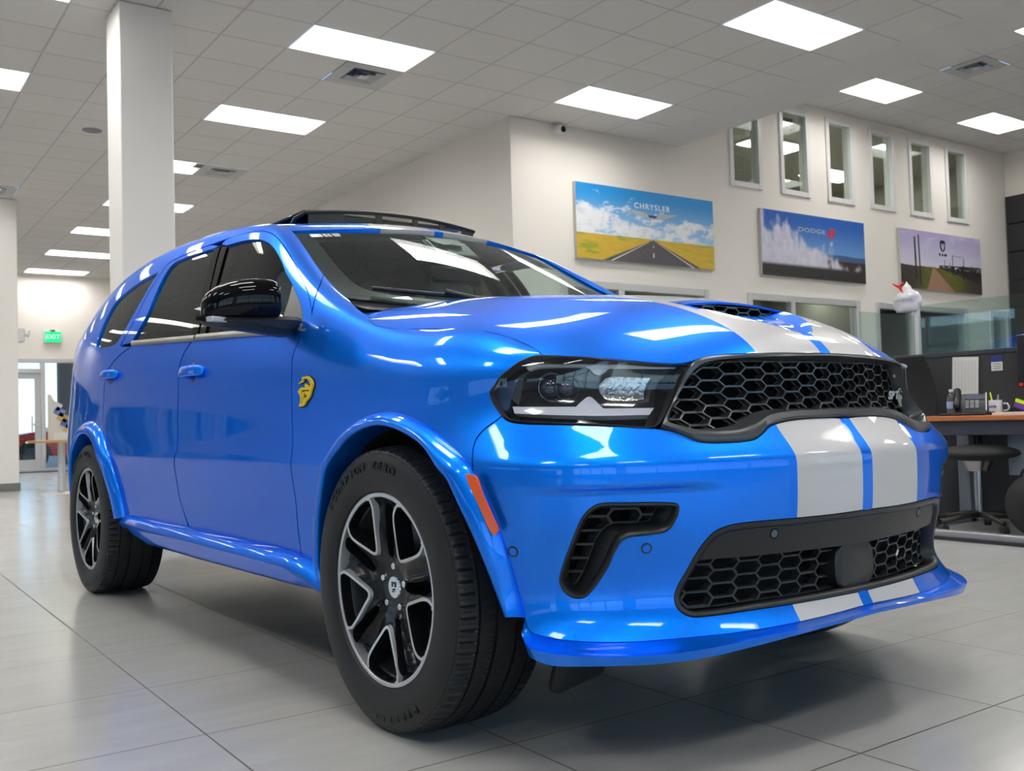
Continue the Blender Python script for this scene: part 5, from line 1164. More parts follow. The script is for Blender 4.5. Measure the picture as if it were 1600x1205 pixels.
panel('roof', SR, S([crn((0, 0)), crn((12, 0)), crn((12, 6)), crn((0, 6))]), M_paints, CAR, both=True, centre=(1, 6), gap=0, rim=.02, step=(.06, .3))
# tail, seen only in outline
zt = [BODY(np.array([0.]), np.array([float(v)]))[0] for v in range(0, 18)]
rows = [[(p[0]-.10*math.sin(k/6*math.pi/2), -p[1]*(1-k/6), p[2]) for k in range(7)] for p in zt]
grid_mesh('tailgate', rows, M_paint, CAR, both=True)
rows = [[tuple(p) for p in (SW(np.full(40, .35), np.linspace(0.02, 6, 40), -.004)[0])]]
rows.append([(p[0]+.07+.04*min(1, abs(p[1])/.7)*0, p[1]*1.01, p[2]-.045) for p in rows[0]]); rows.append([(p[0]+.13, p[1], p[2]-.03) for p in rows[1]])
grid_mesh('cowl_panel', rows, M_blk, CAR, both=True)
# --- black underbody and blocks added inside the skin to stop light leaks
bm = BM()
box(bm, (-.02, 0, .62), (1.10, 1.15, .60)); box(bm, (-1.75, 0, .52), (2.5, 1.5, .30)); box(bm, (-3.3, 0, .62), (1.1, 1.15, .60)); box(bm, (-1.42, -.80, .66), (1.72, .12, .50)); box(bm, (-1.42, .80, .66), (1.72, .12, .50))
box(bm, (-.52, 0, .85), (.12, 1.6, .5)); box(bm, (.50, 0, .60), (.16, .95, .68)); box(bm, (.36, 0, .90), (.30, 1.20, .10)); box(bm, (-1.75, 0, .42), (2.4, 1.5, .10)); box(bm, (.40, 0, .33), (.60, 1.0, .10))
o = obj('underbody_light_block', bm, M_void, CAR)
def resample(pts, n=150, closed=False):
    q = spline(pts, closed=closed, per=8)
    if closed: q = np.vstack([q, q[:1]])
    X, _ = SB(q[:, 0], q[:, 1]); s_ = np.concatenate([[0], np.cumsum(np.linalg.norm(np.diff(X, axis=0), axis=1))]); t = np.linspace(0, s_[-1], n)
    return np.stack([np.interp(t, s_, q[:, 0]), np.interp(t, s_, q[:, 1])], 1)
# --- front splitter lip: seam, crease, bottom edge
LIP = [(17.30, .505, .852, .368, .506, .868, .335, .510, .855, .300), (17.50, .515, .848, .335, .545, .884, .312, .548, .872, .283), (17.68, .540, .834, .322, .575, .880, .300, .590, .857, .268),
       (18.2, .612, .778, .312, .655, .812, .291, .652, .795, .265), (18.9, .684, .694, .309, .727, .728, .289, .722, .712, .266), (19.9, .743, .596, .311, .792, .622, .292, .785, .612, .270),
       (20.9, .790, .475, .312, .832, .495, .300, .826, .488, .280), (21.8, .826, .350, .313, .868, .362, .306, .863, .356, .292), (23, .850, .180, .317, .890, .184, .312, .886, .182, .302), (25, .857, 0, .319, .896, 0, .315, .892, 0, .305)]
LIP = [list(r) for r in LIP]
k_ = len(LIP); par = np.arange(k_); dn = np.linspace(0, k_-1, 91)
def cs(y):
    """natural cubic through the samples"""
    y = np.asarray(y, float); n = len(y); A = np.zeros((n, n)); r = np.zeros(n); A[0, 0] = A[-1, -1] = 1
    for i in range(1, n-1): A[i, i-1:i+2] = (1, 4, 1); r[i] = 6*(y[i+1]-2*y[i]+y[i-1])
    M = np.linalg.solve(A, r); i = np.clip(np.floor(dn).astype(int), 0, n-2); t = dn-i
    return (1-t)*y[i]+t*y[i+1]+((1-t)**3-(1-t))*M[i]/6+(t**3-t)*M[i+1]/6
C_ = np.array([cs([r[j] for r in LIP]) for j in range(1, 10)]).T
a0_ = C_[:, 0:3]; fl = np.array([1, -1, 1.])
sq_ = resample([p[:2] for p in U('splitter_seam')[:-1]]+[(UE, .40)], 400); X_s, _ = SB(sq_[:, 0], sq_[:, 1]); X_s = X_s*fl
def arc(P): s_ = np.concatenate([[0], np.cumsum(np.linalg.norm(np.diff(P, axis=0), axis=1))]); return s_/s_[-1]
a = np.stack([np.interp(arc(a0_), arc(X_s), X_s[:, i]) for i in range(3)], 1)
b_ = a+(C_[:, 3:6]-a0_)*np.array([.8, .8, 1]); c_ = a+(C_[:, 6:9]-a0_)*np.array([.8, .8, 1])
mid = a*.45+b_*.55-np.array([0, 0, .004]); back = c_.copy(); back[:, 1] *= .9; back[:, 0] -= .12; back[:, 2] += .004
inn = a.copy(); inn[:, 0] -= .015; inn[:, 1] *= .985; inn[:, 2] += .004
edge2 = b_*.8+c_*.2
grid_mesh('front_splitter', [list(q*fl) for q in (inn, a, mid, b_, edge2, c_, back)], M_paint, CAR, both=True, angle=35)
for sg in (1, -1): bm = BM(); box(bm, (.44, -.62*sg, .225), (.04, .24, .15), (0, .3, .30*sg)); obj('air_deflector', bm, M_rub, CAR, bevel=.02)
# --- side skirt
st = [(-2.56, .425, .925), (-2.47, .432, .93), (-2.40, .432, .935), (-2.2, .43, .94), (-1.6, .425, .948), (-1.0, .42, .948), (-.65, .415, .945), (-.52, .40, .94), (-.44, .375, .93), (-.36, .35, .92)]
rows = [[] for _ in range(8)]
for x, zt_, wm in st:
    bot = .318 if x > -2.3 else .318+(-x-2.3)*.22
    sec = [(.885, zt_+.012), (wm-.022, zt_+.004), (wm-.004, zt_-.012), (wm+.006, zt_-.035), (wm-.012, zt_-.060), (wm-.018, (zt_-.06)*.35+bot*.65), (wm-.032, bot), (wm-.16, bot-.012)]
    for j, (w_, z) in enumerate(sec): rows[j].append((x, -w_, z))
o = grid_mesh('side_skirt', rows, M_paint, CAR, mirror=True, angle=50)
# --- honeycomb plates
def hexplate(name, to3, outline, pitch, row, flat, bar, depth, m, parent=None, both=False, mirror=False, phase=(0, 0), front=None):
    """plate with elongated hexagon holes. outline in plane (a, b); to3(P2, d) lifts; pitch: column spacing, row: cell height, flat: half length of the flat sides"""
    O = np.array(outline)
    if both:
        c_ = np.abs(O[:, 0]) < .0015; zz = O[c_, 1]; O = O[~(c_ & (O[:, 1] < zz.max()-1e-4) & (O[:, 1] > zz.min()+1e-4))]
        O = dedupe(np.vstack([O, (O*np.array([-1, 1]))[::-1]]), 1e-4)
    a0, b0 = O.min(0); a1, b1 = O.max(0); V = []; E = []
    holes = []
    hw = pitch; hh = row/2
    for i in range(int(math.floor((a0-phase[0])/pitch))-1, int(math.ceil((a1-phase[0])/pitch))+2):
        for j in range(int(math.floor((b0-phase[1])/row))-1, int(math.ceil((b1-phase[1])/row))+2):
            ca = phase[0]+i*pitch; cb = phase[1]+(j+(.5 if i % 2 else 0))*row
            e = pitch-flat      # tips reach this far
            hx = np.array([(ca-e, cb), (ca-flat, cb-hh), (ca+flat, cb-hh), (ca+e, cb), (ca+flat, cb+hh), (ca-flat, cb+hh)])
            hx = inset(hx, bar/2)
            # clip outline with the convex hexagon
            sub = [tuple(p) for p in inset(O, bar*.4)]; area = .5*sum(hx[k][0]*hx[(k+1) % 6][1]-hx[(k+1) % 6][0]*hx[k][1] for k in range(6)); s_ = 1 if area > 0 else -1
            for k in range(6):
                A, B_ = hx[k], hx[(k+1) % 6]; n_ = np.array([-(B_-A)[1], (B_-A)[0]])*s_; out = []
                for q in range(len(sub)):
                    P, Q = np.array(sub[q]), np.array(sub[(q+1) % len(sub)]); dp = (P-A)@n_; dq = (Q-A)@n_
                    if dp >= 0: out.append(tuple(P))
                    if dp*dq < 0: t = dp/(dp-dq); out.append(tuple(P+(Q-P)*t))
                sub = out
                if len(sub) < 3: break
            if len(sub) < 3: continue
            sub = dedupe(np.array(sub), 1e-4)
            if len(sub) < 3: continue
            ar = abs(.5*np.sum(sub[:, 0]*np.roll(sub[:, 1], -1)-np.roll(sub[:, 0], -1)*sub[:, 1]))
            if ar > bar*bar*1.5: holes.append(sub)
    V = [tuple(p) for p in O]; E = [(k, (k+1) % len(O)) for k in range(len(O))]
    for h in holes:
        k0 = len(V); V += [tuple(p) for p in h]; E += [(k0+i, k0+(i+1) % len(h)) for i in range(len(h))]
    r = delaunay_2d_cdt([Vector(p) for p in V], E, [], 0, 1e-7); VV = np.array([tuple(p) for p in r[0]]); T = np.array([f for f in r[2]]); c = VV[T].mean(1); ok = inside(c, O)
    for h in holes: ok &= ~inside(c, h)
    T = T[ok]; F3 = to3(VV, 0.0); B3 = to3(VV, depth); n = len(VV); ec = set()
    for t in T:
        for i in range(3): ec.add((t[i], t[(i+1) % 3]))
    def mk(sgs):
        bm = BM()
        for sg in sgs:
            f_ = np.array([1, sg, 1.]); a_ = [bm.verts.new(tuple(p*f_)) for p in F3]; q_ = {}
            for t in T: bm.faces.new([a_[i] for i in t])
            for (i, j_) in ec:
                if (j_, i) in ec: continue
                for x in (i, j_):
                    if x not in q_: q_[x] = bm.verts.new(tuple(B3[x]*f_))
                bm.faces.new((a_[i], a_[j_], q_[j_], q_[i]))
        bmesh.ops.delete(bm, geom=[v for v in bm.verts if not v.link_faces], context='VERTS')
        return obj(name, bm, m, parent or CAR)
    if mirror: mk((1,)); return mk((-1,))
    return mk((1,))
def lift(off):
    """(w, z) plane -> point on the nose net pushed in by off; solved by a lookup over the nose"""
    uu, vv = np.meshgrid(np.linspace(16.5, UE, 171), np.linspace(0, 16, 161), indexing='ij'); X, N = SB(uu.ravel(), vv.ravel()); P = X-N*off
    from mathutils.kdtree import KDTree
    kd = KDTree(len(P))
    for i, p in enumerate(P): kd.insert((-p[1], p[2], 0), i)
    kd.balance()
    def f(P2, d):
        out = []
        for a_, b2 in P2:
            q = kd.find_n((abs(a_), b2, 0), 4); wsum = 0; x = 0
            for co, i, dd in q: w_ = 1/(dd+1e-4)**2; wsum += w_; x += P[i][0]*w_
            out.append((x/wsum-d, -a_, b2))
        return np.array(out)
    return f
def wz(pts, off=0.0, per=5, dense=True):
    """outline on the net -> (w, z)"""
    q = spline(pts, per=per); X, N = SB(q[:, 0], q[:, 1], -off); o_ = np.stack([-X[:, 1], X[:, 2]], 1)
    return dedupe(o_, 1e-4)
Lg = lift(.026); gi = U('grille_in')
gi2 = [crn((UE, gi[0][1]))]+[p[:2] for p in gi[1:-1]]+[crn((UE, gi[-1][1]))]
def frame_between(name, out_pts, in_pts, m, o_off, i_off, both=True, ridge=.010, mirror=False, mid=.5, parent=None):
    """a trim ring lofted between two outlines given as open lines with equal ends"""
    a_ = resample(out_pts); b2 = resample(in_pts); A, NA = SB(a_[:, 0], a_[:, 1]); B2, NB2 = SB(b2[:, 0], b2[:, 1])
    rows = [A-NA*.02, A+NA*o_off, A*.75+B2*.25+NA*(o_off+ridge), A*(1-mid)+B2*mid+NA*(o_off+ridge*.8), A*.18+B2*.82-NB2*(i_off*.35), B2-NB2*i_off, B2-NB2*(i_off+.03)]
    return grid_mesh(name, rows, m, parent or CAR, both=both, mirror=mirror, angle=50)
go = U('grille_out')
go2 = [(UE, go[0][1])]+[p[:2] for p in go[1:-1]]+[(UE, 7.42)]
gi_o = [(UE, gi[0][1])]+[p[:2] for p in gi[1:-1]]+[(UE, gi[-1][1])]
# match the two lines section by section so the ring stays even: split both at their lower outer corner
def matched(a_, ka, b2, kb, n1=80, n2=90):
    A1 = resample(a_[:ka+1], n1); A2 = resample(a_[ka:], n2); B1 = resample(b2[:kb+1], n1); B2_ = resample(b2[kb:], n2)
    return np.vstack([A1, A2[1:]]), np.vstack([B1, B2_[1:]])
ka = 10; kb = 12
Ao, Bo = matched(go2, ka, gi_o, kb)
A, NA = SB(Ao[:, 0], Ao[:, 1]); B2, NB2 = SB(Bo[:, 0], Bo[:, 1])
rows = [A-NA*.025, A+NA*.002, A*.9+B2*.1+NA*.010, A*.55+B2*.45+NA*.012, A*.30+B2*.70-NB2*.006, B2-NB2*.016, B2-NB2*.05]
grid_mesh('grille_surround', rows, M_grey, CAR, both=True, angle=50)
M_mesh = mat('dark_metal_mesh', (.115, .12, .13), .3, metal=.75)
M_mesh2 = mat('black_plastic_mesh', (.028, .030, .034), .38)
GR = hexplate('grille_mesh', Lg, wz(gi2, .026), .065, .0318, .0235, .0038, .016, M_mesh, both=True, phase=(0, .808))
# inner deeper mesh layer of the cells
hexplate('grille_mesh', lift(.046), wz(gi2, .046), .065, .0318, .0215, .0068, .02, M_blk, both=True, phase=(0, .808))
def backing(name, f, outline, d, m, both=True, mirror=False):
    O = np.array(outline); r = delaunay_2d_cdt([Vector(p) for p in O], [(k, (k+1) % len(O)) for k in range(len(O))], [], 0, 1e-7); VV = np.array([tuple(p) for p in r[0]]); T = np.array([t for t in r[2]]); T = T[inside(VV[T].mean(1), O)]; P = f(VV, d)
    def mk(sgs):
        bm = BM()
        for sg in sgs:
            v = [bm.verts.new(tuple(p*np.array([1, sg, 1.]))) for p in P]
            for t in T: bm.faces.new([v[i] for i in t])
        return obj(name, bm, m, CAR)
    if mirror: mk((1,)); mk((-1,))
    else: mk((1, -1) if both else (1,))
backing('grille_backing', Lg, wz(gi2, .026), .12, M_void)
# lower intake: black bar with two parking sensors, mesh, round radar cover, trim
lb = U('lower_bar'); lm = U('lower_mesh')
lb2 = [crn((UE, lb[0][1]))]+[tuple(p) for p in lb[1:-1]]+[crn((UE, 2.02))]
barp = panel('bumper_bar', SB, S(lb2), M_blk, CAR, both=True, centre=(0, UE), off=-.012, rim=.03, gap=0, step=(.12, .25))
lm2 = [crn((UE, 2.02))]+[tuple(p) for p in lm[1:-1]]+[crn((UE, 1.05))]
Ll = lift(.035); 
hexplate('lower_mesh', Ll, wz(lm2, .03), .066, .0333, .026, .0052, .02, M_mesh2, both=True, phase=(.033, .34))
backing('lower_backing', Ll, wz(li2, .03), .10, M_void)
lo = [p[:2] for p in li2]; li_in = [(UE, lo[0][1]-.10)]
def trim_ring(name, line, m, wd=.010, dp=.03, out=.002, both=False, mirror=False, closed=False):
    q = resample(line, 160, closed); X, N = SB(q[:, 0], q[:, 1]); T = np.gradient(X, axis=0)
    if closed: T[0] = T[-1] = X[1]-X[-2]
    T /= np.linalg.norm(T, axis=1, keepdims=True); Bn = np.cross(N, T); c = X.mean(0); sgn = np.sign(((c-X)*Bn).sum()); Bn *= sgn
    rows = [X-N*.01-Bn*.001, X+N*out-Bn*.0005, X+N*(out+.001)+Bn*wd*.4, X+N*(out-.006)+Bn*wd, X-N*dp+Bn*(wd+.004)]
    return grid_mesh(name, rows, m, CAR, both=both, mirror=mirror, angle=50)
trim_ring('lower_intake_trim', [tuple(p[:2]) for p in li2], M_blk, wd=.016, dp=.05, both=True)
ci = U('corner_intake'); cmh = U('corner_mesh')
trim_ring('corner_intake_trim', [p[:2] for p in ci], M_blk, wd=.010, dp=.06, mirror=True, closed=True)
# the flat black wall between trim and mesh
def ringfill(name, outer, inner, m, o_off, i_off):
    a_ = resample(outer, 160, True); b2 = resample(inner, 160, True); A, NA = SB(a_[:, 0], a_[:, 1]); B2, NB2 = SB(b2[:, 0], b2[:, 1])
    grid_mesh(name, [A-NA*o_off, A*.5+B2*.5-NA*(o_off*.5+i_off*.5), B2-NB2*i_off, B2-NB2*(i_off+.05)], m, CAR, mirror=True)
ringfill('corner_intake_wall', [p[:2] for p in ci], [p[:2] for p in cmh], M_blk, .006, .045)
Lc = lift(.05); hexplate('corner_mesh', Lc, wz([tuple(p[:2]) for p in cmh], .05), .062, .0333, .026, .0055, .03, M_mesh2, mirror=True, phase=(.66, .60))
backing('corner_backing', Lc, wz([tuple(p[:2]) for p in ci], .05), .09, M_void, mirror=True)
# radar cover
f = Ll; rc = []
for k in range(48):
    a_ = k/48*2*math.pi; c2, s2 = math.cos(a_), math.sin(a_); rc.append((abs(c2)**.62*math.copysign(.082, c2), .430+abs(s2)**.62*math.copysign(.058, s2)))
bm = BM(); xx = float(Ll(np.array([(0, .435)]), 0)[0][0])+.022; A_ = [bm.verts.new((xx, y, z)) for y, z in rc]; B_ = [bm.verts.new((xx-.004, y*1.06, .435+(z-.435)*1.06)) for y, z in rc]; C2 = [bm.verts.new((xx-.05, y*1.08, .435+(z-.435)*1.08)) for y, z in rc]
bm.faces.new(A_)
for P, Q in ((A_, B_), (B_, C2)):
    for k in range(48): bm.faces.new((P[k], P[(k+1) % 48], Q[(k+1) % 48], Q[k]))
obj('radar_cover', bm, M_blk, CAR, smooth='auto')
def disc_on(name, uv, r, m, off=.0, h=.003, mirror=True, ringm=None):
    X, N = SB(np.array([uv[0]]), np.array([uv[1]])); X, N = X[0]+N[0]*off, N[0]
    for sg in ((1, -1) if mirror else (1,)):
        f_ = np.array([1, sg, 1]); p, n = Vector(X*f_), Vector(N*f_)
        bm = BM(); cyl(bm, p-n*.012, p+n*h, r, r*.92, 28); o = obj(name, bm, m, CAR, smooth='auto')
        if ringm: bm = BM(); cyl(bm, p-n*.012, p+n*.0006, r*1.28, r*1.28, 28); obj('sensor_seal', bm, ringm, o)
for uv in U('sensor'): disc_on('parking_sensor', uv, .0105, M_paint, ringm=M_rub, h=.0015)
disc_on('parking_sensor', U('bar_sensor')[0], .0105, mat('sensor_blue_grey', (.10, .14, .19), .3), off=-.012, ringm=M_void, h=.001)
# ================================================================== wheels
M_tyre = mat('tyre_rubber', (.0105, .0105, .0115), .5, noise=(.15, 40), bump=(.08, 220, .0008))
M_mach = mat('machined_aluminium', (.62, .62, .64), .33, metal=.65)
M_wblk = mat('gloss_black_wheel', (.008, .008, .009), .2, spec=.35)
M_barrel = mat('wheel_barrel_grey', (.05, .05, .053), .35, metal=.6)
M_yel = mat('yellow_caliper', (.72, .42, .005), .25, coat=.6)
M_disc = mat('brake_disc_steel', (.16, .16, .165), .35, metal=1)
M_lett = mat('raised_tyre_lettering', (.003, .003, .003), .4)
RT = .389
def tyre_mesh():
    NT = 480
    prof = []   # (radius, y) from outer bead round to the inner bead; outer side is -y
    side = [(.262, -.128), (.266, -.140), (.278, -.147), (.300, -.1505), (.325, -.150), (.348, -.146), (.362, -.141), (.368, -.1385), (.369, -.1365), (.376, -.133)]
    tread = []
    ys = [-.128, -.1235, -.118, -.110, -.102, -.094, -.0875, -.0865, -.0815, -.0805, -.070, -.058, -.046, -.0375, -.0365, -.0295, -.0285, -.015, 0, .015, .0285, .0295, .0365, .0375, .046, .058, .070, .0805, .0815, .0865, .0875, .10, .115, .128]
    for y in ys:
        r = RT-.0115*(abs(y)/.135)**3.2
        g = any(a < abs(y) < b for a, b in ((.0815-.0002, .0865+.0002), (.0295-.0002, .0365+.0002)))
        tread.append((r-(.008 if g else 0), y))
    prof = side+tread+[(r, -y) for r, y in side[::-1]]
    ns, nt_ = len(side), len(tread); P = np.array(prof)
    V = np.zeros((NT, len(P), 3)); th = np.arange(NT)/NT*2*np.pi
    R_ = np.repeat(P[None, :, 0], NT, 0).copy(); Yv = np.repeat(P[None, :, 1], NT, 0)
    # cross cuts: deep lines on both shoulders, fine ones on the ribs
    ph = np.arange(NT) % 6
    for j in range(ns-2, ns+nt_):
        y = P[j, 1]
        if abs(y) > .0875: cut_ = (ph == 0) & True; R_[cut_, j] -= .006 if abs(y) < .131 else .003; R_[ph == 3, j] -= .0022
        elif .0366 < abs(y) < .0805: R_[(np.arange(NT)+int(y*300)) % 6 == 0, j] -= .004
        elif abs(y) < .0285: R_[(np.arange(NT)+int(y*300)) % 8 == 0, j] -= .0025
    V[..., 0] = R_*np.cos(th)[:, None]; V[..., 1] = Yv; V[..., 2] = R_*np.sin(th)[:, None]
    # flat and slight bulge where it meets the floor
    zf = -.385; low = V[..., 2] < zf+.0015; V[..., 2] = np.maximum(V[..., 2], zf+.0015)
    b_ = np.clip((-.25-V[..., 2])/.13, 0, 1); V[..., 1] *= 1+.03*b_*(R_ > .29)
    n = len(P); F = [(i*n+j, i*n+j+1, ((i+1) % NT)*n+j+1, ((i+1) % NT)*n+j) for i in range(NT) for j in range(n-1)]
    return V.reshape(-1, 3), F
TV, TF = tyre_mesh()
me_t = bpy.data.meshes.new('tyre'); me_t.from_pydata([tuple(v) for v in TV], [], TF); me_t.materials.append(M_tyre)
for p in me_t.polygons: p.use_smooth = True
me_t.set_sharp_from_angle(angle=math.radians(28))
def petal(phi, grow=0.0):
    sym = [(.245, 17.5), (.224, 19.6), (.196, 18.6), (.163, 14.8), (.134, 9.5), (.116, 4.4)]
    pts = [(r, -a) for r, a in sym]+[(.111, 0)]+sym[::-1]+[(.2478, 9), (.2486, 0), (.2478, -9)]
    q = [(r*math.cos(phi+math.radians(a)), r*math.sin(phi+math.radians(a))) for r, a in pts]
    q[0] = crn(q[0]); q[12] = crn(q[12])
    o = spline(q, per=4)
    return inset(o, -grow) if grow else o
PH = [math.radians(51+72*k) for k in range(5)]
def face_depth(r): return .034*np.clip(1-r/.21, 0, 1)**1.15
def b_wheel(parent_wheel, sgn):
    """rim parts as sub-parts; local x forward, z up, outer face towards -y*sgn (sgn=1: right-hand side)"""
    YO = -.134      # plane of the machined face
    def P3(p, d): return (p[0], (YO+d)*sgn, p[1])
    # ring
    bm = BM(); n = 96
    prof = [(.262, .012), (.262, .001), (.2605, 0), (.2505, 0), (.2495, .001), (.2485, .030)]
    R_ = [[bm.verts.new(P3((r*math.cos(a*2*math.pi/n), r*math.sin(a*2*math.pi/n)), d)) for a in range(n)] for r, d in prof]
    for i in range(len(R_)-1):
        for a in range(n): bm.faces.new((R_[i][a], R_[i][(a+1) % n], R_[i+1][(a+1) % n], R_[i+1][a]))
    for ph in PH:
        A = petal(ph); B_ = petal(ph, .0085)
        rad = lambda q: np.hypot(q[:, 0], q[:, 1]); k = len(A)
        dA = face_depth(rad(A))+.0006; dB = face_depth(rad(B_))+.0006
        L_ = [[bm.verts.new(P3(p, d)) for p, d in zip(A, dA+.045)], [bm.verts.new(P3(p, d)) for p, d in zip(A, dA)], [bm.verts.new(P3(p, d)) for p, d in zip(B_, dB)], [bm.verts.new(P3(p, d)) for p, d in zip(inset(B_, -.003), dB+.018)]]
        keep = rad(B_) < .2535
        for i in range(3):
            for j in range(k):
                if i > 0 and not (keep[j] or keep[(j+1) % k]): continue
                if i == 0: continue
                bm.faces.new((L_[i][j], L_[i][(j+1) % k], L_[i+1][(j+1) % k], L_[i+1][j]))
    bmesh.ops.delete(bm, geom=[v for v in bm.verts if not v.link_faces], context='VERTS')
    obj('machined_face', bm, M_mach, parent_wheel, smooth='auto', angle=30)
    # black spider
    O = np.array([(.2500*math.cos(a*2*math.pi/120), .2500*math.sin(a*2*math.pi/120)) for a in range(120)])
    Hs_ = [petal(ph, .001) for ph in PH]; Hs_ = [h*np.minimum(1, .2462/np.hypot(h[:, 0], h[:, 1]))[:, None] for h in Hs_]
    slot = [(.088, 25), (.125, 21.5), (.18, 22.8), (.225, 23.6), (.238, 27), (.232, 32.5), (.18, 33), (.125, 35), (.090, 34)]
    for ph in PH: Hs_.append(spline([(r*math.cos(ph+math.radians(a)), r*math.sin(ph+math.radians(a))) for r, a in slot], per=4))
    V = [tuple(p) for p in O]; E = [(k, (k+1) % 120) for k in range(120)]
    for h in Hs_:
        k0 = len(V); V += [tuple(p) for p in h]; E += [(k0+i, k0+(i+1) % len(h)) for i in range(len(h))]
    gx = np.arange(-.25, .25, .0085); G = np.array([(x, y) for x in gx for y in gx]); ok = np.hypot(G[:, 0], G[:, 1]) < .243
    for h in Hs_: ok &= ~inside(G, inset(h, -.003))
    V += [tuple(p) for p in G[ok]]
    r = delaunay_2d_cdt([Vector(p) for p in V], E, [], 0, 1e-7); VV = np.array([tuple(p) for p in r[0]]); T = np.array([t for t in r[2]]); c = VV[T].mean(1); ok = inside(c, O)
    for h in Hs_: ok &= ~inside(c, h)
    T = T[ok]; rad = np.hypot(VV[:, 0], VV[:, 1]); ang = np.arctan2(VV[:, 1], VV[:, 0])
    sc = np.max([np.cos(ang-(ph+math.radians(36))) for ph in PH], axis=0); da = np.arccos(np.clip(sc, -1, 1))
    t = np.clip((rad-.055)/.16, 0, 1); scoop = np.clip(1-(da/math.radians(17))**2, 0, 1)
    dd = face_depth(rad)+.012+.030*t*t*(3-2*t)*scoop+.004*np.exp(-((rad-.06)/.02)**2)
    dmin = np.min([np.min(np.hypot(VV[:, None, 0]-h[None, :, 0], VV[:, None, 1]-h[None, :, 1]), axis=1) for h in Hs_], axis=0)
    dd = dd*np.clip(dmin/.02, .0, 1)**.5+(face_depth(rad)+.006)*(1-np.clip(dmin/.02, 0, 1)**.5)
    bm = BM(); vs = [bm.verts.new(P3(p, d)) for p, d in zip(VV, dd)]
    for tt in T: bm.faces.new([vs[i] for i in tt])
    # walls of the openings
    for h in Hs_:
        k = len(h); d0 = face_depth(np.hypot(h[:, 0], h[:, 1]))+.002
        a = [bm.verts.new(P3(p, d)) for p, d in zip(h, d0)]; b_ = [bm.verts.new(P3(p*1.0, d)) for p, d in zip(inset(h, .004), d0+.05)]
        for j in range(k): bm.faces.new((a[j], a[(j+1) % k], b_[(j+1) % k], b_[j]))
    obj('spoke_web', bm, M_wblk, parent_wheel, smooth=True)
    # barrel
    bm = BM(); prof = [(.262, .010), (.2665, .004), (.268, .010), (.2620, .020)]
    R_ = [[bm.verts.new(P3((r*math.cos(a*2*math.pi/n), r*math.sin(a*2*math.pi/n)), d)) for a in range(n)] for r, d in prof+[(.240, .035), (.228, .07), (.226, .24)]]
    for i in range(len(R_)-1):
        for a in range(n): bm.faces.new((R_[i][a], R_[i][(a+1) % n], R_[i+1][(a+1) % n], R_[i+1][a]))
    obj('rim_barrel', bm, M_barrel, parent_wheel, smooth='auto', angle=35)
    # hub: cap, ring and lug nuts
    hd = face_depth(0)+.012
    bm = BM(); cyl(bm, P3((0, 0), hd+.02), P3((0, 0), hd-.006), .036, .034, 40); obj('hub_boss', bm, M_wblk, parent_wheel, smooth='auto', bevel=.002)
    bm = BM(); cyl(bm, P3((0, 0), hd-.004), P3((0, 0), hd-.010), .0315, .029, 40); cap = obj('centre_cap', bm, M_chrome, parent_wheel, smooth='auto')
    bm = BM()
    for x, z, w_, h_ in ((-.008, .008, .004, .014), (.008, .008, .004, .014), (0, .012, .014, .005), (0, -.006, .010, .005), (-.004, -.012, .010, .003)): box(bm, P3((x, z), hd-.0108), (w_, .002, h_))
    obj('cap_emblem', bm, M_blk, cap)
    for k in range(5):
        a = math.radians(15+72*k); p = (.0585*math.cos(a), .0585*math.sin(a))
        bm = BM(); cyl(bm, P3(p, hd+.014), P3(p, hd-.014), .0105, .0095, 6); cyl(bm, P3(p, hd+.014), P3(p, hd+.0), .0155, .013, 20); obj('lug_nut', bm, M_chrome, parent_wheel, smooth='auto', bevel=.001)
    # brake
    bm = BM(); cyl(bm, P3((0, 0), .118), P3((0, 0), .150), .192, n=64); o = obj('brake_disc', bm, M_disc, parent_wheel, smooth='auto'); bm = BM(); cyl(bm, P3((0, 0), .075), P3((0, 0), .118), .088, n=40); obj('disc_bell', bm, M_blk, o, smooth='auto')
    bm = BM(); cal = []
    for k in range(13):
        a = math.radians(146+k*5.6); cal.append((.213*math.cos(a), .213*math.sin(a)))
    for k in range(12, -1, -1):
        a = math.radians(148+k*5.2); cal.append((.135*math.cos(a), .135*math.sin(a)))
    prism(bm, cal, lambda p: P3(p, .070), lambda p: P3(p, .160)); c_ = obj('brake_caliper', bm, M_yel, parent_wheel, bevel=.008, segs=3)
    bm = BM()
    for k in range(3):
        a = math.radians(160+k*19); cyl(bm, P3((.175*math.cos(a), .175*math.sin(a)), .10), P3((.175*math.cos(a), .175*math.sin(a)), .089), .021, .019, 24)
    o = obj('caliper_piston_cover', bm, M_yel, c_, smooth='auto'); o['kind'] = 'stuff'
    bm = BM(); cyl(bm, P3((0, 0), .12), P3((0, 0), .40), .035, n=20); obj('axle_stub', bm, M_blk, parent_wheel)
    bm = BM(); a = math.radians(228); cyl(bm, P3((.223*math.cos(a), .223*math.sin(a)), .03), P3((.205*math.cos(a), .205*math.sin(a)), .012), .0045, n=12); obj('tyre_valve', bm, M_chrome, parent_wheel, smooth='auto')
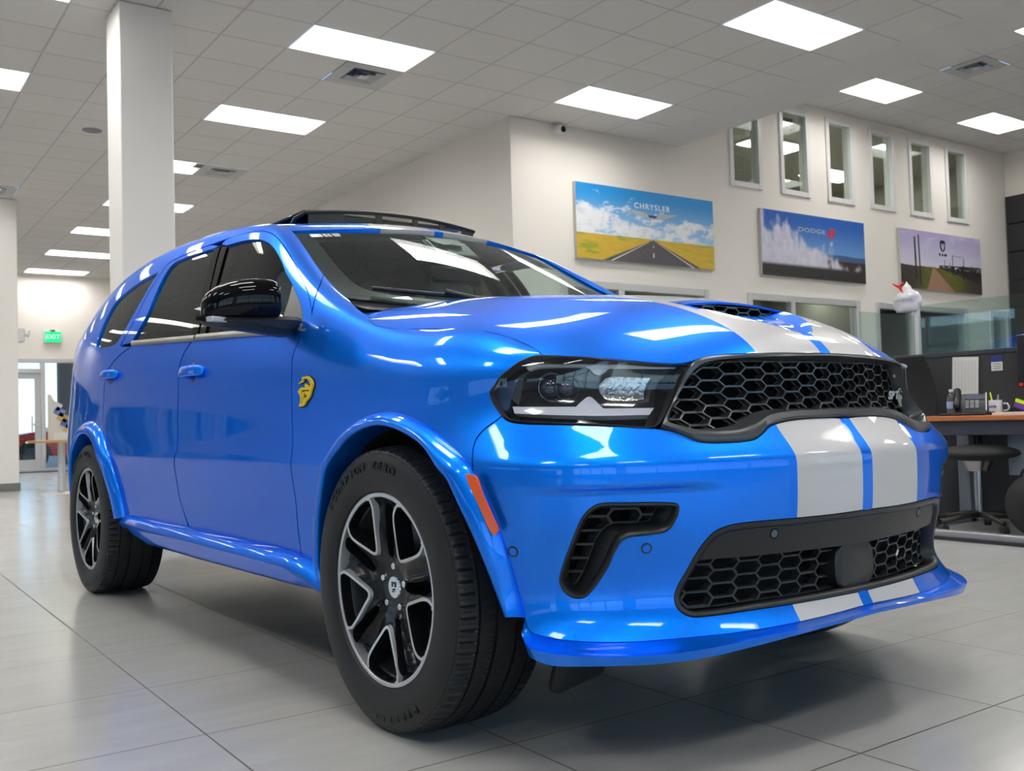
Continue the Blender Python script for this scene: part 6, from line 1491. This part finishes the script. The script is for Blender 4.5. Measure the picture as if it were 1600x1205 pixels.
def letters(parent_wheel, sgn, s, r0, size, a_mid, spread):
    """raised letters set round the sidewall"""
    n = len(s)
    for k, ch in enumerate(s):
        if ch == ' ': continue
        a = math.radians(a_mid)+(n/2-k-.5)*spread*(-1 if sgn > 0 else -1)*-1
        # local letter frame: x along the tangent (clockwise seen from outside), y outward from the hub
        cx, cz = r0*math.cos(a), r0*math.sin(a); ex = Vector((math.sin(a), 0, -math.cos(a))); ey = Vector((math.cos(a), 0, math.sin(a))); ez = Vector((0, -1, 0))
        if sgn < 0: ex = -ex; ez = Vector((0, 1, 0))
        M = Matrix.Identity(4)
        for q, v in enumerate((ex, ey, ez)):
            for w_ in range(3): M[w_][q] = v[w_]
        M.translation = Vector((cx, -.1508*sgn, cz))
        text_obj('sidewall_letter', ch, size, M_lett, parent_wheel, M @ Matrix.Diagonal((1.25, 1, 1, 1)), extrude=.0012, bold=.0009)
first = True
for wx, sg, steer in ((0, 1, 0), (XR_, 1, 0), (0, -1, 0), (XR_, -1, 0)):
    me = me_t if sg > 0 else me_t.copy()
    wo = bpy.data.objects.new('wheel', me); link(wo, CAR); wo.location = (wx, -.8135*sg, .385)
    if sg < 0:
        me.transform(Matrix.Diagonal((1, -1, 1, 1))); me.flip_normals()
    if sg > 0 or wx == 0: b_wheel(wo, sg)
    if sg > 0: letters(wo, sg, 'SCORPION ZERO', .334, .032, 108, math.radians(5.6)); letters(wo, sg, 'PIRELLI', .334, .032, -75, math.radians(6.0))
# ================================================================== lamps, mirror, handles, badges, cabin
hd_pts = U('head'); HL = [tuple(p) for p in hd_pts]
LD = np.array([.80, -.60, 0.])
class SurfD(Surf):
    """same net, but pushed in along the lamp's own axis"""
    def __call__(s, u, v, off=0.0):
        X, N = SB(u, v); return X+LD*off, N
SL = SurfD(BODY, .145, .062)
M_hblk = mat('lamp_housing_black', (.010, .010, .012), .12, coat=.6)
M_drl = mat('daytime_lamp_bar', (.85, .84, .90), .35, coat=.5)
M_refl = mat('lamp_reflector', (.62, .60, .56), .12, metal=1, bump=(.5, 90, .004))
M_lens = mat('projector_lens', (.02, .03, .06), .02, coat=1, spec=.9)
hc_ = [p[:2] for p in HL]
panel('headlight', SB, S(HL), M_lamp, CAR, mirror=True, off=-.001, gap=.003, rim=.0, step=(.12, .3))
# housing: bowl made of a rim wall and a back
q = resample(hc_, 200, True); X, N = SB(q[:, 0], q[:, 1]); c0 = X.mean(0)
def toward(X, f): return X+(c0-X)*f
rows = [X+N*.0012, X-LD*.006+(c0-X)*.004, toward(X, .006)-LD*.030, toward(X, .015)-LD*.085]
grid_mesh('headlight_housing', rows, M_hblk, CAR, mirror=True, angle=50)
panel('headlight_back', SL, S(HL), M_hblk, CAR, mirror=True, off=-.080, gap=-.004, rim=.0, step=(.15, .4))
# black outline trim round the lamp and down the lower edge
trim_ring('headlight_surround', hc_, M_blk, wd=.0045, dp=.02, out=.0025, mirror=True, closed=True)
HP = UVD['L']
def lamp_part(name, key, m, off, rim, step=(.05, .15), gap=0): return panel(name, SL, S(HP[key]), m, CAR, mirror=True, off=off, rim=rim, gap=gap, step=step)
lamp_part('lamp_bezel', 'bezel', M_hblk, -.050, .02); 
lamp_part('lamp_bar', 'top', M_drl, -.034, .02); lamp_part('lamp_bar', 'bottom', M_drl, -.034, .02); lamp_part('lamp_bar', 'left', mat('lamp_grey_bar', (.06, .06, .065), .25, coat=.5), -.036, .02)
lamp_part('lamp_reflector', 'reflector', M_refl, -.046, .02); lamp_part('reflector_frame', 'refl_frame', mat('lamp_grey_bar'), -.048, .02)
lamp_part('indicator_reflector', 'tip', mat('lamp_tip_blue', (.03, .07, .16), .2, coat=.8), -.03, .02)
for key, r in (('proj', .030), ('proj2', .026)):
    u_, v_ = HP[key][0][:2]; X, N = SB(np.array([u_]), np.array([v_])); p0 = X[0]-LD*.052; nn = N[0]*.35+np.array([.94, -.3, 0])*.65; nn /= np.linalg.norm(nn)
    for sg in (1, -1):
        f_ = np.array([1, sg, 1]); p, n = Vector(p0*f_), Vector(nn*f_)
        M = Matrix.Translation(p) @ n.to_track_quat('Z', 'Y').to_matrix().to_4x4()
        bm = BM(); lathe(bm, [(r*1.02, -.01), (r*1.22, .0), (r*1.28, .008), (r*1.15, .012), (r*1.0, .002)], 40, M); o = obj('projector_ring', bm, M_hblk if key == 'proj2' else mat('smoked_chrome', (.10, .10, .11), .1, metal=1), CAR, smooth=True)
        bm = BM(); lathe(bm, [(.0005, r*.62), (r*.3, r*.58), (r*.6, r*.45), (r*.85, r*.2), (r*1.02, -.004)], 40, M); obj('projector_lens', bm, M_lens, o, smooth=True)
# --- side mirror
def mirror_unit(sg):
    # shell as a stack of rounded sections across the car
    secs = []  # w, x centre, z centre, half depth, half height
    for w_, xc, zc, hx, hz in ((.955, -.635, 1.238, .035, .040), (.958, -.635, 1.241, .056, .060), (.972, -.636, 1.243, .066, .067), (1.02, -.640, 1.243, .070, .070), (1.09, -.648, 1.238, .066, .067), (1.145, -.658, 1.228, .056, .058), (1.178, -.668, 1.214, .042, .044), (1.190, -.676, 1.206, .022, .026)):
        secs.append((w_, xc, zc, hx, hz))
    n = 28; bm = BM(); R_ = []
    def ringpts(w_, xc, zc, hx, hz):
        out = []
        for k in range(n):
            a = k/n*2*math.pi; c2, s2 = math.cos(a), math.sin(a)
            x = xc+math.copysign(abs(c2)**.8, c2)*hx*(1.0 if c2 > 0 else .75); z = zc+math.copysign(abs(s2)**.72, s2)*hz
            z = max(z, 1.178 - (w_-.95)*.01)
            out.append((x, -w_*sg, z))
        return out
    for s_ in secs: R_.append([bm.verts.new(p) for p in ringpts(*s_)])
    for i in range(len(R_)-1):
        for k in range(n): bm.faces.new((R_[i][k], R_[i][(k+1) % n], R_[i+1][(k+1) % n], R_[i+1][k]))
    bm.faces.new(R_[0][::-1]); bm.faces.new(R_[-1])
    root = obj('side_mirror', bm, M_gloss, CAR, smooth=True, subd=1)
    # lower arm and base
    bm = BM(); low = []
    for w_, x0, x1, z0, z1 in ((.872, -.76, -.615, 1.150, 1.186), (.895, -.75, -.600, 1.136, 1.190), (.93, -.74, -.590, 1.130, 1.190), (.975, -.73, -.588, 1.134, 1.188), (1.04, -.725, -.592, 1.142, 1.185), (1.12, -.725, -.602, 1.150, 1.182), (1.175, -.73, -.618, 1.160, 1.181), (1.19, -.72, -.64, 1.168, 1.180)):
        xm = (x0+x1)/2; low.append([(x0, z0+.02), (x0, z1), (xm, z1), (x1-.012, z1), (x1, z1-.012), (x1-.004, z0+.018), (x1-.03, z0), (xm, z0-.004), (x0+.03, z0+.004)]); low[-1] = [(a, -w_*sg, b2) for a, b2 in low[-1]]
    R_ = [[bm.verts.new(p) for p in r] for r in low]; n2 = 9
    for i in range(len(R_)-1):
        for k in range(n2): bm.faces.new((R_[i][k], R_[i][(k+1) % n2], R_[i+1][(k+1) % n2], R_[i+1][k]))
    bm.faces.new(R_[0][::-1]); bm.faces.new(R_[-1])
    obj('mirror_arm', bm, M_blk, root, smooth='auto', angle=35, bevel=.003)
    bm = BM(); box(bm, (-.622, -1.15*sg, 1.172), (.028, .085, .017), (0, 0, .35*sg)); obj('mirror_indicator', bm, mat('clear_ribbed_lens', (.55, .56, .6), .15, coat=.6, metal=.3, bump=(.8, 200, .004)), root, bevel=.003)
    bm = BM(); box(bm, (-.690, -1.065*sg, 1.236), (.012, .14, .085)); obj('mirror_glass', bm, M_chrome, root, bevel=.01)
    # sail panel in the front corner of the window
for sg in (1, -1): mirror_unit(sg)
sail = HP['sail']; panel('mirror_sail', SB, S(sail), mat('sail_grey_plastic', (.19, .19, .19), .5), CAR, mirror=True, off=.001, rim=.01, gap=0)
# --- door handles
def handle(uv, L):
    X, N = SB(np.array([uv[0]]), np.array([uv[1]])); p = X[0]; n = N[0]; n = n/np.linalg.norm(n)
    for sg in (1, -1):
        f_ = np.array([1, sg, 1]); o_ = Vector(p*f_); nn = Vector(n*f_); t = Vector((1, 0, 0)); t = (t-nn*t.dot(nn)).normalized(); u3 = Vector((0, 0, 1)); u3 = (u3-nn*u3.dot(nn)-t*u3.dot(t)).normalized()
        bm = BM(); pts = []
        for k in range(13):
            a = k/12; x = (a-.5)*L; h = .034*math.sin(min(1, max(0, a*1.02))*math.pi)**.32
            pts.append((x, h))
        sec = [(-.020, -.005), (-.024, .006), (-.014, .012), (.014, .012), (.024, .006), (.020, -.005)]
        R_ = []
        for k, (x, h) in enumerate(pts):
            s_ = 1.0 if 0 < k < 12 else .7
            R_.append([bm.verts.new(o_+t*x+u3*(a2*s_)+nn*(h+b2*s_-.004)) for a2, b2 in sec])
        for i in range(12):
            for k in range(6): bm.faces.new((R_[i][k], R_[i][(k+1) % 6], R_[i+1][(k+1) % 6], R_[i+1][k]))
        bm.faces.new(R_[0][::-1]); bm.faces.new(R_[-1])
        root = obj('door_handle', bm, M_paint, CAR, smooth=True, subd=1)
        bm = BM(); M = Matrix.Translation(o_-nn*.0005) @ nn.to_track_quat('Z', 'Y').to_matrix().to_4x4(); lathe(bm, [(.0005, .0012), (.03, .0012), (.036, .0014), (.041, .0004)], 36, M); obj('handle_cup', bm, mat('handle_cup_blue', (.002, .03, .18), .3, metal=.4, coat=1), root, smooth=True)
hu = U('handles'); handle(hu[0], .235); handle(hu[1], .235)
# --- fender emblem: a snarling cat's head in yellow, on the front wing
EM = [(390,350),(385,385),(405,400),(350,440),(335,470),(400,435),(415,430),(410,385),(440,380),(490,400),(520,440),(538,490),(540,540),(515,530),(490,490),(455,470),(445,505),(465,560),(440,530),(400,525),(360,560),(340,600),(370,640),(395,700),(398,780),(375,850),(420,862),(470,830),(500,760),(525,735),(548,690),(565,600),(580,540),(582,480),(560,420),(520,370),(480,340),(465,345)]
EMH = [[(400,575),(440,580),(470,570),(500,585),(520,570),(535,600),(510,610),(480,595),(440,605),(420,625),(425,700),(430,760),(440,800),(415,825),(410,790),(412,700)], [(445,640),(470,620),(480,660),(500,690),(490,720),(470,700),(455,745),(440,740)]]
def emblem(name, origin_uv, outline, holes, size, m, backm, ex0=461, ey0=600, scale=1.0, depth=.006):
    X, N = SB(np.array([origin_uv[0]]), np.array([origin_uv[1]])); p0, n0 = X[0], N[0]
    t = np.array([1., 0, 0]); t -= n0*t.dot(n0); t /= np.linalg.norm(t); u3 = np.cross(n0, t); u3 *= np.sign(u3[2])
    k = size
    O = np.array([((a-ex0)*k*2.2, -(b2-ey0)*k) for a, b2 in outline]); HH = [np.array([((a-ex0)*k*2.2, -(b2-ey0)*k) for a, b2 in h]) for h in holes]
    for sg in (1, -1):
        f_ = np.array([1, sg, 1])
        def to(P2, d): return [Vector((p0+t*q[0]+u3*q[1]+n0*d)*f_) for q in P2]
        for nm, O2, d0, d1, mm, hs in (('emblem_backing', inset(O, -.0022), .0, .0025, backm, []), (name, O, .0025, .0025+depth, m, HH)):
            V = [tuple(q) for L_ in [O2]+hs for q in L_]; E = []; kk_ = 0
            for L_ in [O2]+hs: n = len(L_); E += [(kk_+i, kk_+(i+1) % n) for i in range(n)]; kk_ += n
            r = delaunay_2d_cdt([Vector(q) for q in V], E, [], 0, 1e-7); VV = np.array([tuple(q) for q in r[0]]); T = np.array([q for q in r[2]]); c = VV[T].mean(1); ok = inside(c, O2)
            for h in hs: ok &= ~inside(c, h)
            T = T[ok]; bm = BM(); A = [bm.verts.new(q) for q in to(VV, d1)]; B_ = [bm.verts.new(q) for q in to(VV, d0)]
            ec = {(t_[i], t_[(i+1) % 3]) for t_ in T for i in range(3)}
            for t_ in T: bm.faces.new([A[i] for i in t_])
            for (i, j_) in ec:
                if (j_, i) not in ec: bm.faces.new((A[i], A[j_], B_[j_], B_[i]))
            bmesh.ops.delete(bm, geom=[v for v in bm.verts if not v.link_faces], context='VERTS')
            if nm == 'emblem_backing': bk = obj(nm, bm, mm, CAR)
            else: obj(nm, bm, mm, bk)
emblem('fender_emblem', U('emblem')[0], EM, EMH, .000185, mat('badge_yellow', (.80, .58, .01), .3, coat=.5), M_gloss)
# grille badge: letters and a small chrome cat's head
x0 = float(Lg(np.array([(.40, .880)]), 0)[0][0])+.012
def facing(x, y, z, yaw=0.0): return Matrix.Translation((x, y, z)) @ Matrix.Rotation(math.pi/2+yaw, 4, 'Z') @ Matrix.Rotation(math.pi/2, 4, 'X')
text_obj('grille_badge', 'SRT', .032, M_chrome, CAR, facing(x0+.002, .40, .874, .0), extrude=.003, shear=.25, bold=.0018, xs=1)
bm = BM(); F_ = facing(x0-.012, .452, .868, .05)
prism(bm, [((a-461)*.00013, -(b2-600)*.00011) for a, b2 in EM], lambda p: F_ @ Vector((-p[0], p[1], 0)), lambda p: F_ @ Vector((-p[0], p[1], .006))); obj('grille_badge', bm, M_chrome, CAR)
# --- scoop mouth mesh and lip
sw, sx_, sz_ = SCOOP_W, SCOOP_X, SCOOP_Z
def sc3(P2, d): return np.array([(sx_-.014-d, -a, b2) for a, b2 in P2])
so = np.array([(-sw*1.05, sz_-.03), (sw*1.05, sz_-.03), (sw*1.02, sz_+.026), (-sw*1.02, sz_+.026)])
hexplate('scoop_mesh', sc3, so, .052, .024, .019, .0038, .012, M_mesh, phase=(0, sz_+.01))
bm = BM(); box(bm, (sx_-.065, 0, sz_-.005), (.01, sw*1.9, .045)); obj('scoop_backing', bm, M_void, CAR)
# --- roof wind deflector
bm = BM(); zr = .05
def dz(y): return 1.712-.030*(abs(y)/.45)**2
top_ = [(-1.485+.03*(1-(abs(y)/.45)**2), y, dz(y)+zr+.012) for y in np.linspace(-.44, .44, 25)]
R_ = []
for (x, y, z) in top_: R_.append([bm.verts.new((x+dx, y, z+dz_)) for dx, dz_ in ((-.014, 0), (0, .010), (.016, .002), (.014, -.008), (-.01, -.008))])
for i in range(24):
    for k in range(5): bm.faces.new((R_[i][k], R_[i][(k+1) % 5], R_[i+1][(k+1) % 5], R_[i+1][k]))
bm.faces.new(R_[0][::-1]); bm.faces.new(R_[-1])
wd = obj('wind_deflector', bm, M_blk, CAR, smooth='auto', angle=50)
M_net = tinted('deflector_net', (.48, .46, .43), 0, .6)
for a, b2 in ((-.43, -.27), (-.115, -.085), (.075, .105), (.225, .25), (.36, .43)):
    bm = BM(); n = 8; A = [bm.verts.new((-1.475+.03*(1-(abs(y)/.45)**2), y, dz(y)+zr+.01)) for y in np.linspace(a, b2, n)]; B_ = [bm.verts.new((-1.47+.03*(1-(abs(y)/.45)**2), y, dz(y)-.01)) for y in np.linspace(a, b2, n)]; A2 = [bm.verts.new(v.co+Vector((-.008, 0, 0))) for v in A]; B3 = [bm.verts.new(v.co+Vector((-.008, 0, 0))) for v in B_]
    for i in range(n-1): bm.faces.new((A[i], A[i+1], B_[i+1], B_[i])); bm.faces.new((A2[i+1], A2[i], B3[i], B3[i+1]))
    bm.faces.new((A[0], B_[0], B3[0], A2[0])); bm.faces.new((A[-1], A2[-1], B3[-1], B_[-1]))
    obj('deflector_post', bm, M_blk, wd)
ys_ = np.linspace(-.43, .43, 40); grid_mesh('deflector_net', [[(-1.478+.03*(1-(abs(y)/.45)**2), y, dz(y)+zr+.006) for y in ys_], [(-1.474+.03*(1-(abs(y)/.45)**2), y, dz(y)-.01) for y in ys_]], M_net, wd)
for sg in (1, -1):
    bm = BM(); tube(bm, [(-1.485, .44*sg, dz(.44)+zr+.012), (-1.55, .455*sg, dz(.44)+zr-.002), (-1.62, .46*sg, dz(.44)+.0)], .009, 8); obj('deflector_arm', bm, M_blk, wd, smooth=True)
bm = BM(); box(bm, (-1.85, 0, 1.765), (.62, .84, .012)); obj('sunroof_glass', bm, M_gloss, CAR, bevel=.004)
# --- sticker in the windscreen, wiper, camera pod
def on_ws(t, k, off=0): X, N = SW(np.array([t]), np.array([k])); return Vector(X[0]+N[0]*off)
def ws_quad(name, t0, t1, k0, k1, m, off, parent=None, n=4):
    rows = [[tuple(on_ws(t, k, off)) for k in np.linspace(k0, k1, n)] for t in np.linspace(t0, t1, n)]; return grid_mesh(name, rows, m, parent or CAR)
sm_ = bpy.data.materials.new('barcode_sticker'); sm_.use_nodes = True; g = NB(sm_); b = sm_.node_tree.nodes['Principled BSDF']
vec, X_, Y_, Z_ = g.xyz(); wn = g.n('ShaderNodeTexWhiteNoise', noise_dimensions='1D'); g.L.new(g.m('FLOOR', g.m('MULTIPLY', Y_, 330)), wn.inputs['W'])
zz_ = on_ws(5.72, .95); 
bar_ = g.m('MULTIPLY', g.m('GREATER_THAN', wn.outputs[0], .5), g.m('MULTIPLY', g.m('LESS_THAN', Y_, -.445), g.m('GREATER_THAN', Y_, -.535)))
g.L.new(g.mix(bar_, (.78, .78, .78), (.05, .05, .05)), b.inputs['Base Color']); b.inputs['Roughness'].default_value = .5
ws_quad('windscreen_sticker', 5.22, 5.58, .52, 1.62, sm_, .0015)
bm = BM(); pts = [on_ws(.55, k, .018) for k in np.linspace(.9, 5.5, 12)]; tube(bm, pts, .008, 8); wp = obj('windscreen_wiper', bm, M_blk, CAR, smooth=True)
bm = BM(); tube(bm, [on_ws(.1, 4.4, .01), on_ws(.3, 3.6, .03), on_ws(.56, 2.9, .03)], .011, 8); obj('wiper_arm', bm, M_blk, wp, smooth=True)
bm = BM(); tube(bm, [on_ws(.62, k, .016)*1 for k in np.linspace(5.9, 5.0, 4)], .008, 8); 
bm.free()
cp = on_ws(4.9, 6, -.035); bm = BM(); box(bm, cp, (.14, .22, .035), (0, .62, 0)); obj('camera_pod', bm, M_blk, CAR, bevel=.012)
cp = on_ws(4.3, 6, -.11); bm = BM(); box(bm, cp, (.03, .25, .07), (0, .1, 0)); rv = obj('rear_view_mirror', bm, M_gloss, CAR, bevel=.012); bm = BM(); tube(bm, [cp+Vector((0, 0, .02)), cp+Vector((-.04, 0, .10))], .01, 8); obj('mirror_stem', bm, M_blk, rv)
# bonnet washer nozzle
# --- cabin
M_seat = mat('grey_leather', (.20, .20, .20), .45, noise=(.08, 30)); M_cab = mat('dark_cabin_plastic', (.012, .012, .013), .6); M_head = mat('headliner_grey', (.10, .10, .10), .9)
def seat(x, y, h=1.02):
    bm = BM(); box(bm, (x, y, .72), (.52, .50, .16)); o = obj('seat', bm, M_seat, CAR, bevel=.05, segs=3)
    bm = BM(); box(bm, (x-.30, y, h), (.15, .50, .62), (0, -.28, 0)); obj('backrest', bm, M_seat, o, bevel=.06, segs=3)
    bm = BM(); box(bm, (x-.43, y, h+.40), (.10, .27, .19), (0, -.15, 0)); obj('headrest', bm, M_seat, o, bevel=.05, segs=4)
for x, y in ((-1.18, -.38), (-1.18, .38), (-2.05, -.38), (-2.05, .38)): seat(x, y)
bm = BM(); prof = [(-.50, .80), (-.50, 1.13), (-.62, 1.165), (-.80, 1.16), (-.92, 1.12), (-.95, 1.02), (-.86, .80)]
prism(bm, prof, lambda p: (p[0], -.76, p[1]), lambda p: (p[0], .76, p[1])); obj('dashboard', bm, M_cab, CAR, bevel=.015, segs=3)
bm = BM(); M = Matrix.Translation((-1.02, .38, 1.06)) @ Matrix.Rotation(math.radians(-68), 4, 'Y'); tube(bm, [M @ Vector((.18*math.cos(a), .18*math.sin(a), 0)) for a in np.linspace(0, 2*math.pi, 33)[:-1]], .016, 8, closed=True); box(bm, M @ Vector((0, 0, -.02)), (.12, .14, .05), M.to_euler()); box(bm, M @ Vector((0, 0, -.01)), (.02, .34, .02), M.to_euler()); obj('steering_wheel', bm, M_cab, CAR, smooth='auto')
hr = [[(p[0], p[1]*.93, p[2]-.045) for p in r] for r in rr]; grid_mesh('headliner', [[(p[0]-.0, -p[1], p[2]) for p in r] for r in hr], M_head, CAR, both=True)
bm = BM(); box(bm, (-2.0, 0, .60), (3.0, 1.62, .06)); box(bm, (-3.62, 0, 1.02), (.10, 1.2, .8)); box(bm, (-1.15, 0, .80), (.9, .22, .28)); obj('cabin_floor', bm, M_cab, CAR)
for sg in (1, -1):
    bm = BM()
    for uv0, uv1, wd_ in (((7.6, 12.3), (7.35, 15.6), .10), ((4.3, 12.3), (5.0, 15.5), .10)):
        a_, _ = SB(np.array([uv0[0]]), np.array([uv0[1]]), -.05); b2, _ = SB(np.array([uv1[0]]), np.array([uv1[1]]), -.05); p, q_ = Vector(a_[0]*np.array([1, sg, 1])), Vector(b2[0]*np.array([1, sg, 1]))
        tube(bm, [p, (p+q_)/2+Vector((0, .01*sg, 0)), q_], .035, 8)
    obj('pillar_lining', bm, M_cab, CAR, smooth=True)
    bm = BM(); box(bm, (-1.6, -.80*sg, 1.0), (2.1, .05, .26)); obj('door_lining', bm, M_cab, CAR)
